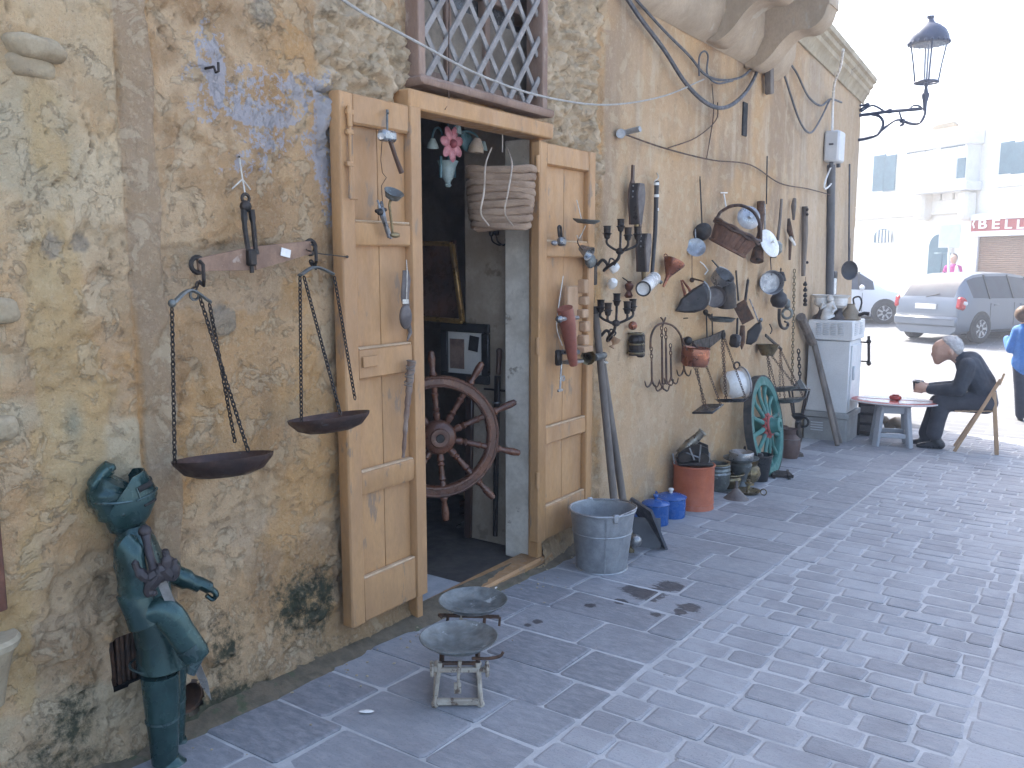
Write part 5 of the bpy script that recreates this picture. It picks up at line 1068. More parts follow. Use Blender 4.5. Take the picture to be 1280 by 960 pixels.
# tools further along
def tool(name, label, cat, pts, rad, mat, extra=None):
    t = hang(name, label, cat, pts[0][0], pts[0][1], .03); b = MB(); b.tube([Wp(*p) for p in pts], rad, 8); b.build("shaft", mat, t)
    if extra:
        for nm, f_, m2 in extra: b = MB(); f_(b); b.build(nm, m2, t)
    return t
tool("garden_hoe", "long wooden handled hoe with iron head, left in the tool row", "hoe", [(977, 249, .04), (975, 275, .05), (972, 300, .05)], [.014, .014, .016], M_GREYWOOD, [("head", lambda b: (b.box(Wp(970, 310, .07), (.10, .12, .13), b=.03), b.cyl(Wp(969, 312, .05), Wp(968, 322, .05), .02, n=8), b.ball(Wp(963, 300, .05), (.02, .03, .05), 8)), M_VERD)])
tool("iron_shears", "rusty iron shears hanging second in the tool row", "shears", [(993, 249, .04), (992, 258, .05), (992, 275, .05)], [.02, .026, .012], M_GREYWOOD, [("blade", lambda b: (b.tube([Wp(986, 273, .05), Wp(987, 288, .06), Wp(991, 300, .06)], [.014, .03, .018], 8), b.tube([Wp(988, 298, .05), Wp(987, 325, .05)], [.02, .012], 8)), M_RUST), ("bone_grip", lambda b: b.tube([Wp(988, 297, .06), Wp(993, 306, .08)], .016, 8), M_WHITE)])
tool("long_gun_stock", "long grey wooden stock or plank hanging beside the tool row", "wooden stock", [(1006, 258, .04), (1006, 290, .05), (1004, 345, .05)], [.03, .036, .022], M_GREYWOOD, [("bolt", lambda b: [b.ball(Wp(1009, v, .08), .016, 8) for v in (262, 268, 328)], M_IRON)])
t = hang("weight_string", "string of small iron weights hung under the long grey stock", "weights", 1007, 350)
for k, v in enumerate((355, 362, 369, 375, 380)): b = MB(); p = Wp(1006.5, v, .05); b.lathe([(0, -.025), (.02, -.02), (.024, 0), (.012, .015), (.014, .025), (0, .028)], p, (0, .2*(-1)**k, 1), 10); b.build("weight", M_IRON, t)
b = MB(); b.tube([Wp(1007, 346, .02), Wp(1006.5, 382, .045)], .003, 5); b.build("cord", M_RUST, t)
t = hang("long_chain", "long thin pale chain hanging straight down the wall near the cabinet", "chain", 993, 336); b = MB(); b.chain(Wp(993, 337, .03), Wp(990, 480, .04), .045, .005); b.build("links", M_BRASS, t)
pan("grey steel round pan seen from its side below the white lid", (965, 353), .12, .11, .08, (.55, -.8, .05), M_ALU, (963, 322), "saucepan", "pan", hm=M_IRON)
t = hang("small_bell", "small dark cast bell right of the grey steel pan", "bell", 976, 335); b = MB(); b.lathe([(0, .06), (.025, .055), (.04, .02), (.055, -.03), (.05, -.03), (0, .03)], Wp(976, 347, .08), (0, .1, 1), 14); b.build("bell_body", M_IRON, t); b = MB(); b.torus(Wp(976, 337, .08), (1, 0, 0), .016, .005, 10, 5); b.build("loop", M_IRON, t)
t = hang("black_flask", "round black gourd flask hung below the grey steel pan", "flask", 973, 362); b = MB(); b.lathe([(0, -.085), (.05, -.075), (.08, -.03), (.082, 0), (.06, .05), (.025, .075), (.022, .10), (0, .1)], Wp(974, 374, .12), (.1, .1, 1), 18); b.build("body", M_LEATH, t); b = MB(); b.torus(Wp(974, 362, .12), (1, .5, 0), .02, .005, 10, 5); b.build("ring", M_IRON, t)
t = hang("pulley_block", "iron pulley block with large curved hook under the black flask", "pulley", 983, 366); b = MB()
b.box(Wp(984, 380, .06), (.06, .06, .10), b=.02); b.torus(Wp(984, 392, .06), (.6, -.8, 0), .05, .014, 14, 6); b.build("block", M_VERD, t)
b = MB(); b.tube(curve([Wp(974, 386, .08), Wp(974, 400, .08), Wp(977, 409, .08), Wp(983, 410, .08), Wp(985, 404, .08), Wp(981, 402, .08)], 5), [.016]*15+[.014]*5+[.010]*6, 8); b.build("hook", M_IRON, t)
t = hang("pan_scale", "brass bowl and beam scale with two grey green pans, near the cart wheel", "balance scale", 960, 410)
b = MB(); b.lathe([(0, -.10), (.055, -.10), (.085, -.04), (.10, 0), (.108, .004), (.10, .0), (.05, -.09), (0, -.09)], Wp(960, 431, .10), (.0, .05, 1), 20); b.build("bowl", M_BRASS, t)
b = MB(); b.bar(Wp(957, 419, .06), Wp(977, 437, .06), .03, .016, (1, 0, 0), .004); b.tube(curve([Wp(962, 405, .03), Wp(965, 412, .06), Wp(963, 417, .06)], 4), .006, 6); b.build("beam", M_IRON, t)
for (c, o, r_, ax2) in (((976, 484), .16, .16, (-.15, .05, 1)), ((987, 498), .26, .15, (-.15, .05, 1))):
    b = MB(); C_ = Wp(*c, o); b.lathe([(0, -.045), (r_*.6, -.04), (r_*.9, -.015), (r_, 0), (r_*.97, 0), (r_*.6, -.03), (0, -.035)], C_, ax2, 26); b.build("pan", M_VERD, t)
    for k in range(3): a = 2*math.pi*k/3+.5; b = MB(); b.chain(Wp(958 if c[0] < 980 else 975, 436, .07), C_+V((r_*.9*math.cos(a), r_*.9*math.sin(a), 0)), .035, .0025); b.build("chain", M_RUST, t)
t = hang("white_chamber_pot", "round white enamel pot with grey rim above the cart wheel", "pot", 921, 455); b = MB(); C_ = Wp(929, 478, .18); b.lathe([(.115, .0), (.135, .006), (.13, -.004), (.108, -.02), (.116, -.06), (.115, -.12), (.085, -.17), (0, -.18), (0, -.17), (.08, -.16), (.108, -.11)], C_, (.55, .62, .12), 28); b.build("body", M_WHITE, t)
b = MB(); b.torus(Wp(921, 457, .06), (.8, -.6, 0), .03, .008, 14, 6); b.build("handle", M_IRON, t)
b = MB(); b.torus(C_, (.55, .62, .12), .132, .008, 28, 6); b.build("rim", M_ALU, t)
# hanging lantern frame
t = hang("iron_lantern", "old square iron lantern frame hanging from a chain beside the cabinet", "lantern", 997, 440); B_ = Bill(Wp(1000, 500, .25))
b = MB(); b.chain(B_(998, 437), B_(1000, 474), .05, .006); b.build("chain", M_IRON, t)
T = [B_(986, 487, -.09), B_(1008, 487, -.09), B_(1012, 487, .12), B_(990, 487, .12)]; D = [B_(991, 517, -.05), B_(1002, 517, -.05), B_(1004, 517, .06), B_(993, 517, .06)]; ap = B_(1000, 473)
b = MB()
for i in range(4): b.bar(T[i], T[(i+1) % 4], .016, .016); b.bar(D[i], D[(i+1) % 4], .014, .014); b.bar(T[i], D[i], .014, .014)
b.build("frame", M_IRON, t)
b = MB()
for i in range(4): b.add([ap, T[i]+(T[i]-ap)*.12, T[(i+1) % 4]+(T[(i+1) % 4]-ap)*.12], [(0, 1, 2)])
b.build("roof", M_VERD, t)
b = MB(); c = B_(998, 519); b.lathe([(.07, 0), (.05, -.03), (.025, -.05), (.03, -.07), (.012, -.09), (0, -.12)], c, (0, 0, 1), 12); b.build("finial", M_IRON, t)
# three hooks, small things on bare wall
for (u, v) in ((854, 398), (963, 322)): 
    b = nail(u, v, None, .04); b.build("wall_nail", M_IRON, label="bare iron nail in the wall beside the hook rack" if u < 900 else "bare iron nail in the wall above the grey steel pan", cat="nail")
# ------------------------------------------------------------------ against the foot of the wall
M_GALV = pm("galvanised_zinc", (.40, .41, .42), (.29, .30, .31), 11, .5, .55, .12, 45, .001, ((.20, .20, .2), .66, 10))
M_BLUE = pm("blue_enamel", (.03, .115, .36), (.022, .085, .27), 6, .2, 0, .06, 30, .001, ((.02, .03, .07), .7, 16))
M_TERRA = pm("orange_painted_tin", (.47, .13, .055), (.38, .10, .045), 4, .5, 0, .15, 30, .002, ((.28, .09, .05), .63, 8))
M_SLATE = pm("dark_slate", (.075, .08, .095), (.10, .105, .115), 5, .5, 0, .2, 40)
def wallfoot(u, v): return Gp(u, v)
# two poles by the shutter
t = thing("leaning_pole", "dark round pole leaning on the wall by the right shutter, longest one", "pole", Gp(772, 626), R(90)); b = MB(); b.tube([Wp(772, 668, .19), Wp(764, 590, .15), Wp(744, 388, .06)], [.026, .025, .022], 10); b.build("shaft", M_GREYWOOD, t); b = MB(); b.cyl(Wp(744, 392, .065), Wp(743, 383, .06), .025, n=10); b.build("cap", M_IRON, t)
t = thing("leaning_pole", "dark round pole leaning close beside the longest pole, its top tied", "pole", Gp(779, 626), R(90)); b = MB(); b.tube([Wp(784, 665, .19), Wp(776, 606, .16), Wp(752, 446, .08)], [.026, .025, .022], 10); b.build("shaft", M_GREYWOOD, t); b = MB(); b.torus(Wp(754, 452, .09), (.2, .1, 1), .028, .006, 12, 5); b.build("tie", M_ROPE, t)
t = hang("brass_horn", "small brass horn and torch tied at top of leaning poles", "horn", 745, 446, .08); b = MB(); b.lathe([(.045, 0), (.03, .012), (.016, .04), (.011, .09), (.010, .13), (.007, .13), (.013, .04), (.028, .014)], Wp(735, 447, .17), (-.55, .8, .1), 18); b.build("bell_mouth", M_BRASS, t); b = MB(); b.cyl(Wp(743, 447, .14), Wp(755, 444, .12), .022, n=10); b.build("barrel", M_VERD, t)
# bucket
bp = Gp(752, 709); bm = depth(bp)/F; r1, r2, hh = 31*bm, 40*bm, 76*bm
t = thing("zinc_bucket", "large galvanised zinc bucket with folded handle by the right shutter", "bucket", bp, 0)
b = MB(lf(t)); b.lathe([(0, 0), (r1*.97, 0), (r1, .012), (r1+(r2-r1)*.03, .016), (r2, hh), (r2-.006, hh), (r1-.004, .02), (0, .02)], (0, 0, 0), (0, 0, 1), 40); b.build("body", M_GALV, t)
b = MB(lf(t)); b.torus((0, 0, hh), (0, 0, 1), r2+.002, .007, 40, 8); b.build("rim", M_GALV, t); b = MB(lf(t)); b.torus((0, 0, .008), (0, 0, 1), r1+.003, .006, 40, 6); b.build("base_rim", M_GALV, t); b = MB(lf(t)); b.torus((0, 0, hh*.64), (0, 0, 1), r1+(r2-r1)*.64, .004, 40, 6); b.build("ridge", M_GALV, t)
b = MB(lf(t)); a_ = R(-38); d_ = V((math.cos(a_), math.sin(a_), 0)); b.tube(curve([V((0, 0, hh))+d_*(r2+.008), V((0, 0, hh+.01))+d_*(r2*.55)+V((d_.y, -d_.x, 0))*-(r2*.86), V((0, 0, hh+.012))-V((d_.y, -d_.x, 0))*(r2*1.02), V((0, 0, hh+.01))-d_*(r2*.55)-V((d_.y, -d_.x, 0))*(r2*.86), V((0, 0, hh))-d_*(r2+.008)], 7), .005, 7); b.build("handle", M_STEEL, t)
for s_ in (1, -1): b = MB(lf(t)); b.box(V((0, 0, hh-.01))+d_*(s_*(r2+.004)), (.02, .035, .05), Matrix.Rotation(a_, 4, 'Z'), .006); b.build("handle_lug", M_GALV, t)
b = MB(lf(t)); a2 = facing(bp)-R(90)+.12; dd = V((math.cos(a2), math.sin(a2), 0)); b.bar(dd*(r1+.003)+V((0, 0, .01)), dd*(r2+.002)+V((0, 0, hh)), .008, .005, dd); b.build("seam", M_GALV, t)
# small tap pillar, blue pots, slates
t = thing("brass_pillar_tap", "dark brass fitting with round ball between bucket and slate slab", "fitting", Gp(786, 692), 0); p = Gp(786, 690); b = MB(); b.lathe([(0, 0), (.035, 0), (.035, .015), (.02, .03), (.03, .06), (.018, .08), (.026, .12), (.014, .14), (.018, .17), (0, .18)], p, (0, 0, 1), 16); b.build("pillar", M_BRASS, t); b = MB(); b.ball(Gp(794, 676, .10), .042, 14); b.build("ball", M_STEEL, t)
def blue_pot(label, u, v, rpx, hpx, lid_, ang):
    p = Gp(u, v); m = depth(p)/F; r, h = rpx*m, hpx*m; t = thing("blue_enamel_pot", label, "pot", p, 0, "blue enamel pots by the wall")
    b = MB(lf(t)); b.lathe([(0, 0), (r*.95, 0), (r, .008), (r, h), (r*1.06, h+.004), (r*.98, h+.004), (r*.95, h-.02), (0, .01)], (0, 0, 0), (0, 0, 1), 30); b.build("body", M_BLUE, t)
    if lid_:
        b = MB(lf(t)); b.lathe([(r*1.07, h+.006), (r*1.0, h+.012), (r*.6, h+.028), (0, h+.034)], (0, 0, 0), (0, 0, 1), 30); ld = b.build("lid", M_BLUE, t); b = MB(lf(t)); b.lathe([(.01, h+.03), (.012, h+.05), (.02, h+.056), (.018, h+.068), (0, h+.07)], (0, 0, 0), (0, 0, 1), 14); b.build("knob", M_WHITE if lid_ == 2 else M_BLUE, ld)
    d = V((math.cos(ang), math.sin(ang), 0)); b = MB(lf(t)); b.tube([d*r+V((0, 0, h*.86)), d*(r+.07)+V((0, 0, h*.86+.035)), d*(r+.13)+V((0, 0, h*.86+.05))], [.012, .011, .013], 8); b.build("handle", M_LEATH if lid_ != 2 else M_BLUE, t)
blue_pot("lidded blue enamel pot with white knob, farthest of three by the canister", 838, 645, 18.5, 24, 2, R(160))
blue_pot("blue enamel saucepan with dark lid knob standing behind the slate slab", 819, 655, 16.5, 26, 1, R(-150))
blue_pot("blue enamel pot half hidden between zinc bucket and slate slab", 796, 672, 17, 24, 1, R(175))
def slab(p, along, up, th, name, label):
    q = MB(); al, upv = V(along), V(up); nz = al.cross(upv).normalized(); vs = [p+k*nz*th/2+a*al+c*upv for k in (-1, 1) for c in (0, 1) for a in (0, 1)]; q.add(vs, [(0, 2, 3, 1), (4, 5, 7, 6), (0, 1, 5, 4), (2, 6, 7, 3), (0, 4, 6, 2), (1, 3, 7, 5)]); return q.build(name, M_SLATE, label=label, cat="slate")
a0 = Gp(834, 688); slab(a0, V((-.24, .20, 0)), V((-.04, -.16, .29)), .016, "slate_slab", "grey slate slab leaning by the blue pots, its edge facing out")
a1 = Gp(826, 686); slab(a1, V((-.20, -.10, 0)), V((-.02, .03, .19)), .014, "slate_slab", "dark square slate standing under the leaning slate slab")
# orange canister with model cannon
cp_ = Gp(866, 634); cm = depth(cp_)/F; cr, chh = 25*cm, 56*cm
t = thing("orange_canister", "rusty orange round tin canister carrying the small model cannon", "canister", cp_, 0); b = MB(lf(t)); b.lathe([(0, 0), (cr, 0), (cr+.004, .006), (cr, .014), (cr, chh-.02), (cr+.004, chh-.012), (cr+.004, chh), (cr-.004, chh), (cr-.006, chh-.012), (0, chh-.02)], (0, 0, 0), (0, 0, 1), 36); b.build("body", M_TERRA, t)
b = MB(lf(t)); b.torus((0, 0, .05), (0, 0, 1), cr+.001, .004, 36, 5); b.build("base_rim", M_TERRA, t); b = MB(lf(t)); b.torus((0, 0, chh-.006), (0, 0, 1), cr+.003, .006, 36, 6); b.build("rim", M_TERRA, t)
tp = cp_+V((0, 0, chh+.004)); B_ = Bill(tp); ca = thing("model_cannon", "small black model cannon with silver barrel on the orange canister", "model cannon", tp, 0)
b = MB(); b.box(tp+V((0, 0, .015)), (.26, .26, .025), Matrix.Rotation(B_.rz+.1, 4, 'Z'), .008); b.build("base_board", M_IRON, ca)
b = MB(); b.tube([B_(850, 568), B_(862, 556), B_(868, 550), B_(879, 539)], [.042, .046, .036, .028], 16); b.torus(B_(878, 540), B_(879, 539)-B_(850, 568), .03, .007, 16, 6); b.torus(B_(862, 556), B_(879, 539)-B_(850, 568), .044, .006, 16, 6); b.ball(B_(848, 570), .024, 10); b.build("barrel", pm("worn_silver_brass", (.42, .40, .34), (.18, .16, .13), 14, .4, .8, .2, 50), ca)
for y in (-.06, .06): b = MB(); b.plate([(-.12, 0), (.11, 0), (.10, .10), (.02, .13), (-.06, .10), (-.12, .05)], .022, tp+V((0, 0, .03))+B_.n*y, B_.x, (0, 0, 1), .004); b.build("carriage_cheek", M_IRON, ca)
for y in (-.09, .09):
    for x in (-.07, .07): b = MB(); c = tp+V((0, 0, .055))+B_.n*y+B_.x*x; b.lathe([(0, -.012), (.04, -.012), (.042, 0), (.04, .012), (0, .012)], c, B_.n, 16); b.build("wheel", M_IRON, ca)
for (u1, v1, u2, v2, y) in ((868, 575, 862, 560, -.11), (874, 578, 876, 556, -.1), (886, 582, 887, 566, -.08), (843, 580, 841, 567, -.08), (858, 566, 874, 572, -.1)): b = MB(); b.tube([B_(u1, v1, y), B_(u2, v2, y)], .006, 6); b.build("rammer", M_STEEL, ca)
# brass pots
def pot(name, label, cat, u, v, prof, mat, group=None, parts=()):
    p = Gp(u, v); t = thing(name, label, cat, p, 0, group); b = MB(lf(t)); b.lathe(prof, (0, 0, 0), (0, 0, 1), 26); b.build("body", mat, t)
    for nm, f_, m2 in parts: b = MB(lf(t)); f_(b); b.build(nm, m2, t)
    return t
G_ = "old brass vessels on the paving"
pot("brass_cauldron", "tall ringed grey brass pot half hidden behind the orange canister", "pot", 896, 613, [(0, 0), (.07, 0), (.10, .06), (.105, .14), (.11, .15), (.10, .165), (.108, .18), (.10, .2), (.106, .215), (.095, .23), (.085, .23), (.09, .1), (0, .02)], M_VERD, G_, [("rim", lambda b: b.torus((0, 0, .23), (0, 0, 1), .095, .008, 24, 6), M_BRASS)])
pot("brass_bowl", "squat wide brass bowl between the ringed pot and brazier", "bowl", 911, 611, [(0, 0), (.07, 0), (.085, .03), (.10, .09), (.09, .11), (.10, .125), (.125, .135), (.12, .14), (.08, .11), (.07, .02), (0, .02)], M_BRASS, G_, [("rim", lambda b: b.torus((0, 0, .137), (0, 0, 1), .122, .006, 24, 6), M_BRASS)])
pot("brazier", "stacked brass brazier with wide dark dish, tallest of the brass vessels", "brazier", 925, 609, [(0, 0), (.08, 0), (.075, .03), (.05, .06), (.06, .12), (.085, .16), (.095, .20), (.08, .22), (.11, .235), (.145, .25), (.15, .26), (.11, .245), (0, .24)], M_VERD, G_, [("top_pot", lambda b: b.lathe([(.10, .245), (.105, .30), (.10, .31), (.09, .305), (0, .27)], (0, 0, 0), (0, 0, 1), 22), M_STEEL)])
pot("brass_urn", "round bellied dull brass urn in front of the iron bucket", "urn", 934, 606, [(0, 0), (.06, 0), (.055, .02), (.09, .05), (.11, .10), (.10, .15), (.075, .175), (.085, .2), (.095, .205), (.08, .2), (.06, .17), (0, .12)], M_BRASS, G_, [("handle", lambda b: [b.torus((math.cos(a)*.11, math.sin(a)*.11, .12), (-math.sin(a), math.cos(a), 0), .025, .006, 12, 5) for a in (R(-60), R(120))], M_BRASS)])
pot("brass_chamberstick", "brass chamber candlestick with round saucer, frontmost of the vessels", "candlestick", 935, 617, [(0, 0), (.07, 0), (.09, .02), (.105, .03), (.098, .03), (.06, .012), (.02, .014), (.014, .03), (.018, .05), (.012, .07), (.03, .085), (.03, .095), (.014, .1), (.02, .115), (0, .12)], M_BRASS, G_, [("handle", lambda b: b.torus((.125, .01, .03), (0, 1, 0), .025, .005, 12, 5), M_BRASS)])
pot("tin_funnel", "grey tin funnel standing upside down before the brass vessels", "funnel", 920, 624, [(.095, 0), (.098, .004), (.03, .075), (.014, .09), (.011, .15), (.008, .15), (.01, .09)], M_SPOON, G_, [("rim", lambda b: b.torus((0, 0, .004), (0, 0, 1), .096, .004, 24, 5), M_SPOON)])
b = MB(); p = Gp(908, 615); b.lathe([(0, 0), (.05, 0), (.075, .012), (.07, .014), (0, .008)], p, (0, 0, 1), 20); b.build("small_dish", M_VERD, label="tiny flat grey dish lying under the squat brass bowl", cat="dish", group=G_)
ib = Gp(949, 601); im = depth(ib)/F; t = thing("iron_bucket", "dark grey iron bucket standing in front of the cart wheel", "bucket", ib, 0); b = MB(lf(t)); b.lathe([(0, 0), (10*im, 0), (10.5*im, .02), (15*im, 33*im), (14*im, 33*im), (9*im, .03), (0, .03)], (0, 0, 0), (0, 0, 1), 26); b.build("body", M_TRAY, t)
b = MB(lf(t)); b.torus((0, 0, 33*im), (0, 0, 1), 14.8*im, .008, 26, 6); b.build("rim", M_IRON, t)
B_ = Bill(ib); t = thing("iron_axle", "heavy black iron bar resting across the dark iron bucket", "iron bar", B_(936, 568), B_.rz); b = MB(); b.bar(B_(920, 566, .02), B_(957, 574, -.02), .05, .04, (0, 0, 1), .01); b.build("bar", M_IRON, t); b = MB(); b.torus(B_(931, 563), B_.x, .03, .012, 12, 6); b.build("ring", M_IRON, t); b = MB(); b.box(B_(947, 571, -.03), (.10, .06, .07), b=.015); b.build("clamp", M_IRON, t)
# cart wheel
M_TEAL2 = pm("chipped_teal_paint", (.055, .195, .165), (.045, .15, .13), 8, .55, 0, .2, 40, .002, ((.22, .20, .17), .66, 12))
M_TYRE = pm("dark_iron_tyre", (.045, .05, .05), (.09, .085, .08), 12, .6, .4)
hub = Wp(956, 524, .17); Rw = 62*depth(hub)/F
nrm = V((.985, .03, .17)).normalized(); xx = V((0, 0, 1)).cross(nrm).normalized(); yy = nrm.cross(xx)
low = hub-yy*Rw; hub.z += gz(low.y)-low.z+.0
t = thing("cart_wheel", "teal painted wooden cart wheel with red hub leaning on the wall", "cart wheel", hub-yy*Rw, math.atan2(nrm.y, nrm.x)+R(90))
b = MB(); b.lathe([(Rw, -.035), (Rw+.012, -.035), (Rw+.012, .035), (Rw, .035), (Rw, -.035)], hub, nrm, 56); b.build("iron_tyre", M_TYRE, t)
for k in range(6):
    b = MB(); a0_ = 2*math.pi*k/6; b.lathe([(Rw-.075, -.03), (Rw-.002, -.033), (Rw-.002, .033), (Rw-.075, .03), (Rw-.08, .02), (Rw-.08, -.02), (Rw-.075, -.03)], hub, nrm, 10, a0=a0_+.006, a1=a0_+2*math.pi/6-.006); b.build("felloe", M_TEAL2, t)
b = MB(); b.lathe([(0, -.13), (.05, -.13), (.06, -.10), (.085, -.05), (.09, .05), (.065, .09), (.066, .14), (.05, .15), (.03, .15), (.028, .12), (0, .12)], hub, nrm, 24); hb = b.build("hub", M_TEAL2, t)
b = MB(); b.torus(hub+nrm*.058, nrm, .082, .014, 22, 6); b.build("red_band", pm("faded_red_paint", (.40, .07, .06), (.3, .06, .05)), hb)
for k in range(12):
    a = 2*math.pi*(k+.25)/12; d = xx*math.cos(a)+yy*math.sin(a); b = MB(); b.tube([hub+d*.07+nrm*.02, hub+d*.16+nrm*.02, hub+d*(Rw-.18), hub+d*(Rw-.07)], [(.026, .02), (.018, .024), (.016, .02), (.024, .022)], 8, flat=nrm); sp_ = b.build("spoke", M_TEAL2, t)
    b = MB(); b.tube([hub+d*.085+nrm*.024, hub+d*.115+nrm*.022], [(.028, .024), (.023, .027)], 8, flat=nrm); b.build("red_collar", bpy.data.materials["faded_red_paint"], sp_)
# iron bits, jugs, candle stand, small box
t = thing("iron_grate", "small black iron grate lying flat on paving by the cart wheel", "grate", Gp(973, 592), .2)
g = lambda u, v, h=.02: Gp(u, v, h)
for k in range(4): b = MB(); b.bar(g(959+k*1.5, 589+k*1.6), g(986+k*2, 591+k*1.5), .02, .03, b=.004); b.build("bar", M_IRON, t)
b = MB(); b.bar(g(964, 588), g(968, 596), .02, .034); b.bar(g(984, 589), g(987, 597), .02, .034); b.build("cross_bar", M_IRON, t)
M_CLAY = pm("brown_clay", (.13, .075, .055), (.085, .05, .04), 6, .6)
pot("clay_jug", "dark brown clay jar standing beyond the cart wheel", "jar", 986, 572, [(0, 0), (.085, 0), (.10, .05), (.11, .14), (.10, .2), (.06, .24), (.062, .28), (.075, .3), (.065, .3), (.05, .25), (0, .2)], M_CLAY, None, [("band", lambda b: b.torus((0, 0, .2), (0, 0, 1), .101, .005, 22, 5), M_SPOON)])
pot("clay_jug", "pale clay jar partly hidden between cart wheel and dark jar", "jar", 977, 569, [(0, 0), (.07, 0), (.09, .06), (.10, .16), (.08, .24), (.05, .27), (.055, .3), (.045, .3), (0, .2)], pm("pale_clay", (.36, .24, .17), (.28, .18, .13), 6, .7), None, [("lip", lambda b: b.torus((0, 0, .3), (0, 0, 1), .05, .007, 20, 5), M_CLAY)])
pot("iron_candle_stand", "dark twisted iron candle stand beside the brown clay jar", "stand", 996, 570, [(0, 0), (.07, 0), (.06, .03), (.025, .05), (.03, .12), (.05, .2), (.03, .26), (.035, .34), (.02, .4), (.05, .43), (.045, .44), (0, .42)], M_IRON, None, [("scroll", lambda b: b.torus((.05, 0, .36), (0, 1, 0), .05, .012, 14, 6), M_IRON)])
# ------------------------------------------------------------------ kitchen scale in the foreground
M_WORN = pm("worn_cream_paint", (.48, .43, .35), (.33, .28, .22), 12, .6, 0, .3, 50, .002, ((.12, .08, .055), .56, 22))
kb0 = Gp(572, 884); B_ = Bill(kb0); dk = B_.n
t = thing("kitchen_scale", "old iron kitchen scale with two round grey pans on the paving", "kitchen scale", kb0, B_.rz)
fz_ = V((0, 0, gz(kb0.y+.3)-gz(kb0.y)))
rear = .36
def S(u, v, y=0.0): return B_(u, v, y)
for s_, u in ((0, 544), (1, 601)):
    b = MB(); f0, f1 = S(u, 884), S(u, 884)+dk*rear; f1.z = gz(f1.y); b.tube([f0+V((0, 0, .02)), f0+V((0, 0, .02))-dk*.0, f1+V((0, 0, .02))], .010, 8); b.ball(f0+V((0, 0, .014)), .016, 10); b.ball(f1+V((0, 0, .014)), .016, 10); b.build("foot_rail", M_WORN, t)
    b = MB(); b.tube([S(u, 878), S(u+(3 if s_ == 0 else -2), 850), S(u+(6 if s_ == 0 else -4), 828)], [.008, .009, .011], 8); b.torus(S(u, 876), B_.x, .016, .006, 12, 6); b.build("front_leg", M_WORN, t)
    b = MB(); b.torus(S(540 if s_ == 0 else 609, 836, .0), B_.x, .024, .008, 16, 6); b.cyl(S(538 if s_ == 0 else 605, 836), S(546 if s_ == 0 else 612, 836), .014, n=10); b.build("bearing", M_WORN, t)
b = MB(); b.bar(S(545, 877), S(600, 877), .022, .026, b=.005); b.build("front_bar", M_WORN, t)
b = MB(); b.bar(S(538, 837), S(608, 837), .018, .020, b=.004); b.build("cross_bar", M_WORN, t)
b = MB(); b.tube([S(573, 866, -.01), S(573, 845, -.01), S(575, 826, -.01)], [.004, .006, .008], 8); b.box(S(572, 860, -.005), (.028, .008, .045), Matrix.Rotation(B_.rz, 4, 'Z'), .002); b.build("pointer", M_WORN, t)
for s_, u in ((0, 552), (1, 598)):
    b = MB(); a = S(u, 834); e = a+dk*(rear+.0); e.z += gz(e.y)-gz(a.y); b.tube([a, (a+e)/2+V((0, 0, .008)), e], [.009, .011, .008], 8); b.build("beam_arm", M_RUST, t)
b = MB(); b.bar(S(552, 829), S(600, 829), .012, .012); b.tube(curve([S(590, 823, -.0), S(612, 823, -.02), S(625, 820, -.03), S(629, 815, -.03)], 4), .006, 6); b.build("pan_support", M_RUST, t)
pcn = S(573.5, 796, .06); prn = 49*depth(pcn)/F
def scale_pan(c, r, tilt): b = MB(); b.lathe([(0, -.045), (r*.35, -.043), (r*.72, -.030), (r*.95, -.006), (r, .0), (r*1.01, .003), (r*.985, .004), (r*.93, -.002), (r*.7, -.022), (r*.35, -.034), (0, -.036)], c, tilt, 40); return b
M_PANV = pm("mottled_zinc_verdigris", (.23, .255, .255), (.13, .145, .145), 14, .5, .45, .2, 50, .001, ((.50, .56, .57), .60, 13))
ax1 = V((0, 0, 1)) + dk*-.02 + B_.x*-.02
scale_pan(pcn, prn, ax1).build("pan", M_PANV, t)
zr = pcn.z+gz(pcn.y+.36)-gz(pcn.y)+.005; pr_ = Zp(591.5, 750, zr); rr_ = 43*depth(pr_)/F
scale_pan(pr_, rr_, V((0, 0, 1))).build("pan", M_PANV, t)
Br = Bill(pr_); b = MB(); b.bar(Br(548, 769), Br(624, 771), .014, .012); b.tube([Br(622, 771), Br(625, 772), Br(624, 782)], .006, 6); b.tube([Br(548, 768), Br(553, 772)], .007, 6)
for u in (560, 606): b.tube([Br(u, 770), Br(u-1, 781)], .007, 6)
b.build("rear_support", M_RUST, t)
b = MB(); b.tube([Br(576, 762), Br(577, 782), V((Br(578, 790).x, Br(578, 790).y, gz(pr_.y)+.02))], [.008, .009, .010], 8); b.ball(Br(582, 778), .014, 8); b.build("rear_post", M_WORN, t)
b = MB(); b.cyl(pcn+V((0, 0, -.045)), pcn+V((0, 0, -.075)), .014, n=10); b.build("pan_boss", M_RUST, t)
# litter
for (u, v, w_, l_, lb) in ((458, 889, .012, .06, "crumpled silver foil scrap on paving near the kitchen scale"), (615, 734, .03, .06, "white paper scrap lying behind the kitchen scale's far pan")):
    b = MB(); p = Gp(u, v, .013); b.ball(p, (l_/2, w_, .004), 8, Matrix.Rotation(.6, 4, 'Z')); b.build("paper_scrap", M_WHITE, label=lb, cat="litter")
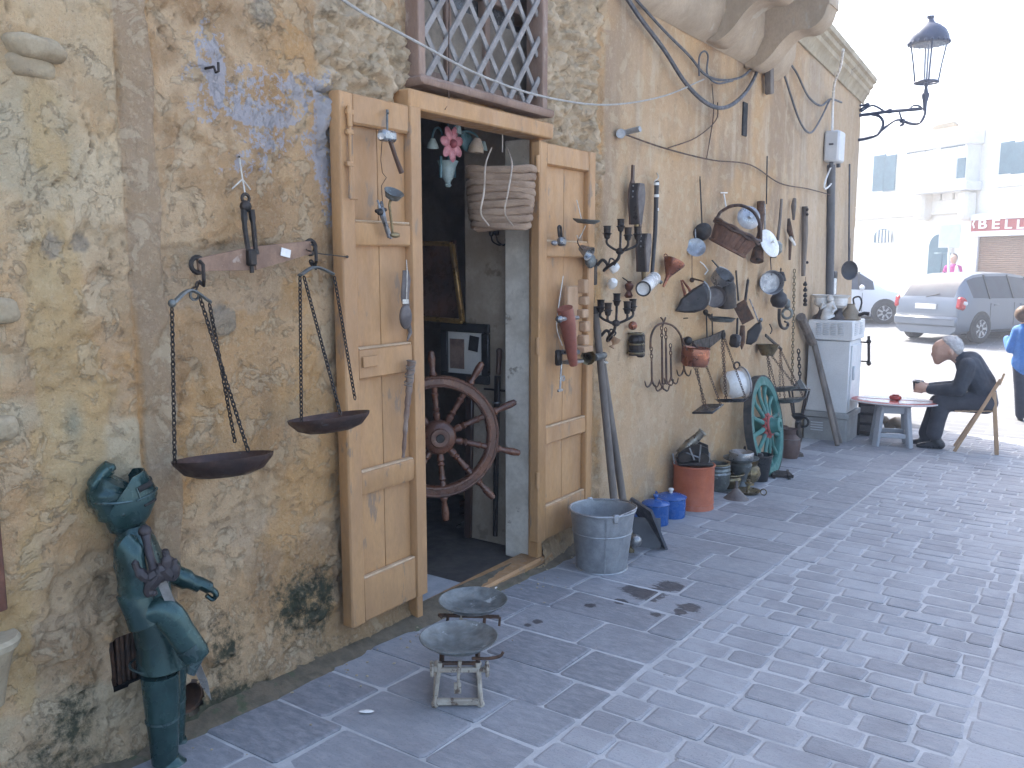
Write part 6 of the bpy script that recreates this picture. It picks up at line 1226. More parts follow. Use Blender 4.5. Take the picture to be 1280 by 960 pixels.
# ------------------------------------------------------------------ cables, pipes and boxes on the wall
M_CABLE = pm("grey_black_cable", (.06, .062, .07), (.10, .10, .11), 20, .6)
M_PALEC = pm("pale_cord", (.42, .40, .36), (.33, .31, .28), 20, .8)
M_BOX = pm("light_grey_box", (.60, .61, .62), (.54, .55, .56), 5, .45, 0, .05)
def cable(name, label, pts, r, mat, n=6, cat="cable"):
    b = MB(); b.tube(curve([Wp(*p) for p in pts], n), r, 6); return b.build(name, mat, label=label, cat=cat)
cable("clothes_line", "pale cord sagging across the facade from the window lattice to the corbels", [(400, -22, .35), (450, 14, .32), (520, 52, .30), (600, 94, .27), (680, 121, .22), (760, 131, .18), (830, 120, .12), (880, 99, .05)], .0055, M_PALEC, cat="cord")
cable("power_cable", "thick dark cable hanging in a deep loop beneath the balcony corbels", [(780, -8, .05), (800, 22, .05), (830, 62, .06), (858, 105, .08), (885, 130, .10), (908, 134, .10), (930, 118, .08), (944, 95, .05), (946, 82, .03)], .016, M_CABLE)
cable("power_cable", "thinner dark cable running down beside the thick one into a tangle", [(792, -4, .03), (830, 38, .04), (862, 70, .04), (880, 92, .04), (900, 100, .06), (925, 97, .05), (942, 84, .03)], .010, M_CABLE)
cable("loose_cable", "short upright loop of black cable above the tangle under the corbels", [(874, 95, .04), (874, 72, .05), (880, 64, .06), (885, 70, .05), (884, 92, .04), (896, 104, .06), (916, 101, .05)], .007, M_CABLE)
cable("barbed_wire", "rusty twisted wire strung along the wall above the hanging tools", [(776, 166, .04), (830, 185, .04), (890, 200, .04), (938, 206, .04), (975, 229, .04), (1010, 236, .04), (1040, 244, .04)], .0055, M_RUST, cat="wire")
cable("thin_wire", "thin slack wire dropping from the cable tangle to the rusty twisted wire", [(890, 105, .03), (892, 140, .03), (888, 170, .03), (883, 199, .04)], .004, M_RUST, cat="wire")
cable("thin_wire", "thin slack wire curving left from the cable tangle to the twisted wire", [(897, 128, .03), (895, 150, .03), (870, 172, .03), (835, 185, .04)], .0045, M_RUST, cat="wire")
cable("power_cable", "dark cable looping low left of the white junction box", [(972, 66, .03), (984, 105, .05), (1000, 152, .06), (1013, 166, .06), (1025, 150, .05), (1037, 125, .04)], .011, M_CABLE)
cable("power_cable", "dark cable sagging from corbel to the lamp corner, upper of the pair", [(973, 64, .03), (994, 88, .04), (1010, 120, .05), (1026, 132, .05), (1038, 124, .05), (1052, 128, .05)], .011, M_CABLE)
cable("white_cable", "white cable running down past the cornice into the junction box", [(1054, 62, .45), (1050, 85, .35), (1043, 105, .16), (1041, 130, .05), (1040, 166, .05)], .014, M_WHITE)
cable("white_cable", "white cable hanging in a loop beneath the junction box", [(1041, 203, .05), (1032, 225, .05), (1031, 236, .05), (1040, 228, .05), (1042, 212, .05)], .011, M_WHITE)
b = MB(); p0, p1 = Wp(773, 165, .0), Wp(800, 161, .17); b.cyl(Wp(776, 167, -.03), Wp(776, 167, .05)+V((0, 0, .0)), .03, n=12); b.tube([Wp(776, 167, .03), p1], .018, 10); b.build("pipe_stub", M_GALV, label="short grey pipe stub sticking out of the wall above the bellows", cat="pipe")
for (u, v0, v1, w_, lb) in ((931, 128, 170, .07, "narrow dark slot in the wall below the corbels"),):
    b = MB(); a_, c_ = Wp(u, v0, .004), Wp(u, v1, .004); b.box((a_+c_)/2, (.012, .10, (a_-c_).length)); b.build("wall_slot", M_DARK, shop)  # dark strip on the wall face stands in for a shaded slot
b = MB(); b.bar(Wp(961, 72, .05), Wp(962, 118, .05), .09, .06, (1, 0, 0), .01); b.build("timber_bracket", M_GREYWOOD, label="short weathered timber post fixed high on the wall by the cornice", cat="post")
t = hang("junction_box", "white plastic junction box with cables high on the wall corner", "electrical box", 1043, 203, .02)
B_ = Wp(1043, 184, .10); hh = Wp(1043, 165).z-Wp(1043, 203).z
b = MB(); b.box(B_, (.17, .28, hh), b=.02); b.build("case", M_BOX, t)
b = MB(); b.box(B_+V((.0, -.142, .02)), (.05, .006, .02)); b.build("label_plate", M_CABLE, t)
for du in (-4, 5): b = MB(); b.cyl(Wp(1043+du, 203, .09), Wp(1043+du, 209, .09), .025, n=10); b.build("gland", M_CABLE, t)
b = MB(); b.tube([Wp(1039, 206, .04), Wp(1038, 300, .04), Wp(1036, 404, .04)], .05, 10); b.build("downpipe", pm("grey_downpipe", (.13, .13, .135), (.10, .10, .105), 5, .6), label="dark grey downpipe on the wall below the junction box", cat="pipe")
b = MB(); b.tube([Wp(959, 195, .03), Wp(958, 255, .03)], .006, 6); b.build("iron_rod", M_IRON, label="thin iron rod on the wall joint just left of the tool row", cat="rod")
b = MB(); b.tube([Wp(1062, 205, .05), Wp(1061, 330, .05)], .012, 6); b.build("corner_cable", M_CABLE, label="thin dark cable running down the building corner under the lamp", cat="cable")
ladle("black round pan hanging by a cord at the street corner of the building", (1063, 300), (1062, 338), .125, M_LEATH, (.75, -.65, .05), "hanging_pan", "pan", .35, .004, .16)
t = hang("thermometer_board", "small black and white board hanging beside the downpipe above the cabinet", "board", 1044, 338, .04); b = MB(); b.box(Wp(1043, 355, .06), (.03, .16, Wp(1043, 339).z-Wp(1043, 370).z), b=.03); b.build("board", M_LEATH, t); b = MB(); b.box(Wp(1043.5, 358, .085), (.02, .10, .2), b=.01); b.build("white_face", M_WHITE, t)
# ------------------------------------------------------------------ street lamp on the corner
LY = YEND-.12; L_ = lambda u, v, dy=0.0: Yp(u, v, LY+dy)
M_LAMP = pm("flare_tinted_lamp_paint", (.035, .05, .10), (.025, .038, .075), 6, .45, .2, .08)  # blue tint of lens flare put into the lamp's colour
lamp = thing("street_lamp", "wrought iron street lamp with domed lantern on scrolled wall bracket", "street lamp", L_(1062, 150), 0)
b = MB(); b.bar(L_(1063, 118), L_(1061, 185), .05, .03, (0, 1, 0)); b.ball(L_(1062, 116), .05, 10); b.build("back_plate", M_LAMP, lamp)
def lt(name, pts, r, n=5): b = MB(); b.tube(curve([L_(*p) for p in pts], n), r, 7); return b.build(name, M_LAMP, lamp)
lt("top_scroll", [(1064, 130), (1075, 132), (1084, 131), (1076, 137), (1068, 145)], .016); lt("top_scroll", [(1076, 140), (1090, 132), (1102, 137), (1106, 141)], .014)
lt("main_bar", [(1066, 145), (1085, 143), (1106, 140), (1128, 138), (1152, 136)], .024); lt("lower_scroll", [(1066, 176), (1084, 173), (1098, 167), (1104, 155), (1100, 146), (1090, 143)], .020); lt("lower_scroll", [(1102, 163), (1116, 152), (1126, 150), (1129, 155), (1125, 157)], .016)
lt("lower_scroll", [(1126, 150), (1140, 155), (1150, 153), (1156, 143), (1157, 130)], .018); lt("small_scroll", [(1134, 138), (1142, 132), (1150, 133), (1153, 137)], .013); lt("small_scroll", [(1124, 139), (1126, 146), (1128, 151)], .013)
for (u, v, r_) in ((1064, 170, .05), (1069, 174, .03), (1112, 139, .035), (1128, 151, .03), (1084, 131, .028)): b = MB(); b.ball(L_(u, v), (r_*1.3, r_*.7, r_), 8); b.build("leaf_boss", M_LAMP, lamp)
lc = L_(1158, 103); lm = depth(lc)/F
b = MB(); b.lathe([(0, -.36), (.02, -.36), (.03, -.25), (.045, -.19), (.05, -.15), (.03, -.12), (.02, -.06), (.03, -.03), (.02, 0), (0, .0)], lc, (0, 0, 1), 12); b.build("post", M_LAMP, lamp)
b = MB(); b.torus(lc, (0, 0, 1), 13.5*lm, .017, 24, 6); b.tube([lc-V((13.5*lm, 0, 0)), lc+V((13.5*lm, 0, 0))], .010, 6); b.build("base_ring", M_LAMP, lamp)
M_LGLASS = pm("lantern_glass", (.9, .92, .95), (.9, .92, .95), 5, .05, 0, 0, alpha=.22)
b = MB(); b.lathe([(13*lm, .0), (16*lm, 20*lm), (20.5*lm, 46*lm)], lc, (0, 0, 1), 24); b.build("glass", M_LGLASS, lamp)
for k in range(4): a = R(20+90*k); d = V((math.cos(a), math.sin(a), 0)); b = MB(); b.tube([lc+d*13.5*lm, lc+d*16*lm+V((0, 0, 20*lm)), lc+d*20.5*lm+V((0, 0, 46*lm))], .012, 6); b.build("glass_bar", M_LAMP, lamp)
b = MB(); b.lathe([(20*lm, 45*lm), (23*lm, 46*lm), (23.5*lm, 50*lm), (23*lm, 54*lm), (19*lm, 62*lm), (12*lm, 68*lm), (6*lm, 71*lm), (3.8*lm, 75*lm), (4.6*lm, 79*lm), (0, 80*lm)], lc, (0, 0, 1), 26); cap_ = b.build("cap", M_LAMP, lamp)
for k in range(20): a = 2*math.pi*k/20; b = MB(); b.ball(lc+V((23.4*lm*math.cos(a), 23.4*lm*math.sin(a), 47*lm)), 1.9*lm, 6); b.build("cap_bead", M_LAMP, cap_)
b = MB(); b.cyl(lc+V((0, 0, 40*lm)), lc+V((0, 0, 47*lm)), .02, n=8); b.cyl(lc, lc+V((0, 0, 45*lm)), .013, n=6); b.build("lamp_holder", M_LAMP, lamp)

# ------------------------------------------------------------------ grey street cabinet
M_CAB = pm("grey_cabinet_paint", (.74, .735, .72), (.66, .655, .64), 3, .5, 0, .06, 30, .001, ((.28, .27, .25), .70, 5))
M_CONC = pm("grey_concrete", (.38, .37, .35), (.29, .285, .27), 5, .9, 0, .35, 30, .004)
pc_ = Gp(1056, 553); x0, x1 = wallx(pc_.y)+.02, pc_.x; cy0, cy1 = pc_.y, pc_.y+.52
zt_ = lambda v: Yp(1056, v, cy0).z; zb0 = gz(cy0)-.06
cab = thing("street_cabinet", "grey metal street cabinet with louvres on a concrete plinth against the wall", "utility cabinet", ((x0+x1)/2, cy0, gz(cy0)), 0)
xc, yc_ = (x0+x1)/2, (cy0+cy1)/2
def cbx(name, xa, xb, ya, yb, za, zb, m, bv=.006, par=cab): b = MB(); b.box(((xa+xb)/2, (ya+yb)/2, (za+zb)/2), (xb-xa, yb-ya, zb-za), b=bv); return b.build(name, m, par)
cbx("plinth", x0, x1+.01, cy0-.01, cy1, zb0, zt_(524), M_CONC, .012); cbx("plinth_cap", x0+.003, x1+.03, cy0-.03, cy1+.03, zt_(524)+.002, zt_(517), M_CONC, .006)
body = cbx("body", x0+.01, x1, cy0, cy1, zt_(517)+.002, zt_(427), M_CAB); hood = cbx("hood", x0, x1+.025, cy0-.025, cy1+.03, zt_(426), zt_(401), M_CAB, .01)
cbx("door", x1, x1+.018, cy0+.05, cy1-.04, zt_(512), zt_(432), M_CAB, .005); cbx("handle", x1+.018, x1+.045, cy0+.09, cy0+.13, zt_(476), zt_(458), M_BOX, .008)
zz = zt_(424); hz0 = zt_(420); hz1 = zt_(404)
for k in range(4):
    b = MB(); xa = x0+.09+k*(x1-x0-.14)/4; w_ = (x1-x0-.14)/4-.018
    for j in range(7): z = hz0+(hz1-hz0)*(j+.5)/7; b.box((xa+w_/2, cy0-.029, z), (w_, .012, .010), Matrix.Rotation(R(-25), 4, 'X'), .003)
    b.build("louvre", M_BOX, hood, kind='stuff')
for k in range(2):
    b = MB(); ya = cy0+.06+k*.23
    for j in range(7): z = hz0+(hz1-hz0)*(j+.5)/7; b.box((x1+.029, ya+.08, z), (.012, .15, .010), None, .003)
    b.build("louvre", M_BOX, hood, kind='stuff')
b = MB()
for j in range(4): b.box((x0+.15, cy0-.014, zt_(531+j*3.2)), (.14, .012, .012), None, .003)
b.build("plinth_vent", M_BOX, cab, kind='stuff')
t = thing("iron_rod", "black iron rod with knobs standing at the street side of the cabinet", "rod", (x1+.06, cy1-.05, zt_(470)), 0); b = MB(); q_ = lambda v: Yp(1086, v, cy1-.02); b.tube([q_(457), q_(420)], .016, 8); [b.ball(q_(v), .028, 8) for v in (454, 427)]; b.build("shaft", M_IRON, t)
for v in (452, 428): b = MB(); b.bar(q_(v), V((x1-.01, q_(v).y, q_(v).z)), .016, .016); b.build("bracket", M_IRON, t)
# ornaments on top of the cabinet
ct = hood; ztop = zt_(401)+.002; O = lambda u, v=400, dy=.2: Yp(u, v, cy0+dy)
def on_top(u, dy=.2): p = O(u, 400, dy); return V((p.x, p.y, ztop))
def bowl_lamp(label, u, dy):
    p = on_top(u, dy); t = thing("table_lamp", label, "lamp", p, 0, "glass bowl lamps on the cabinet"); b = MB(lf(t)); b.lathe([(0, 0), (.10, 0), (.09, .03), (.045, .06), (.025, .10), (.03, .13), (0, .13)], (0, 0, 0), (0, 0, 1), 16); b.build("base", M_SPOON, t)
    b = MB(lf(t)); b.lathe([(.03, .13), (.075, .16), (.085, .21), (.08, .24), (.115, .275), (.108, .275), (.07, .235), (.07, .17), (0, .14)], (0, 0, 0), (0, 0, 1), 20); b.build("glass_bowl", M_WHITE, t)
bowl_lamp("white glass bowl lamp on the cabinet nearest the wall", 1026, .18); bowl_lamp("white glass bowl lamp on the cabinet beside the copper watering can", 1049, .16)
p = on_top(1036, .10); t = thing("china_figurine", "white china figurine standing on the grey cabinet between two glass lamps", "figurine", p, 0)
b = MB(lf(t)); b.tube(curve([V((0, 0, 0)), V((-.02, 0, .05)), V((.0, 0, .12)), V((.02, 0, .18)), V((.015, 0, .2))], 4), [.08]*4+[.065]*4+[.05]*4+[.04]*4+[.03], 14); b.ball((.012, -.01, .235), .04, 14); b.tube([V((.04, -.02, .17)), V((.08, -.05, .12)), V((.05, -.07, .09))], [.022, .02, .016], 8); b.tube([V((-.03, -.02, .17)), V((-.08, -.04, .13)), V((-.06, -.06, .19))], [.022, .02, .014], 8); b.build("figure", M_WHITE, t)
p = on_top(1063, .2); t = thing("watering_can", "tan metal can with loop handle and spout at cabinet edge", "can", p, 0); M_TAN = pm("tan_metal", (.34, .27, .19), (.25, .2, .14), 7, .5, .4)
b = MB(lf(t)); b.lathe([(0, 0), (.11, 0), (.115, .01), (.09, .08), (.05, .14), (.04, .17), (.05, .18), (0, .17)], (0, 0, 0), (0, 0, 1), 20); b.build("body", M_TAN, t)
b = MB(lf(t)); b.tube(curve([V((.03, 0, .17)), V((.02, 0, .24)), V((.08, 0, .26)), V((.11, 0, .2)), V((.09, 0, .1))], 5), .010, 7); b.build("handle", M_IRON, t)
b = MB(lf(t)); b.tube([V((.08, -.02, .05)), V((.15, -.02, .08)), V((.2, -.02, .07))], [.022, .018, .024], 8); b.build("spout", M_IRON, t)
b = MB(); p = on_top(1042, .33); b.lathe([(0, 0), (.09, 0), (.13, .06), (.12, .16), (.05, .22), (.06, .25), (0, .24)], p, (0, 0, 1), 18); b.build("brass_vase", M_TAN, label="round tan metal vase behind the glass lamps on the cabinet", cat="vase")
# poles leaning on the cabinet
def gpole(label, pts, r): b = MB(); b.tube([V(p) for p in pts], r, 9); return b.build("leaning_pole", M_GREYWOOD, label=label, cat="pole")
gpole("long grey wooden pole leaning across the front of the street cabinet", [Gp(1047, 558)+V((0, 0, .01)), Yp(1018, 432, cy0-.06)], .028)
gpole("thinner grey pole leaning just behind the long pole on the cabinet", [Gp(1051, 554, .01)+V((0, .0, .0)), Yp(1018, 424, cy0-.045)], .020)
gpole("dark stub of weathered beam leaning at the left edge of the cabinet", [Yp(1015, 428, cy0-.10), Wp(1001, 396, .06)], .05)

# ------------------------------------------------------------------ table board on plastic stool
M_STOOL = pm("grey_plastic", (.40, .41, .43), (.36, .37, .39), 4, .45, 0, .04)
sp = Gp(1113, 556); B_ = Bill(sp); m_ = B_.m
st = thing("plastic_stool", "grey plastic stool standing under the round red table board", "stool", sp, B_.rz+.12)
sh = 53*m_; w0, w1 = 19.5*m_, 14.5*m_
fr_ = lambda q: lf(st) @ V(q)
for sx in (-1, 1):
    for sy in (-1, 1):
        b = MB(lf(st)); b.bar((sx*w0, sy*w0, 0), (sx*w1, sy*w1, sh-.02), .07, .05, (sx, sy, 0), .008); b.build("leg", M_STOOL, st)
for (a_, c_) in (((-1, -1), (1, -1)), ((1, -1), (1, 1)), ((1, 1), (-1, 1)), ((-1, 1), (-1, -1))):
    k = .80; wv = w0+(w1-w0)*.30; b = MB(lf(st)); b.bar((a_[0]*wv, a_[1]*wv, sh*.28), (c_[0]*wv, c_[1]*wv, sh*.28), .03, .05, (0, 0, 1), .006); b.build("stretcher", M_STOOL, st)
    wv = w0+(w1-w0)*.86; b = MB(lf(st)); b.bar((a_[0]*wv, a_[1]*wv, sh*.88), (c_[0]*wv, c_[1]*wv, sh*.88), .03, .08, (0, 0, 1), .006); b.build("apron", M_STOOL, st)
b = MB(lf(st)); b.box((0, 0, sh-.012), (w1*2+.08, w1*2+.08, .03), b=.012); b.build("seat", M_STOOL, st)
M_REDP = pm("red_enamel_paint", (.42, .05, .035), (.36, .045, .03), 6, .4); M_WHITEP = pm("white_table_paint", (.72, .70, .68), (.66, .64, .62), 6, .4)
tc = B_(1118, 499); tc.z = sp.z+sh+.02; tr = 50*m_; tb = thing("round_table_board", "round table board painted red and white resting on the grey stool", "table top", tc, B_.rz)
b = MB(lf(tb)); b.lathe([(0, -.012), (tr, -.012), (tr+.008, 0), (tr, .012), (tr-.05, .014), (0, .014)], (0, 0, 0), (0, 0, 1), 44, (1, .66)); b.build("board", M_REDP, tb)
for k in range(4):
    b = MB(lf(tb)); a0, a1 = R(90*k+8), R(90*k+82); r_ = tr*.86; n = 10; pts = [(r_*math.cos(a0+(a1-a0)*i/n), .66*r_*math.sin(a0+(a1-a0)*i/n)) for i in range(n+1)]+[(.06*math.cos((a0+a1)/2), .05*math.sin((a0+a1)/2))]; b.plate(pts, .004, (0, 0, .0165), (1, 0, 0), (0, 1, 0)); b.build("white_quarter", M_WHITEP, tb)
b = MB(lf(tb)); b.torus((0, 0, .0), (0, 0, 1), tr+.004, .009, 44, 6, (.66, 1)); b.build("edge_band", M_WHITEP, tb)
pa = B_(1119.5, 492, -.02); pa.z = tc.z+.02; t = thing("ashtray", "red glass ashtray standing on the round table board", "ashtray", pa, 0); b = MB(lf(t)); b.lathe([(0, 0), (.05, 0), (.066, .02), (.06, .045), (.05, .045), (.045, .02), (0, .015)], (0, 0, 0), (0, 0, 1), 12); b.build("bowl", M_REDP, t); b = MB(lf(t)); b.lathe([(0, .045), (.03, .045), (.035, .06), (0, .062)], (0, 0, 0), (0, 0, 1), 12); b.build("lid", M_REDP, t)
# bits of ironwork behind the stool
q0 = Gp(1086, 545); B2 = Bill(q0); t = thing("scrap_crate", "dark iron bound crate of scrap between the cabinet and stool", "crate", q0, B2.rz)
b = MB(lf(t)); b.box((.0, .1, .20), (.24, .24, .38), b=.01); b.build("crate_body", M_SPOON, t)
for z in (.04, .15, .27, .38): b = MB(lf(t)); b.box((.0, .1, z), (.27, .27, .035), b=.006); b.build("iron_strap", M_IRON, t)
for x in (-.12, .12): b = MB(lf(t)); b.box((x, -.03, .2), (.03, .03, .42), b=.006); b.build("corner_iron", M_IRON, t)
q0 = Gp(1116, 545); t = thing("bronze_dog", "small bronze coloured figure seen between the stool legs", "statuette", q0, 0); b = MB(lf(t)); b.tube(curve([V((-.12, .0, .0)), V((-.06, 0, .10)), V((.02, 0, .17)), V((.10, 0, .13)), V((.16, 0, .05))], 4), [.03]*4+[.06]*4+[.07]*4+[.05]*4+[.03], 10); b.ball((-.10, -.02, .19), (.05, .045, .05), 10); b.build("figure", M_TAN, t); b = MB(lf(t)); b.box((0, 0, -.0), (.34, .14, .03), b=.006); b.build("base", M_IRON, t)

# ------------------------------------------------------------------ people
M_SKIN = pm("skin", (.60, .38, .28), (.54, .33, .24), 9, .55, 0, .1)
def person(name, label, at, rz, limbs, mats, voxel=.013, smooth=5):
    """limbs: (p0, p1, r0, r1, material, squash) in the person's frame; fused to one continuous body"""
    t = thing(name, label, "person", at, rz); M = lf(t); q = MB(M); caps = []
    for (a, c, r0, r1, mi) in limbs:
        a, c = V(a), V(c); n = max(2, int((c-a).length/.03)); q.tube([a.lerp(c, i/n) for i in range(n+1)], [r0+(r1-r0)*i/n for i in range(n+1)], 12); q.ball(a, r0, 12); q.ball(c, r1, 12); caps.append((a, c, r0, r1, mi))
    o = q.build("body", mats, t, sharp=180); rm = o.modifiers.new("r", 'REMESH'); rm.mode = 'VOXEL'; rm.voxel_size = voxel; sm = o.modifiers.new("s", 'SMOOTH'); sm.iterations = smooth; sm.factor = .5
    dg = bpy.context.evaluated_depsgraph_get(); dg.update(); me = bpy.data.meshes.new_from_object(o.evaluated_get(dg)); o.modifiers.clear(); o.data = me
    A = np.array([c[0] for c in caps]); C = np.array([c[1] for c in caps]); r0 = np.array([c[2] for c in caps]); r1 = np.array([c[3] for c in caps]); mi = np.array([c[4] for c in caps])
    ctr = np.zeros(len(me.polygons)*3); me.polygons.foreach_get("center", ctr); ctr = ctr.reshape(-1, 3); D = C-A; L2 = (D*D).sum(1)+1e-9
    best = np.full(len(ctr), 1e9); bi = np.zeros(len(ctr), int)
    for k in range(len(A)):
        tt = np.clip(((ctr-A[k])@D[k])/L2[k], 0, 1); d = np.linalg.norm(ctr-(A[k]+tt[:, None]*D[k]), axis=1)-(r0[k]+(r1[k]-r0[k])*tt); m_ = d < best; best[m_] = d[m_]; bi[m_] = mi[k]
    me.materials.clear(); [me.materials.append(m) for m in mats]
    me.polygons.foreach_set("material_index", bi.astype(np.int32)); me.polygons.foreach_set("use_smooth", np.ones(len(me.polygons), bool)); me.update(); return t
M_JACK = pm("charcoal_jacket", (.050, .055, .068), (.036, .04, .05), 6, .85, 0, .5, 25, .012); M_TROU = pm("dark_grey_trousers", (.062, .062, .072), (.045, .045, .054), 6, .9, 0, .5, 22, .012)
M_SHOE = pm("black_shoe", (.02, .02, .022), (.03, .03, .03), 6, .4); M_HAIRG = pm("white_hair", (.50, .48, .46), (.36, .34, .33), 30, .8, 0, .5, 80)
mp_ = Gp(1166, 559); BM = Bill(mp_); Mi = frame(mp_, BM.rz).inverted()
def m(u, v, y=0.0): return Mi @ BM(u, v, y)
mm = BM.m
L = []
def lim(a, c, r0, r1, k): L.append((a, c, r0*mm, r1*mm, k))
# near side (y<0) and far side (y>0); 0 jacket 1 trousers 2 shoe 3 skin
lim(m(1231, 503, .0), m(1225, 478, .0), 14.5, 16, 0); lim(m(1226, 480, 0), m(1212, 455, 0), 17, 16, 0); lim(m(1229, 492, .07), m(1214, 458, .09), 13, 12, 0); lim(m(1229, 492, -.07), m(1214, 458, -.09), 13, 12, 0); lim(m(1212, 455), m(1199, 446), 12, 8, 0)
for y in (-.10, .12):
    k = 0 if y < 0 else -5
    lim(m(1232, 503, y*.9), m(1178+k, 503, y), 14, 11, 1); lim(m(1178+k, 503, y), m(1172+k*1.6, 525, y), 11, 9.5, 1); lim(m(1172+k*1.6, 525, y), m(1168+k*2, 541, y), 9.5, 9.5, 1)
    vk = 556 if y < 0 else 552; lim(m(1170+k*2.2, vk-7, y), m(1174+k*2.2, vk-1, y), 6, 6, 2); lim(m(1176+k*2.2, vk, y), m(1158+k*2.2, vk+.3, y), 5.4, 4.6, 2); lim(m(1158+k*2.2, vk+.3, y), m(1148+k*2.2, vk+1, y), 4.6, 3.2, 2)
for y, dv in ((-.20, 0), (.18, -3)):
    lim(m(1209, 458, y*.85), m(1200, 485+dv, y), 10.5, 8.5, 0); lim(m(1200, 486+dv, y), m(1164, 487+dv, y*.35), 8.5, 6.2, 0); lim(m(1164, 487+dv, y*.35), m(1157, 486+dv, y*.25), 4.5, 4.6, 3); lim(m(1157, 486+dv, y*.25), m(1151, 484+dv, y*.22), 4.8, 4.0, 3)
    for f in range(4):
        v = 479+f*3.4+dv*.4; s_ = 1 if y < 0 else -1
        lim(m(1152, v+1.5, y*.25), m(1145, v, y*.20), 1.7, 1.5, 3); lim(m(1145, v, y*.20), m(1142.5, v+.6, y*.02), 1.5, 1.2, 3)
    lim(m(1155, 482+dv, y*.25), m(1151, 477+dv*.3, y*.2), 1.9, 1.5, 3)
lim(m(1200, 450), m(1191, 442), 7.2, 7.5, 3)                       # neck
lim(m(1187, 435), m(1179, 437), 14.6, 13, 3); lim(m(1179, 440), m(1174, 446), 11, 8, 3); lim(m(1175, 447), m(1172, 451), 6.5, 5, 3)      # skull, face, jaw
lim(m(1167.5, 439), m(1165.5, 443), 1.6, 2.2, 3)                   # nose
for y in (-.13, .13): lim(m(1189, 440, y), m(1190, 444, y), 2.2, 1.6, 3)
man = person("person", "elderly white haired man in dark jacket seated on folding chair holding a cup", mp_, BM.rz, L, [M_JACK, M_TROU, M_SHOE, M_SKIN], .0115, 4)
b = MB(); 
def shell(q, c, r, ax, cover):
    n0 = len(q.v); q.lathe([(r*math.sin(R(a)), r*math.cos(R(a))) for a in range(0, cover, 6)]+[(r*.93*math.sin(R(cover+2)), r*.93*math.cos(R(cover+2)))], c, ax, 28)
    for i in range(n0, len(q.v)): d_ = q.v[i]-V(c); q.v[i] = V(c)+d_*(1+.10*(mnoise.noise(d_*45)) + .04*mnoise.noise(d_*150))
ax_h = (BM(1196, 428)-BM(1186, 436)); shell(b, BM(1187.2, 434.6), 15.3*mm, ax_h, 84); b.build("hair", M_HAIRG, man)
b = MB(); b.tube([BM(1196, 446, -.06), BM(1201, 447, 0), BM(1196, 446, .06)], [5*mm]*3, 8); b.build("collar", M_JACK, man)
b = MB(); [b.tube([BM(1168.5, 436.5, y), BM(1171, 436.5, y*1.3)], 1.1*mm, 6) for y in (-.05, .05)]; b.build("eyes", M_SHOE, man)
b = MB(); b.tube([BM(1168, 447, -.03), BM(1167, 447, 0), BM(1168, 447, .03)], .8*mm, 6); b.build("mouth", pm("lip", (.3, .12, .1)), man)
t = thing("coffee_cup", "dark cup held in the seated man's hands", "cup", BM(1147, 487, 0), 0); c0 = BM(1147, 487, .0); b = MB(); b.lathe([(0, 0), (5*mm, 0), (6.2*mm, 11*mm), (5.6*mm, 11*mm), (4.6*mm, 1*mm), (0, 1*mm)], c0, (0, 0, 1), 18); b.build("body", M_TRAY, t); b = MB(); b.torus(c0+V((0, 0, 11*mm)), (0, 0, 1), 6*mm, .8*mm, 18, 5); b.build("rim", M_STEEL, t)
# folding chair
M_BEECH = pm("light_beech", (.46, .30, .17), (.38, .24, .13), 8, .5, 0, .15, 50, .001, None, (1, 1, .3))
chp = Gp(1219, 563); chr_ = thing("folding_chair", "light wooden folding chair under the seated man", "chair", chp, BM.rz)
gd = lambda q: V((q.x, q.y, gz(q.y)))
for y in (-.20, .20):
    b = MB(); b.bar(gd(BM(1193, 561, y))+V((0, 0, .005)), BM(1251, 474, y), .035, .028, BM.n, .004); b.build("back_leg", M_BEECH, chr_)
    b = MB(); b.bar(gd(BM(1246, 566, y*.82))+V((0, 0, .005)), BM(1242.5, 490, y*.82), .04, .028, BM.n, .004); b.build("front_leg", M_BEECH, chr_)
for k in range(5): b = MB(); b.bar(BM(1198+k*9.5, 514, -.19), BM(1198+k*9.5, 514, .19), .075, .016, (0, 0, 1), .004); b.build("seat_slat", M_BEECH, chr_)
b = MB(); b.bar(BM(1252.5, 474, -.22), BM(1252.5, 474, .22), .022, .13, BM(1255, 468)-BM(1249, 482), .006); b.build("backrest", M_BEECH, chr_)
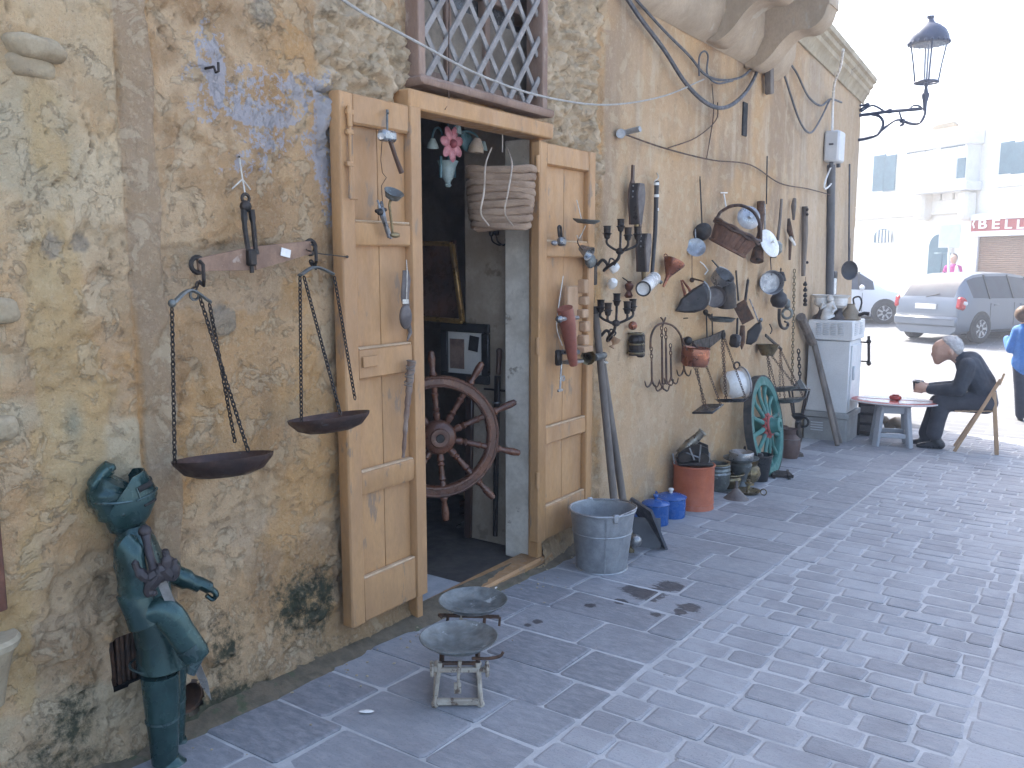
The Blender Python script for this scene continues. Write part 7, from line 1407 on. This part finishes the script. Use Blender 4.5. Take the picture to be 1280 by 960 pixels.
# woman in blue, seen from behind
M_BLUEJ = pm("blue_jumper", (.06, .19, .52), (.045, .15, .42), 6, .85, 0, .5, 25, .01); M_NAVY = pm("navy_trousers", (.03, .036, .06), (.02, .026, .045), 6, .9, 0, .4, 20, .01); M_BRHAIR = pm("brown_hair", (.16, .10, .07), (.09, .06, .04), 30, .7, 0, .5, 70)
wp_ = Gp(1283, 527); BW = Bill(wp_); Wi = frame(wp_, BW.rz).inverted(); w = lambda u, v, y=0.0: Wi @ BW(u, v, y); wm2 = BW.m; L = []
lim2 = lambda a, c, r0, r1, k: L.append((a, c, r0*wm2, r1*wm2, k))
for s_ in (-1, 1):
    lim2(w(1283+s_*7, 458), w(1283+s_*7, 490, .02*s_), 9.5, 7.5, 1); lim2(w(1283+s_*7, 490, .02*s_), w(1283+s_*7.5, 518, -.06*s_), 7.5, 6, 1); lim2(w(1283+s_*7.5, 523, -.06*s_), w(1283+s_*8.5, 524.5, .06-.06*s_), 3.6, 3.2, 2)
    lim2(w(1283+s_*11, 413), w(1283+s_*20, 436, .0), 6.5, 5.8, 0); lim2(w(1283+s_*20, 436), w(1283+s_*24, 424, .14) if s_ < 0 else w(1283+s_*20, 456, .08), 5.8, 4.8, 0)
    h0 = w(1283+s_*24, 424, .14) if s_ < 0 else w(1283+s_*20, 456, .08); h1 = h0+(V((0, .05, .02)) if s_ < 0 else V((0, .02, -.06))); L.append((h0, h1, .032, .03, 3))
    for f in range(4): L.append((h1+V(((f-1.5)*.015, 0, 0)), h1+V(((f-1.5)*.016, .03, -.05)), .009, .008, 3))
    L.append((h0, h1+V((-s_*.04, .0, -.01)), .012, .009, 3))
lim2(w(1283, 456), w(1283, 435), 15, 14, 0); lim2(w(1283, 438), w(1283, 415), 14, 12, 0); lim2(w(1277, 452), w(1289, 452), 12, 12, 0); lim2(w(1275, 414), w(1291, 414), 8, 8, 0); lim2(w(1283, 410), w(1282, 400), 5, 5, 3); lim2(w(1280, 394), w(1280, 393, .02), 9.5, 9, 3); L.append((w(1278, 396, .09), w(1278, 397, .10), .012, .014, 3))
wo_ = person("person", "person in bright blue jumper and navy trousers walking away at the right", wp_, BW.rz, L, [M_BLUEJ, M_NAVY, M_SHOE, M_SKIN], .0125, 4)
b = MB(); b.ball(BW(1280, 392.5, -.015), (10.4*wm2, 10*wm2, 10.5*wm2), 16); b.build("hair", M_BRHAIR, wo_)

# ------------------------------------------------------------------ cars
M_TYRE2 = pm("tyre_rubber", (.025, .025, .027), (.04, .04, .04), 8, .85); M_ALLOY = pm("alloy_rim", (.48, .49, .50), (.40, .41, .42), 6, .35, .6, 0); M_AUTOG = pm("car_glass", (.05, .065, .085), (.04, .05, .07), 3, .03, 0, 0, spec=.3, rvar=.0); M_REDL = pm("red_lamp_glass", (.45, .02, .02), (.35, .015, .015), 8, .15, 0, 0); M_TRIM = pm("black_car_trim", (.02, .02, .022), (.03, .03, .03), 6, .5)
M_CLEARL = pm("clear_lamp_glass", (.7, .7, .72), (.6, .6, .62), 8, .1, 0, 0)
def car(name, label, at, az, paint, Lc=3.9, Wc=1.69, Hc=1.52):
    rz = R(90)-az; t = thing(name, label, "car", at, rz); M = lf(t)       # local +x forward
    hw = Wc/2
    # x, belt z, roof z, half width at roof edge factor
    st = [(-1.95, .62, .63, .80), (-1.93, .86, .88, .80), (-1.89, .94, .99, .78), (-1.72, .97, 1.24, .73), (-1.52, .98, 1.41, .70), (-1.25, .975, 1.485, .685), (-.95, .96, 1.515, .69), (-.88, .96, 1.517, .69), (-.10, .95, Hc, .69), (-.03, .95, Hc, .69), (.55, .94, 1.46, .68), (.66, .94, 1.43, .68), (.98, .935, 1.20, .72), (1.22, .93, .99, .80), (1.32, .92, .945, .84), (1.65, .84, .86, .86), (1.86, .70, .74, .84), (1.95, .52, .56, .80)]
    nseg = None; V_ = []; rings = []
    for (x, bz, rz_, k) in st:
        e = 1-.0*abs(x); taper = 1-.10*max(0, (abs(x)-1.5)/.45)**2; h = hw*taper
        half = [(0, .18), (h*.80, .18), (h*.97, .27), (h*1.0, .46), (h*1.0, min(.70, bz-.04)), (h*.975, bz), (h*(k+.04) if rz_-bz > .15 else h*.93, bz+(rz_-bz)*.86), (h*k if rz_-bz > .15 else h*.80, bz+(rz_-bz)*.97), (0, rz_+.012)]
        full = half + [(-y, z) for y, z in half[-2:0:-1]]; rings.append(len(V_)); V_ += [(x, y, z) for y, z in full]
    n = 16; body = MB(M); glass = {}
    quads = {'body': []}
    for i in range(len(st)-1):
        for k in range(n):
            f = (rings[i]+k, rings[i]+(k+1) % n, rings[i+1]+(k+1) % n, rings[i+1]+k); side = k in (5, 10)
            key = 'body'
            if side and i in (4, 5, 6): key = 'rear_quarter_window'
            if side and i in (7, 8): key = 'rear_door_window'
            if side and i in (9, 10): key = 'front_door_window'
            if side and i == 11: key = 'front_quarter_window'
            if k in (7, 8) and i in (2, 3): key = 'rear_window'
            if k in (7, 8) and i in (11, 12): key = 'windscreen'
            if key in ('rear_quarter_window', 'rear_door_window', 'front_door_window', 'front_quarter_window'): key += '_r' if k == 10 else '_l'
            quads.setdefault(key, []).append(f)
    quads['body'] += [tuple(range(n))[::-1], tuple(rings[-1]+k for k in range(n))]
    for key, fs in quads.items():
        used = sorted({i for f in fs for i in f}); mp = {i: j for j, i in enumerate(used)}; q = MB(M); q.add([V_[i] for i in used], [tuple(mp[i] for i in f) for f in fs]); nm = key[:-2] if key[-2:] in ('_r', '_l') else key
        q.build(nm, paint if key == 'body' else M_AUTOG, t, sharp=50)
    for s_ in (-1, 1):
        for x in (-.915, -.065, .60): q = MB(M); q.bar((x-.03, s_*(hw*.985), .95), (x, s_*(hw*.72), 1.47-.05*(x > .3)), .05, .02, (0, s_, .3), .004); q.build("door_pillar", M_TRIM, t)
    for x in (-1.22, 1.27):
        for s_ in (-1, 1):
            q = MB(M); q.lathe([(0, -.10), (.345, -.10), (.36, 0), (.345, .012), (0, .012)], (x, s_*(hw-.005), .34), (0, s_, 0), 26); q.build("wheel_arch", M_TRIM, t)
            q = MB(M); q.lathe([(.19, .02), (.21, .055), (.27, .06), (.305, .04), (.305, -.12)], (x, s_*(hw-.03), .305), (0, s_, 0), 28); wh = q.build("wheel", M_TYRE2, t)
            q = MB(M); q.lathe([(.0, .03), (.05, .032), (.06, .02), (.17, .012), (.20, .05), (.205, .03)], (x, s_*(hw-.03), .305), (0, s_, 0), 24)
            for j in range(7): a = 2*math.pi*j/7; q.bar((x+.05*math.cos(a), s_*(hw), .305+.05*math.sin(a)), (x+.19*math.cos(a), s_*(hw+.008), .305+.19*math.sin(a)), .05, .02, (0, s_, 0), .004)
            q.build("rim", M_ALLOY, wh)
    for s_ in (-1, 1):
        q = MB(M); q.box((-1.84, s_*(hw*.905), .86), (.20, .15, .27), Matrix.Rotation(.22, 4, 'Y'), .04); tl = q.build("tail_light", M_REDL, t)
        q = MB(M); q.box((-1.80, s_*(hw*.945), .87), (.16, .12, .10), Matrix.Rotation(.22, 4, 'Y'), .03); q.build("clear_lens", M_CLEARL, tl)
        q = MB(M); q.box((1.72, s_*hw*.72, .70), (.22, .26, .11), None, .03); q.build("headlight", M_CLEARL, t)
        q = MB(M); q.ball((.62, s_*(hw+.08), 1.0), (.07, .10, .075), 12); q.build("mirror", paint, t)
        for x in (-.72, .22): q = MB(M); q.box((x, s_*(hw*.99+.012), .82), (.17, .03, .03), None, .008); q.build("door_handle", paint, t)
        for x in (-.92, -.06, .66): q = MB(M); q.box((x, s_*(hw*1.0+.001), .60), (.010, .006, .52)); q.build("door_seam", M_TRIM, t)
    q = MB(M); q.box((-1.955, 0, .46), (.10, Wc*.93, .22), None, .04); bp_ = q.build("rear_bumper", paint, t)
    q = MB(M); q.box((-2.0, 0, .52), (.03, Wc*.82, .035), None, .01); q.build("bumper_crease", paint, bp_)
    q = MB(M); q.box((1.93, 0, .42), (.10, Wc*.9, .24), None, .04); q.build("front_bumper", paint, t)
    q = MB(M); q.box((-1.96, 0, .78), (.02, .52, .115), None, .004); q.build("number_plate", M_WHITEP, t)
    q = MB(M); q.tube([(-1.90, .05, .985), (-1.86, -.25, 1.06)], .010, 6); q.build("rear_wiper", M_TRIM, t)
    q = MB(M); q.cyl((-1.35, 0, 1.49), (-1.5, 0, 1.60), .006, n=6); q.build("aerial", M_TRIM, t)
    q = MB(M); q.box((0, 0, .26), (3.3, Wc*.84, .2), None, .03); q.build("underbody", M_TRIM, t)
    return t
def carpaint(name, c, met): 
    t = NT(name); t.p.inputs['Base Color'].default_value = (*c, 1); t.p.inputs['Metallic'].default_value = met; v = t.coords(); t.l(t.ramp(t.noise(v, 3, 4), .3, .7, .30, .42), t.p.inputs['Roughness']); t.p.inputs['Coat Weight'].default_value = .35; t.p.inputs['Coat Roughness'].default_value = .12; return t.mat
def put_car(name, label, wheel, az, off, paint):
    # wheel: contact point of one wheel; off: that wheel's local place
    rz = R(90)-az; d = Matrix.Rotation(rz, 3, 'Z') @ V((*off, 0)); c = V(wheel)-d; return car(name, label, (c.x, c.y, gz(c.y)), az, paint)
put_car("silver_hatchback", "silver hatchback parked in the square with its rear to the street", Gp(1222, 430), R(27), (-1.22, -.80), carpaint("silver_car_paint", (.15, .17, .20), .25))
put_car("white_car", "white car half hidden behind the building corner, its front wheel showing", Gp(1104, 405), R(62), (1.27, -.80), carpaint("white_car_paint", (.70, .71, .72), 0))

# ------------------------------------------------------------------ buildings across the square
FD = V((-.813, .582, 0)); FN = V((-.582, -.813, 0)); F0 = Dp(1185, 345, 28)
def fp(u, v, off=0.0): d = ray(u, v); return EYE + d*(((F0+FN*off-EYE).dot(FN))/d.dot(FN))
frz = math.atan2(-FD.y, -FD.x); FU = V((0, 0, 1))
def fbox(q, u0, v0, u1, v1, out0, out1, b=0.0, ref=None):
    a, c = fp(u0, v0, out1), fp(u1, v1, out1); s0, s1 = (a-F0).dot(-FD), (c-F0).dot(-FD); z1, z0 = a.z, c.z
    q.box(F0+(-FD)*((s0+s1)/2)+FN*((out0+out1)/2)+V((0, 0, (z0+z1)/2-F0.z)), (abs(s1-s0), abs(out1-out0), abs(z1-z0)), Matrix.Rotation(frz, 4, 'Z'), b); return q
M_CREAM = pm("cream_limestone", (.82, .79, .72), (.76, .72, .64), 1.2, .9, 0, .3, 12, .01); M_SHUT = pm("blue_grey_shutter", (.085, .17, .21), (.07, .14, .175), 5, .6); M_WPAINT = pm("white_painted_wood", (.74, .74, .73), (.68, .68, .67), 4, .5)
gzF = gz(F0.y)-.3
def sdist(u): return (fp(u, 300)-F0).dot(-FD)
S0, S1, S2 = sdist(1209), -16, 16
def block(par, name, sa, sb, z0, z1, o0, o1, m): q = MB(); q.box(F0+(-FD)*((sa+sb)/2)+FN*((o0+o1)/2)+V((0, 0, (z0+z1)/2-F0.z)), (sb-sa, o1-o0, z1-z0), Matrix.Rotation(frz, 4, 'Z')); return q.build(name, m, par)
ztA = fp(1170, 157).z; 
hA = thing("limestone_townhouse", "pale limestone townhouse with closed balcony and arched door across the square", "house", F0, frz)
block(hA, "wall", S1, S0-.02, gzF, ztA, -7, 0, M_CREAM); block(hA, "parapet", S1, S0-.03, ztA+.003, ztA+.35, -.5, .06, M_CREAM)
hB = thing("corner_shop", "pale building with a red shop sign and brown roller shutter across the square", "shop", F0+(-FD)*(S0+3), frz)
block(hB, "wall", S0, S2, gzF, ztA+.6, -7, .03, M_CREAM); block(hB, "parapet", S0+.01, S2, ztA+.603, ztA+.9, -.5, .1, M_CREAM)
def fpart(name, par, *a, m, b=.0): q = MB(); fbox(q, *a, b); return q.build(name, m, par)
def shut_win(par, u0, v0, u1, v1):
    w_ = fpart("window", par, u0, v0, u1, v1, .0, .05, m=M_WPAINT, b=.01); um = (u0+u1)/2
    for (a, c) in ((u0+.8, um-.5), (um+.5, u1-.8)):
        fpart("shutter", w_, a, v0+1, c, v1-1, .03, .09, m=M_SHUT, b=.01)
shut_win(hA, 1091.5, 194, 1118, 239); shut_win(hA, 1034, 205, 1058, 247)
o_ = .06
q = MB(); fbox(q, 1250, 177, 1281, 231, .03, .09, .01); w_ = q.build("window", M_WPAINT, hB)
for (a, c) in ((1251, 1264.5), (1266, 1280)): fpart("shutter", w_, a, 178, c, 216, .07, .13, m=M_SHUT, b=.01)
fpart("railing_panel", w_, 1251, 218, 1281, 231, .07, .11, m=M_WPAINT, b=.01)
bal = fpart("closed_balcony", hA, 1133, 180, 1206, 233, .02, .6, m=M_WPAINT, b=.02)
fpart("cornice_shade_strip", bal, 1134, 179.5, 1206, 181.5, .58, .62, m=M_SHUT)  # blue-grey strip painted as the shade line under the cornice
fpart("balcony_cornice", bal, 1130, 173, 1209, 179, .02, .75, m=M_WPAINT, b=.05); fpart("balcony_sill", bal, 1131, 233.5, 1207, 237, .02, .7, m=M_WPAINT, b=.03); fpart("side_pane", bal, 1197, 198, 1205, 222, .58, .63, m=M_SHUT)
for k in range(3): fpart("window_panel", bal, 1137+k*20, 186, 1154+k*20, 226, .58, .62, m=M_WPAINT, b=.02)
for k in range(4): fpart("stone_panel", hA, 1145+k*16, 240, 1158+k*16, 262, .0, .10, m=M_CREAM, b=.03)
for u in (1142, 1196): fpart("balcony_bracket", hA, u, 238, u+10, 275, .0, .5, m=M_CREAM, b=.1)
# arched door
def farch(name, par, u0, u1, vs_, vt, vb, o0, o1, m):
    a, c = fp(u0, vs_), fp(u1, vs_); ca = fp((u0+u1)/2, vs_); hw_ = (c-a).dot(-FD)/2; rise = fp((u0+u1)/2, vt).z-ca.z; zb_ = fp((u0+u1)/2, vb).z-ca.z
    poly = [(-hw_, zb_), (hw_, zb_)]+[(hw_*math.cos(R(k*15)), rise*math.sin(R(k*15))) for k in range(13)]; q = MB(); q.plate(poly, o1-o0, ca+FN*((o0+o1)/2-0), -FD, FU, .0); return q.build(name, m, par)
surr = farch("door_surround", hA, 1161, 1192, 308, 288, 352, .0, .10, M_CREAM); dr = farch("door", surr, 1165, 1188, 309, 293, 352, .04, .14, M_SHUT)
for (a, c) in ((1167, 1175.5), (1178, 1186)): fpart("door_panel", dr, a, 316, c, 345, .13, .17, m=M_SHUT, b=.02)
gw = farch("grille_window", hA, 1094, 1115, 296, 286, 303, .0, .06, M_SHUT)
for k in range(5): fpart("grille_bar", gw, 1096+k*4, 287, 1097+k*4, 303, .06, .09, m=M_WPAINT)
M_ORN = pm("brown_stone", (.30, .25, .17), (.24, .2, .14), 4, .9)
farch("pediment", hA, 1169, 1198, 159, 155, 160, -.2, .15, M_ORN)
fpart("string_course", hA, 1030, 262, 1208, 266, .0, .12, m=M_CREAM, b=.03)
# shop: sign, letters, roller shutter
M_SIGN = pm("red_sign_board", (.36, .035, .035), (.30, .03, .03), 4, .4); M_LETT = pm("white_sign_letter", (.80, .78, .72), (.74, .72, .67), 4, .5)
sg = fpart("sign", hB, 1214.5, 271, 1310, 289, .06, .22, m=M_SIGN, b=.01)
fpart("sign_frame", hB, 1213, 289.5, 1312, 293, .05, .26, m=M_WPAINT, b=.01); fpart("sign_frame", hB, 1213, 267.5, 1312, 270.5, .05, .26, m=M_WPAINT, b=.01)
def letter(ch, u, v0, v1, w_):
    a, c = fp(u, v1, .225), fp(u, v0, .225); h_ = c.z-a.z; cu = bpy.data.curves.new("letter", 'FONT'); cu.body = ch; cu.extrude = .012; cu.offset = .02; cu.size = 1
    ob = bpy.data.objects.new("tmp", cu); COL.objects.link(ob); dg = bpy.context.evaluated_depsgraph_get(); dg.update(); me = bpy.data.meshes.new_from_object(ob.evaluated_get(dg)); bpy.data.objects.remove(ob)
    xs = [v.co.x for v in me.vertices]; ys = [v.co.y for v in me.vertices]; wx = max(xs)-min(xs); wy = max(ys)-min(ys); ww = (fp(u+w_, v1, .225)-a).dot(-FD)
    q = MB(); q.add([a+(-FD)*((v.co.x-min(xs))/wx*ww)+FU*((v.co.y-min(ys))/wy*h_)+FN*v.co.z for v in me.vertices], [tuple(p.vertices) for p in me.polygons]); q.build("letter", M_LETT, sg)
for ch, u, w_ in (("B", 1223, 10.5), ("E", 1240, 9.5), ("L", 1256, 9), ("L", 1271, 9)): letter(ch, u, 274.5, 286, w_)
q = MB(); a = fp(1215.3, 280, .225); q.plate([(0, 0), (.07, .14), (.11, .11), (.05, 0), (.11, -.11), (.07, -.14)], .03, a, -FD, FU); q.build("sign_emblem", M_LETT, sg)
M_ROLL = pm("brown_roller_shutter", (.30, .19, .125), (.26, .165, .11), 3, .6, .1)
ro = MB(); a, c = fp(1219, 294), fp(1310, 358); nsl = 26; z1, z0 = a.z, c.z
for k in range(nsl):
    z = z0+(z1-z0)*(k+.5)/nsl; hh = (z1-z0)/nsl; q0_ = F0+(-FD)*(((a-F0).dot(-FD)+(c-F0).dot(-FD))/2)+V((0, 0, z-F0.z))
    ro.tube([q0_-FD*((c-a).dot(-FD)/2)+FN*.06, q0_+FD*((c-a).dot(-FD)/2)+FN*.06], [(hh*.52, .035)]*2, 8, flat=FU)
ro.build("roller_shutter", M_ROLL, hB, kind='stuff')
fpart("shutter_frame", hB, 1216, 293, 1218.6, 352, .03, .16, m=M_WPAINT, b=.01)
# white sign on its pole before the door; person in pink and a scooter behind the car
psn = Dp(1187, 345, 24.6); t = thing("sign_post", "plain white sign board on a thin white pole before the arched door", "sign", (psn.x, psn.y, gz(psn.y)), frz); Bq = Bill(psn)
q = MB(); q.cyl(Bq(1187, 300), V((Bq(1187, 350).x, Bq(1187, 350).y, gz(psn.y))), .035, n=10); q.build("pole", M_WPAINT, t)
q = MB(); q.box(Bq(1187, 295), (24*Bq.m, .04, 29*Bq.m), Matrix.Rotation(Bq.rz, 4, 'Z'), .01); q.build("board", M_WPAINT, t)
M_PINKJ = pm("pink_jumper", (.60, .06, .30), (.5, .05, .24), 6, .8); M_BLK = pm("black_hair", (.02, .018, .018), (.03, .028, .027), 20, .6)
pp = Dp(1190, 352, 26.0); pp.z = gz(pp.y); BPk = Bill(pp); L = []; s_ = BPk.m; 
for k in (-1, 1):
    L += [(V((k*.09, 0, .86)), V((k*.09, .02, .48)), .10, .075, 1), (V((k*.09, .02, .48)), V((k*.09, 0, .08)), .07, .05, 1), (V((k*.09, 0, .05)), V((k*.09, -.14, .04)), .045, .035, 1), (V((k*.17, 0, 1.36)), V((k*.24, -.02, 1.08)), .055, .045, 0), (V((k*.24, -.02, 1.08)), V((k*.20, -.16, .92)), .045, .035, 0), (V((k*.20, -.16, .92)), V((k*.19, -.21, .88)), .034, .03, 2)]
    L += [(V((k*.19+(f-1.5)*.016, -.21, .88)), V((k*.19+(f-1.5)*.016, -.24, .83)), .010, .009, 2) for f in range(4)]
L += [(V((0, 0, .92)), V((0, 0, 1.15)), .15, .14, 0), (V((0, 0, 1.15)), V((0, 0, 1.34)), .14, .13, 0), (V((-.12, 0, 1.35)), V((.12, 0, 1.35)), .08, .08, 0), (V((0, 0, 1.42)), V((0, 0, 1.5)), .05, .05, 2), (V((0, -.01, 1.56)), V((0, -.02, 1.62)), .085, .095, 2), (V((0, -.11, 1.58)), V((0, -.115, 1.56)), .015, .018, 2)]
hP = fp(1189, 322).z; 
lift = (BPk(1189, 318).z-gz(pp.y))/1.72
L = [(a*lift, c*lift, r0*lift, r1*lift, k) for a, c, r0, r1, k in L]
pk = person("person", "dark haired person in pink top standing beyond the silver hatchback", pp, BPk.rz, L, [M_PINKJ, M_NAVY, M_SKIN], .016, 3)
q = MB(lf(pk)); q.ball(V((0, .025, 1.63))*lift, (.105*lift, .105*lift, .12*lift), 14); q.build("hair", M_BLK, pk)
ps = Dp(1176, 352, 25.6); ps.z = gz(ps.y); scq = thing("motor_scooter", "white and blue motor scooter parked behind the silver hatchback by the arched door", "scooter", ps, Bill(ps).rz); sm_ = lf(scq); k = (Bill(ps)(1176, 331).z-ps.z)/1.25
for x in (-.55, .55): q = MB(sm_); q.lathe([(.10, -.05), (.22, -.05), (.25, 0), (.22, .05), (.10, .05)], (x, 0, .25), (0, 1, 0), 20); q.build("wheel", M_TYRE2, scq)
q = MB(sm_); q.tube(curve([V((-.75, 0, .55)), V((-.4, 0, .62)), V((-.1, 0, .35)), V((.25, 0, .3)), V((.42, 0, .6)), V((.40, 0, .95*k))], 4), [(.16, .12)]*8+[(.20, .08)]*8+[(.16, .07)]*5, 12, flat=(0, 1, 0)); q.build("body", pm("blue_scooter_paint", (.05, .12, .35)), scq)
q = MB(sm_); q.box((-.40, 0, .78), (.65, .26, .10), None, .04); q.build("seat", M_TRIM, scq)
q = MB(sm_); q.tube([V((.38, -.33, 1.0*k)), V((.42, 0, 1.02*k)), V((.38, .33, 1.0*k))], .02, 8); q.build("handlebar", M_TRIM, scq)
q = MB(sm_); q.lathe([(.30, -.10), (.26, .06), (.14, .20), (0, .25)], V((.42, 0, 1.05*k)), (-.15, 0, 1), 18, (1, .25), a0=0, a1=math.pi*2); q.build("windscreen", M_WPAINT, scq)

# ------------------------------------------------------------------ thin bright haze added to imitate lens glare
hz_m = bpy.data.materials.new("glare_volume"); hz_m.use_nodes = True; hn = hz_m.node_tree; hn.nodes.clear()
ho = hn.nodes.new("ShaderNodeOutputMaterial"); hv_ = hn.nodes.new("ShaderNodeVolumePrincipled"); hv_.inputs['Color'].default_value = (.86, .91, 1, 1); hv_.inputs['Density'].default_value = .0062; hv_.inputs['Anisotropy'].default_value = .35
hn.links.new(hv_.outputs[0], ho.inputs['Volume'])
b = MB(); b.box((0, 150, 3.3), (830, 930, 12.0)); b.build("glare_veil", hz_m, kind='stuff')
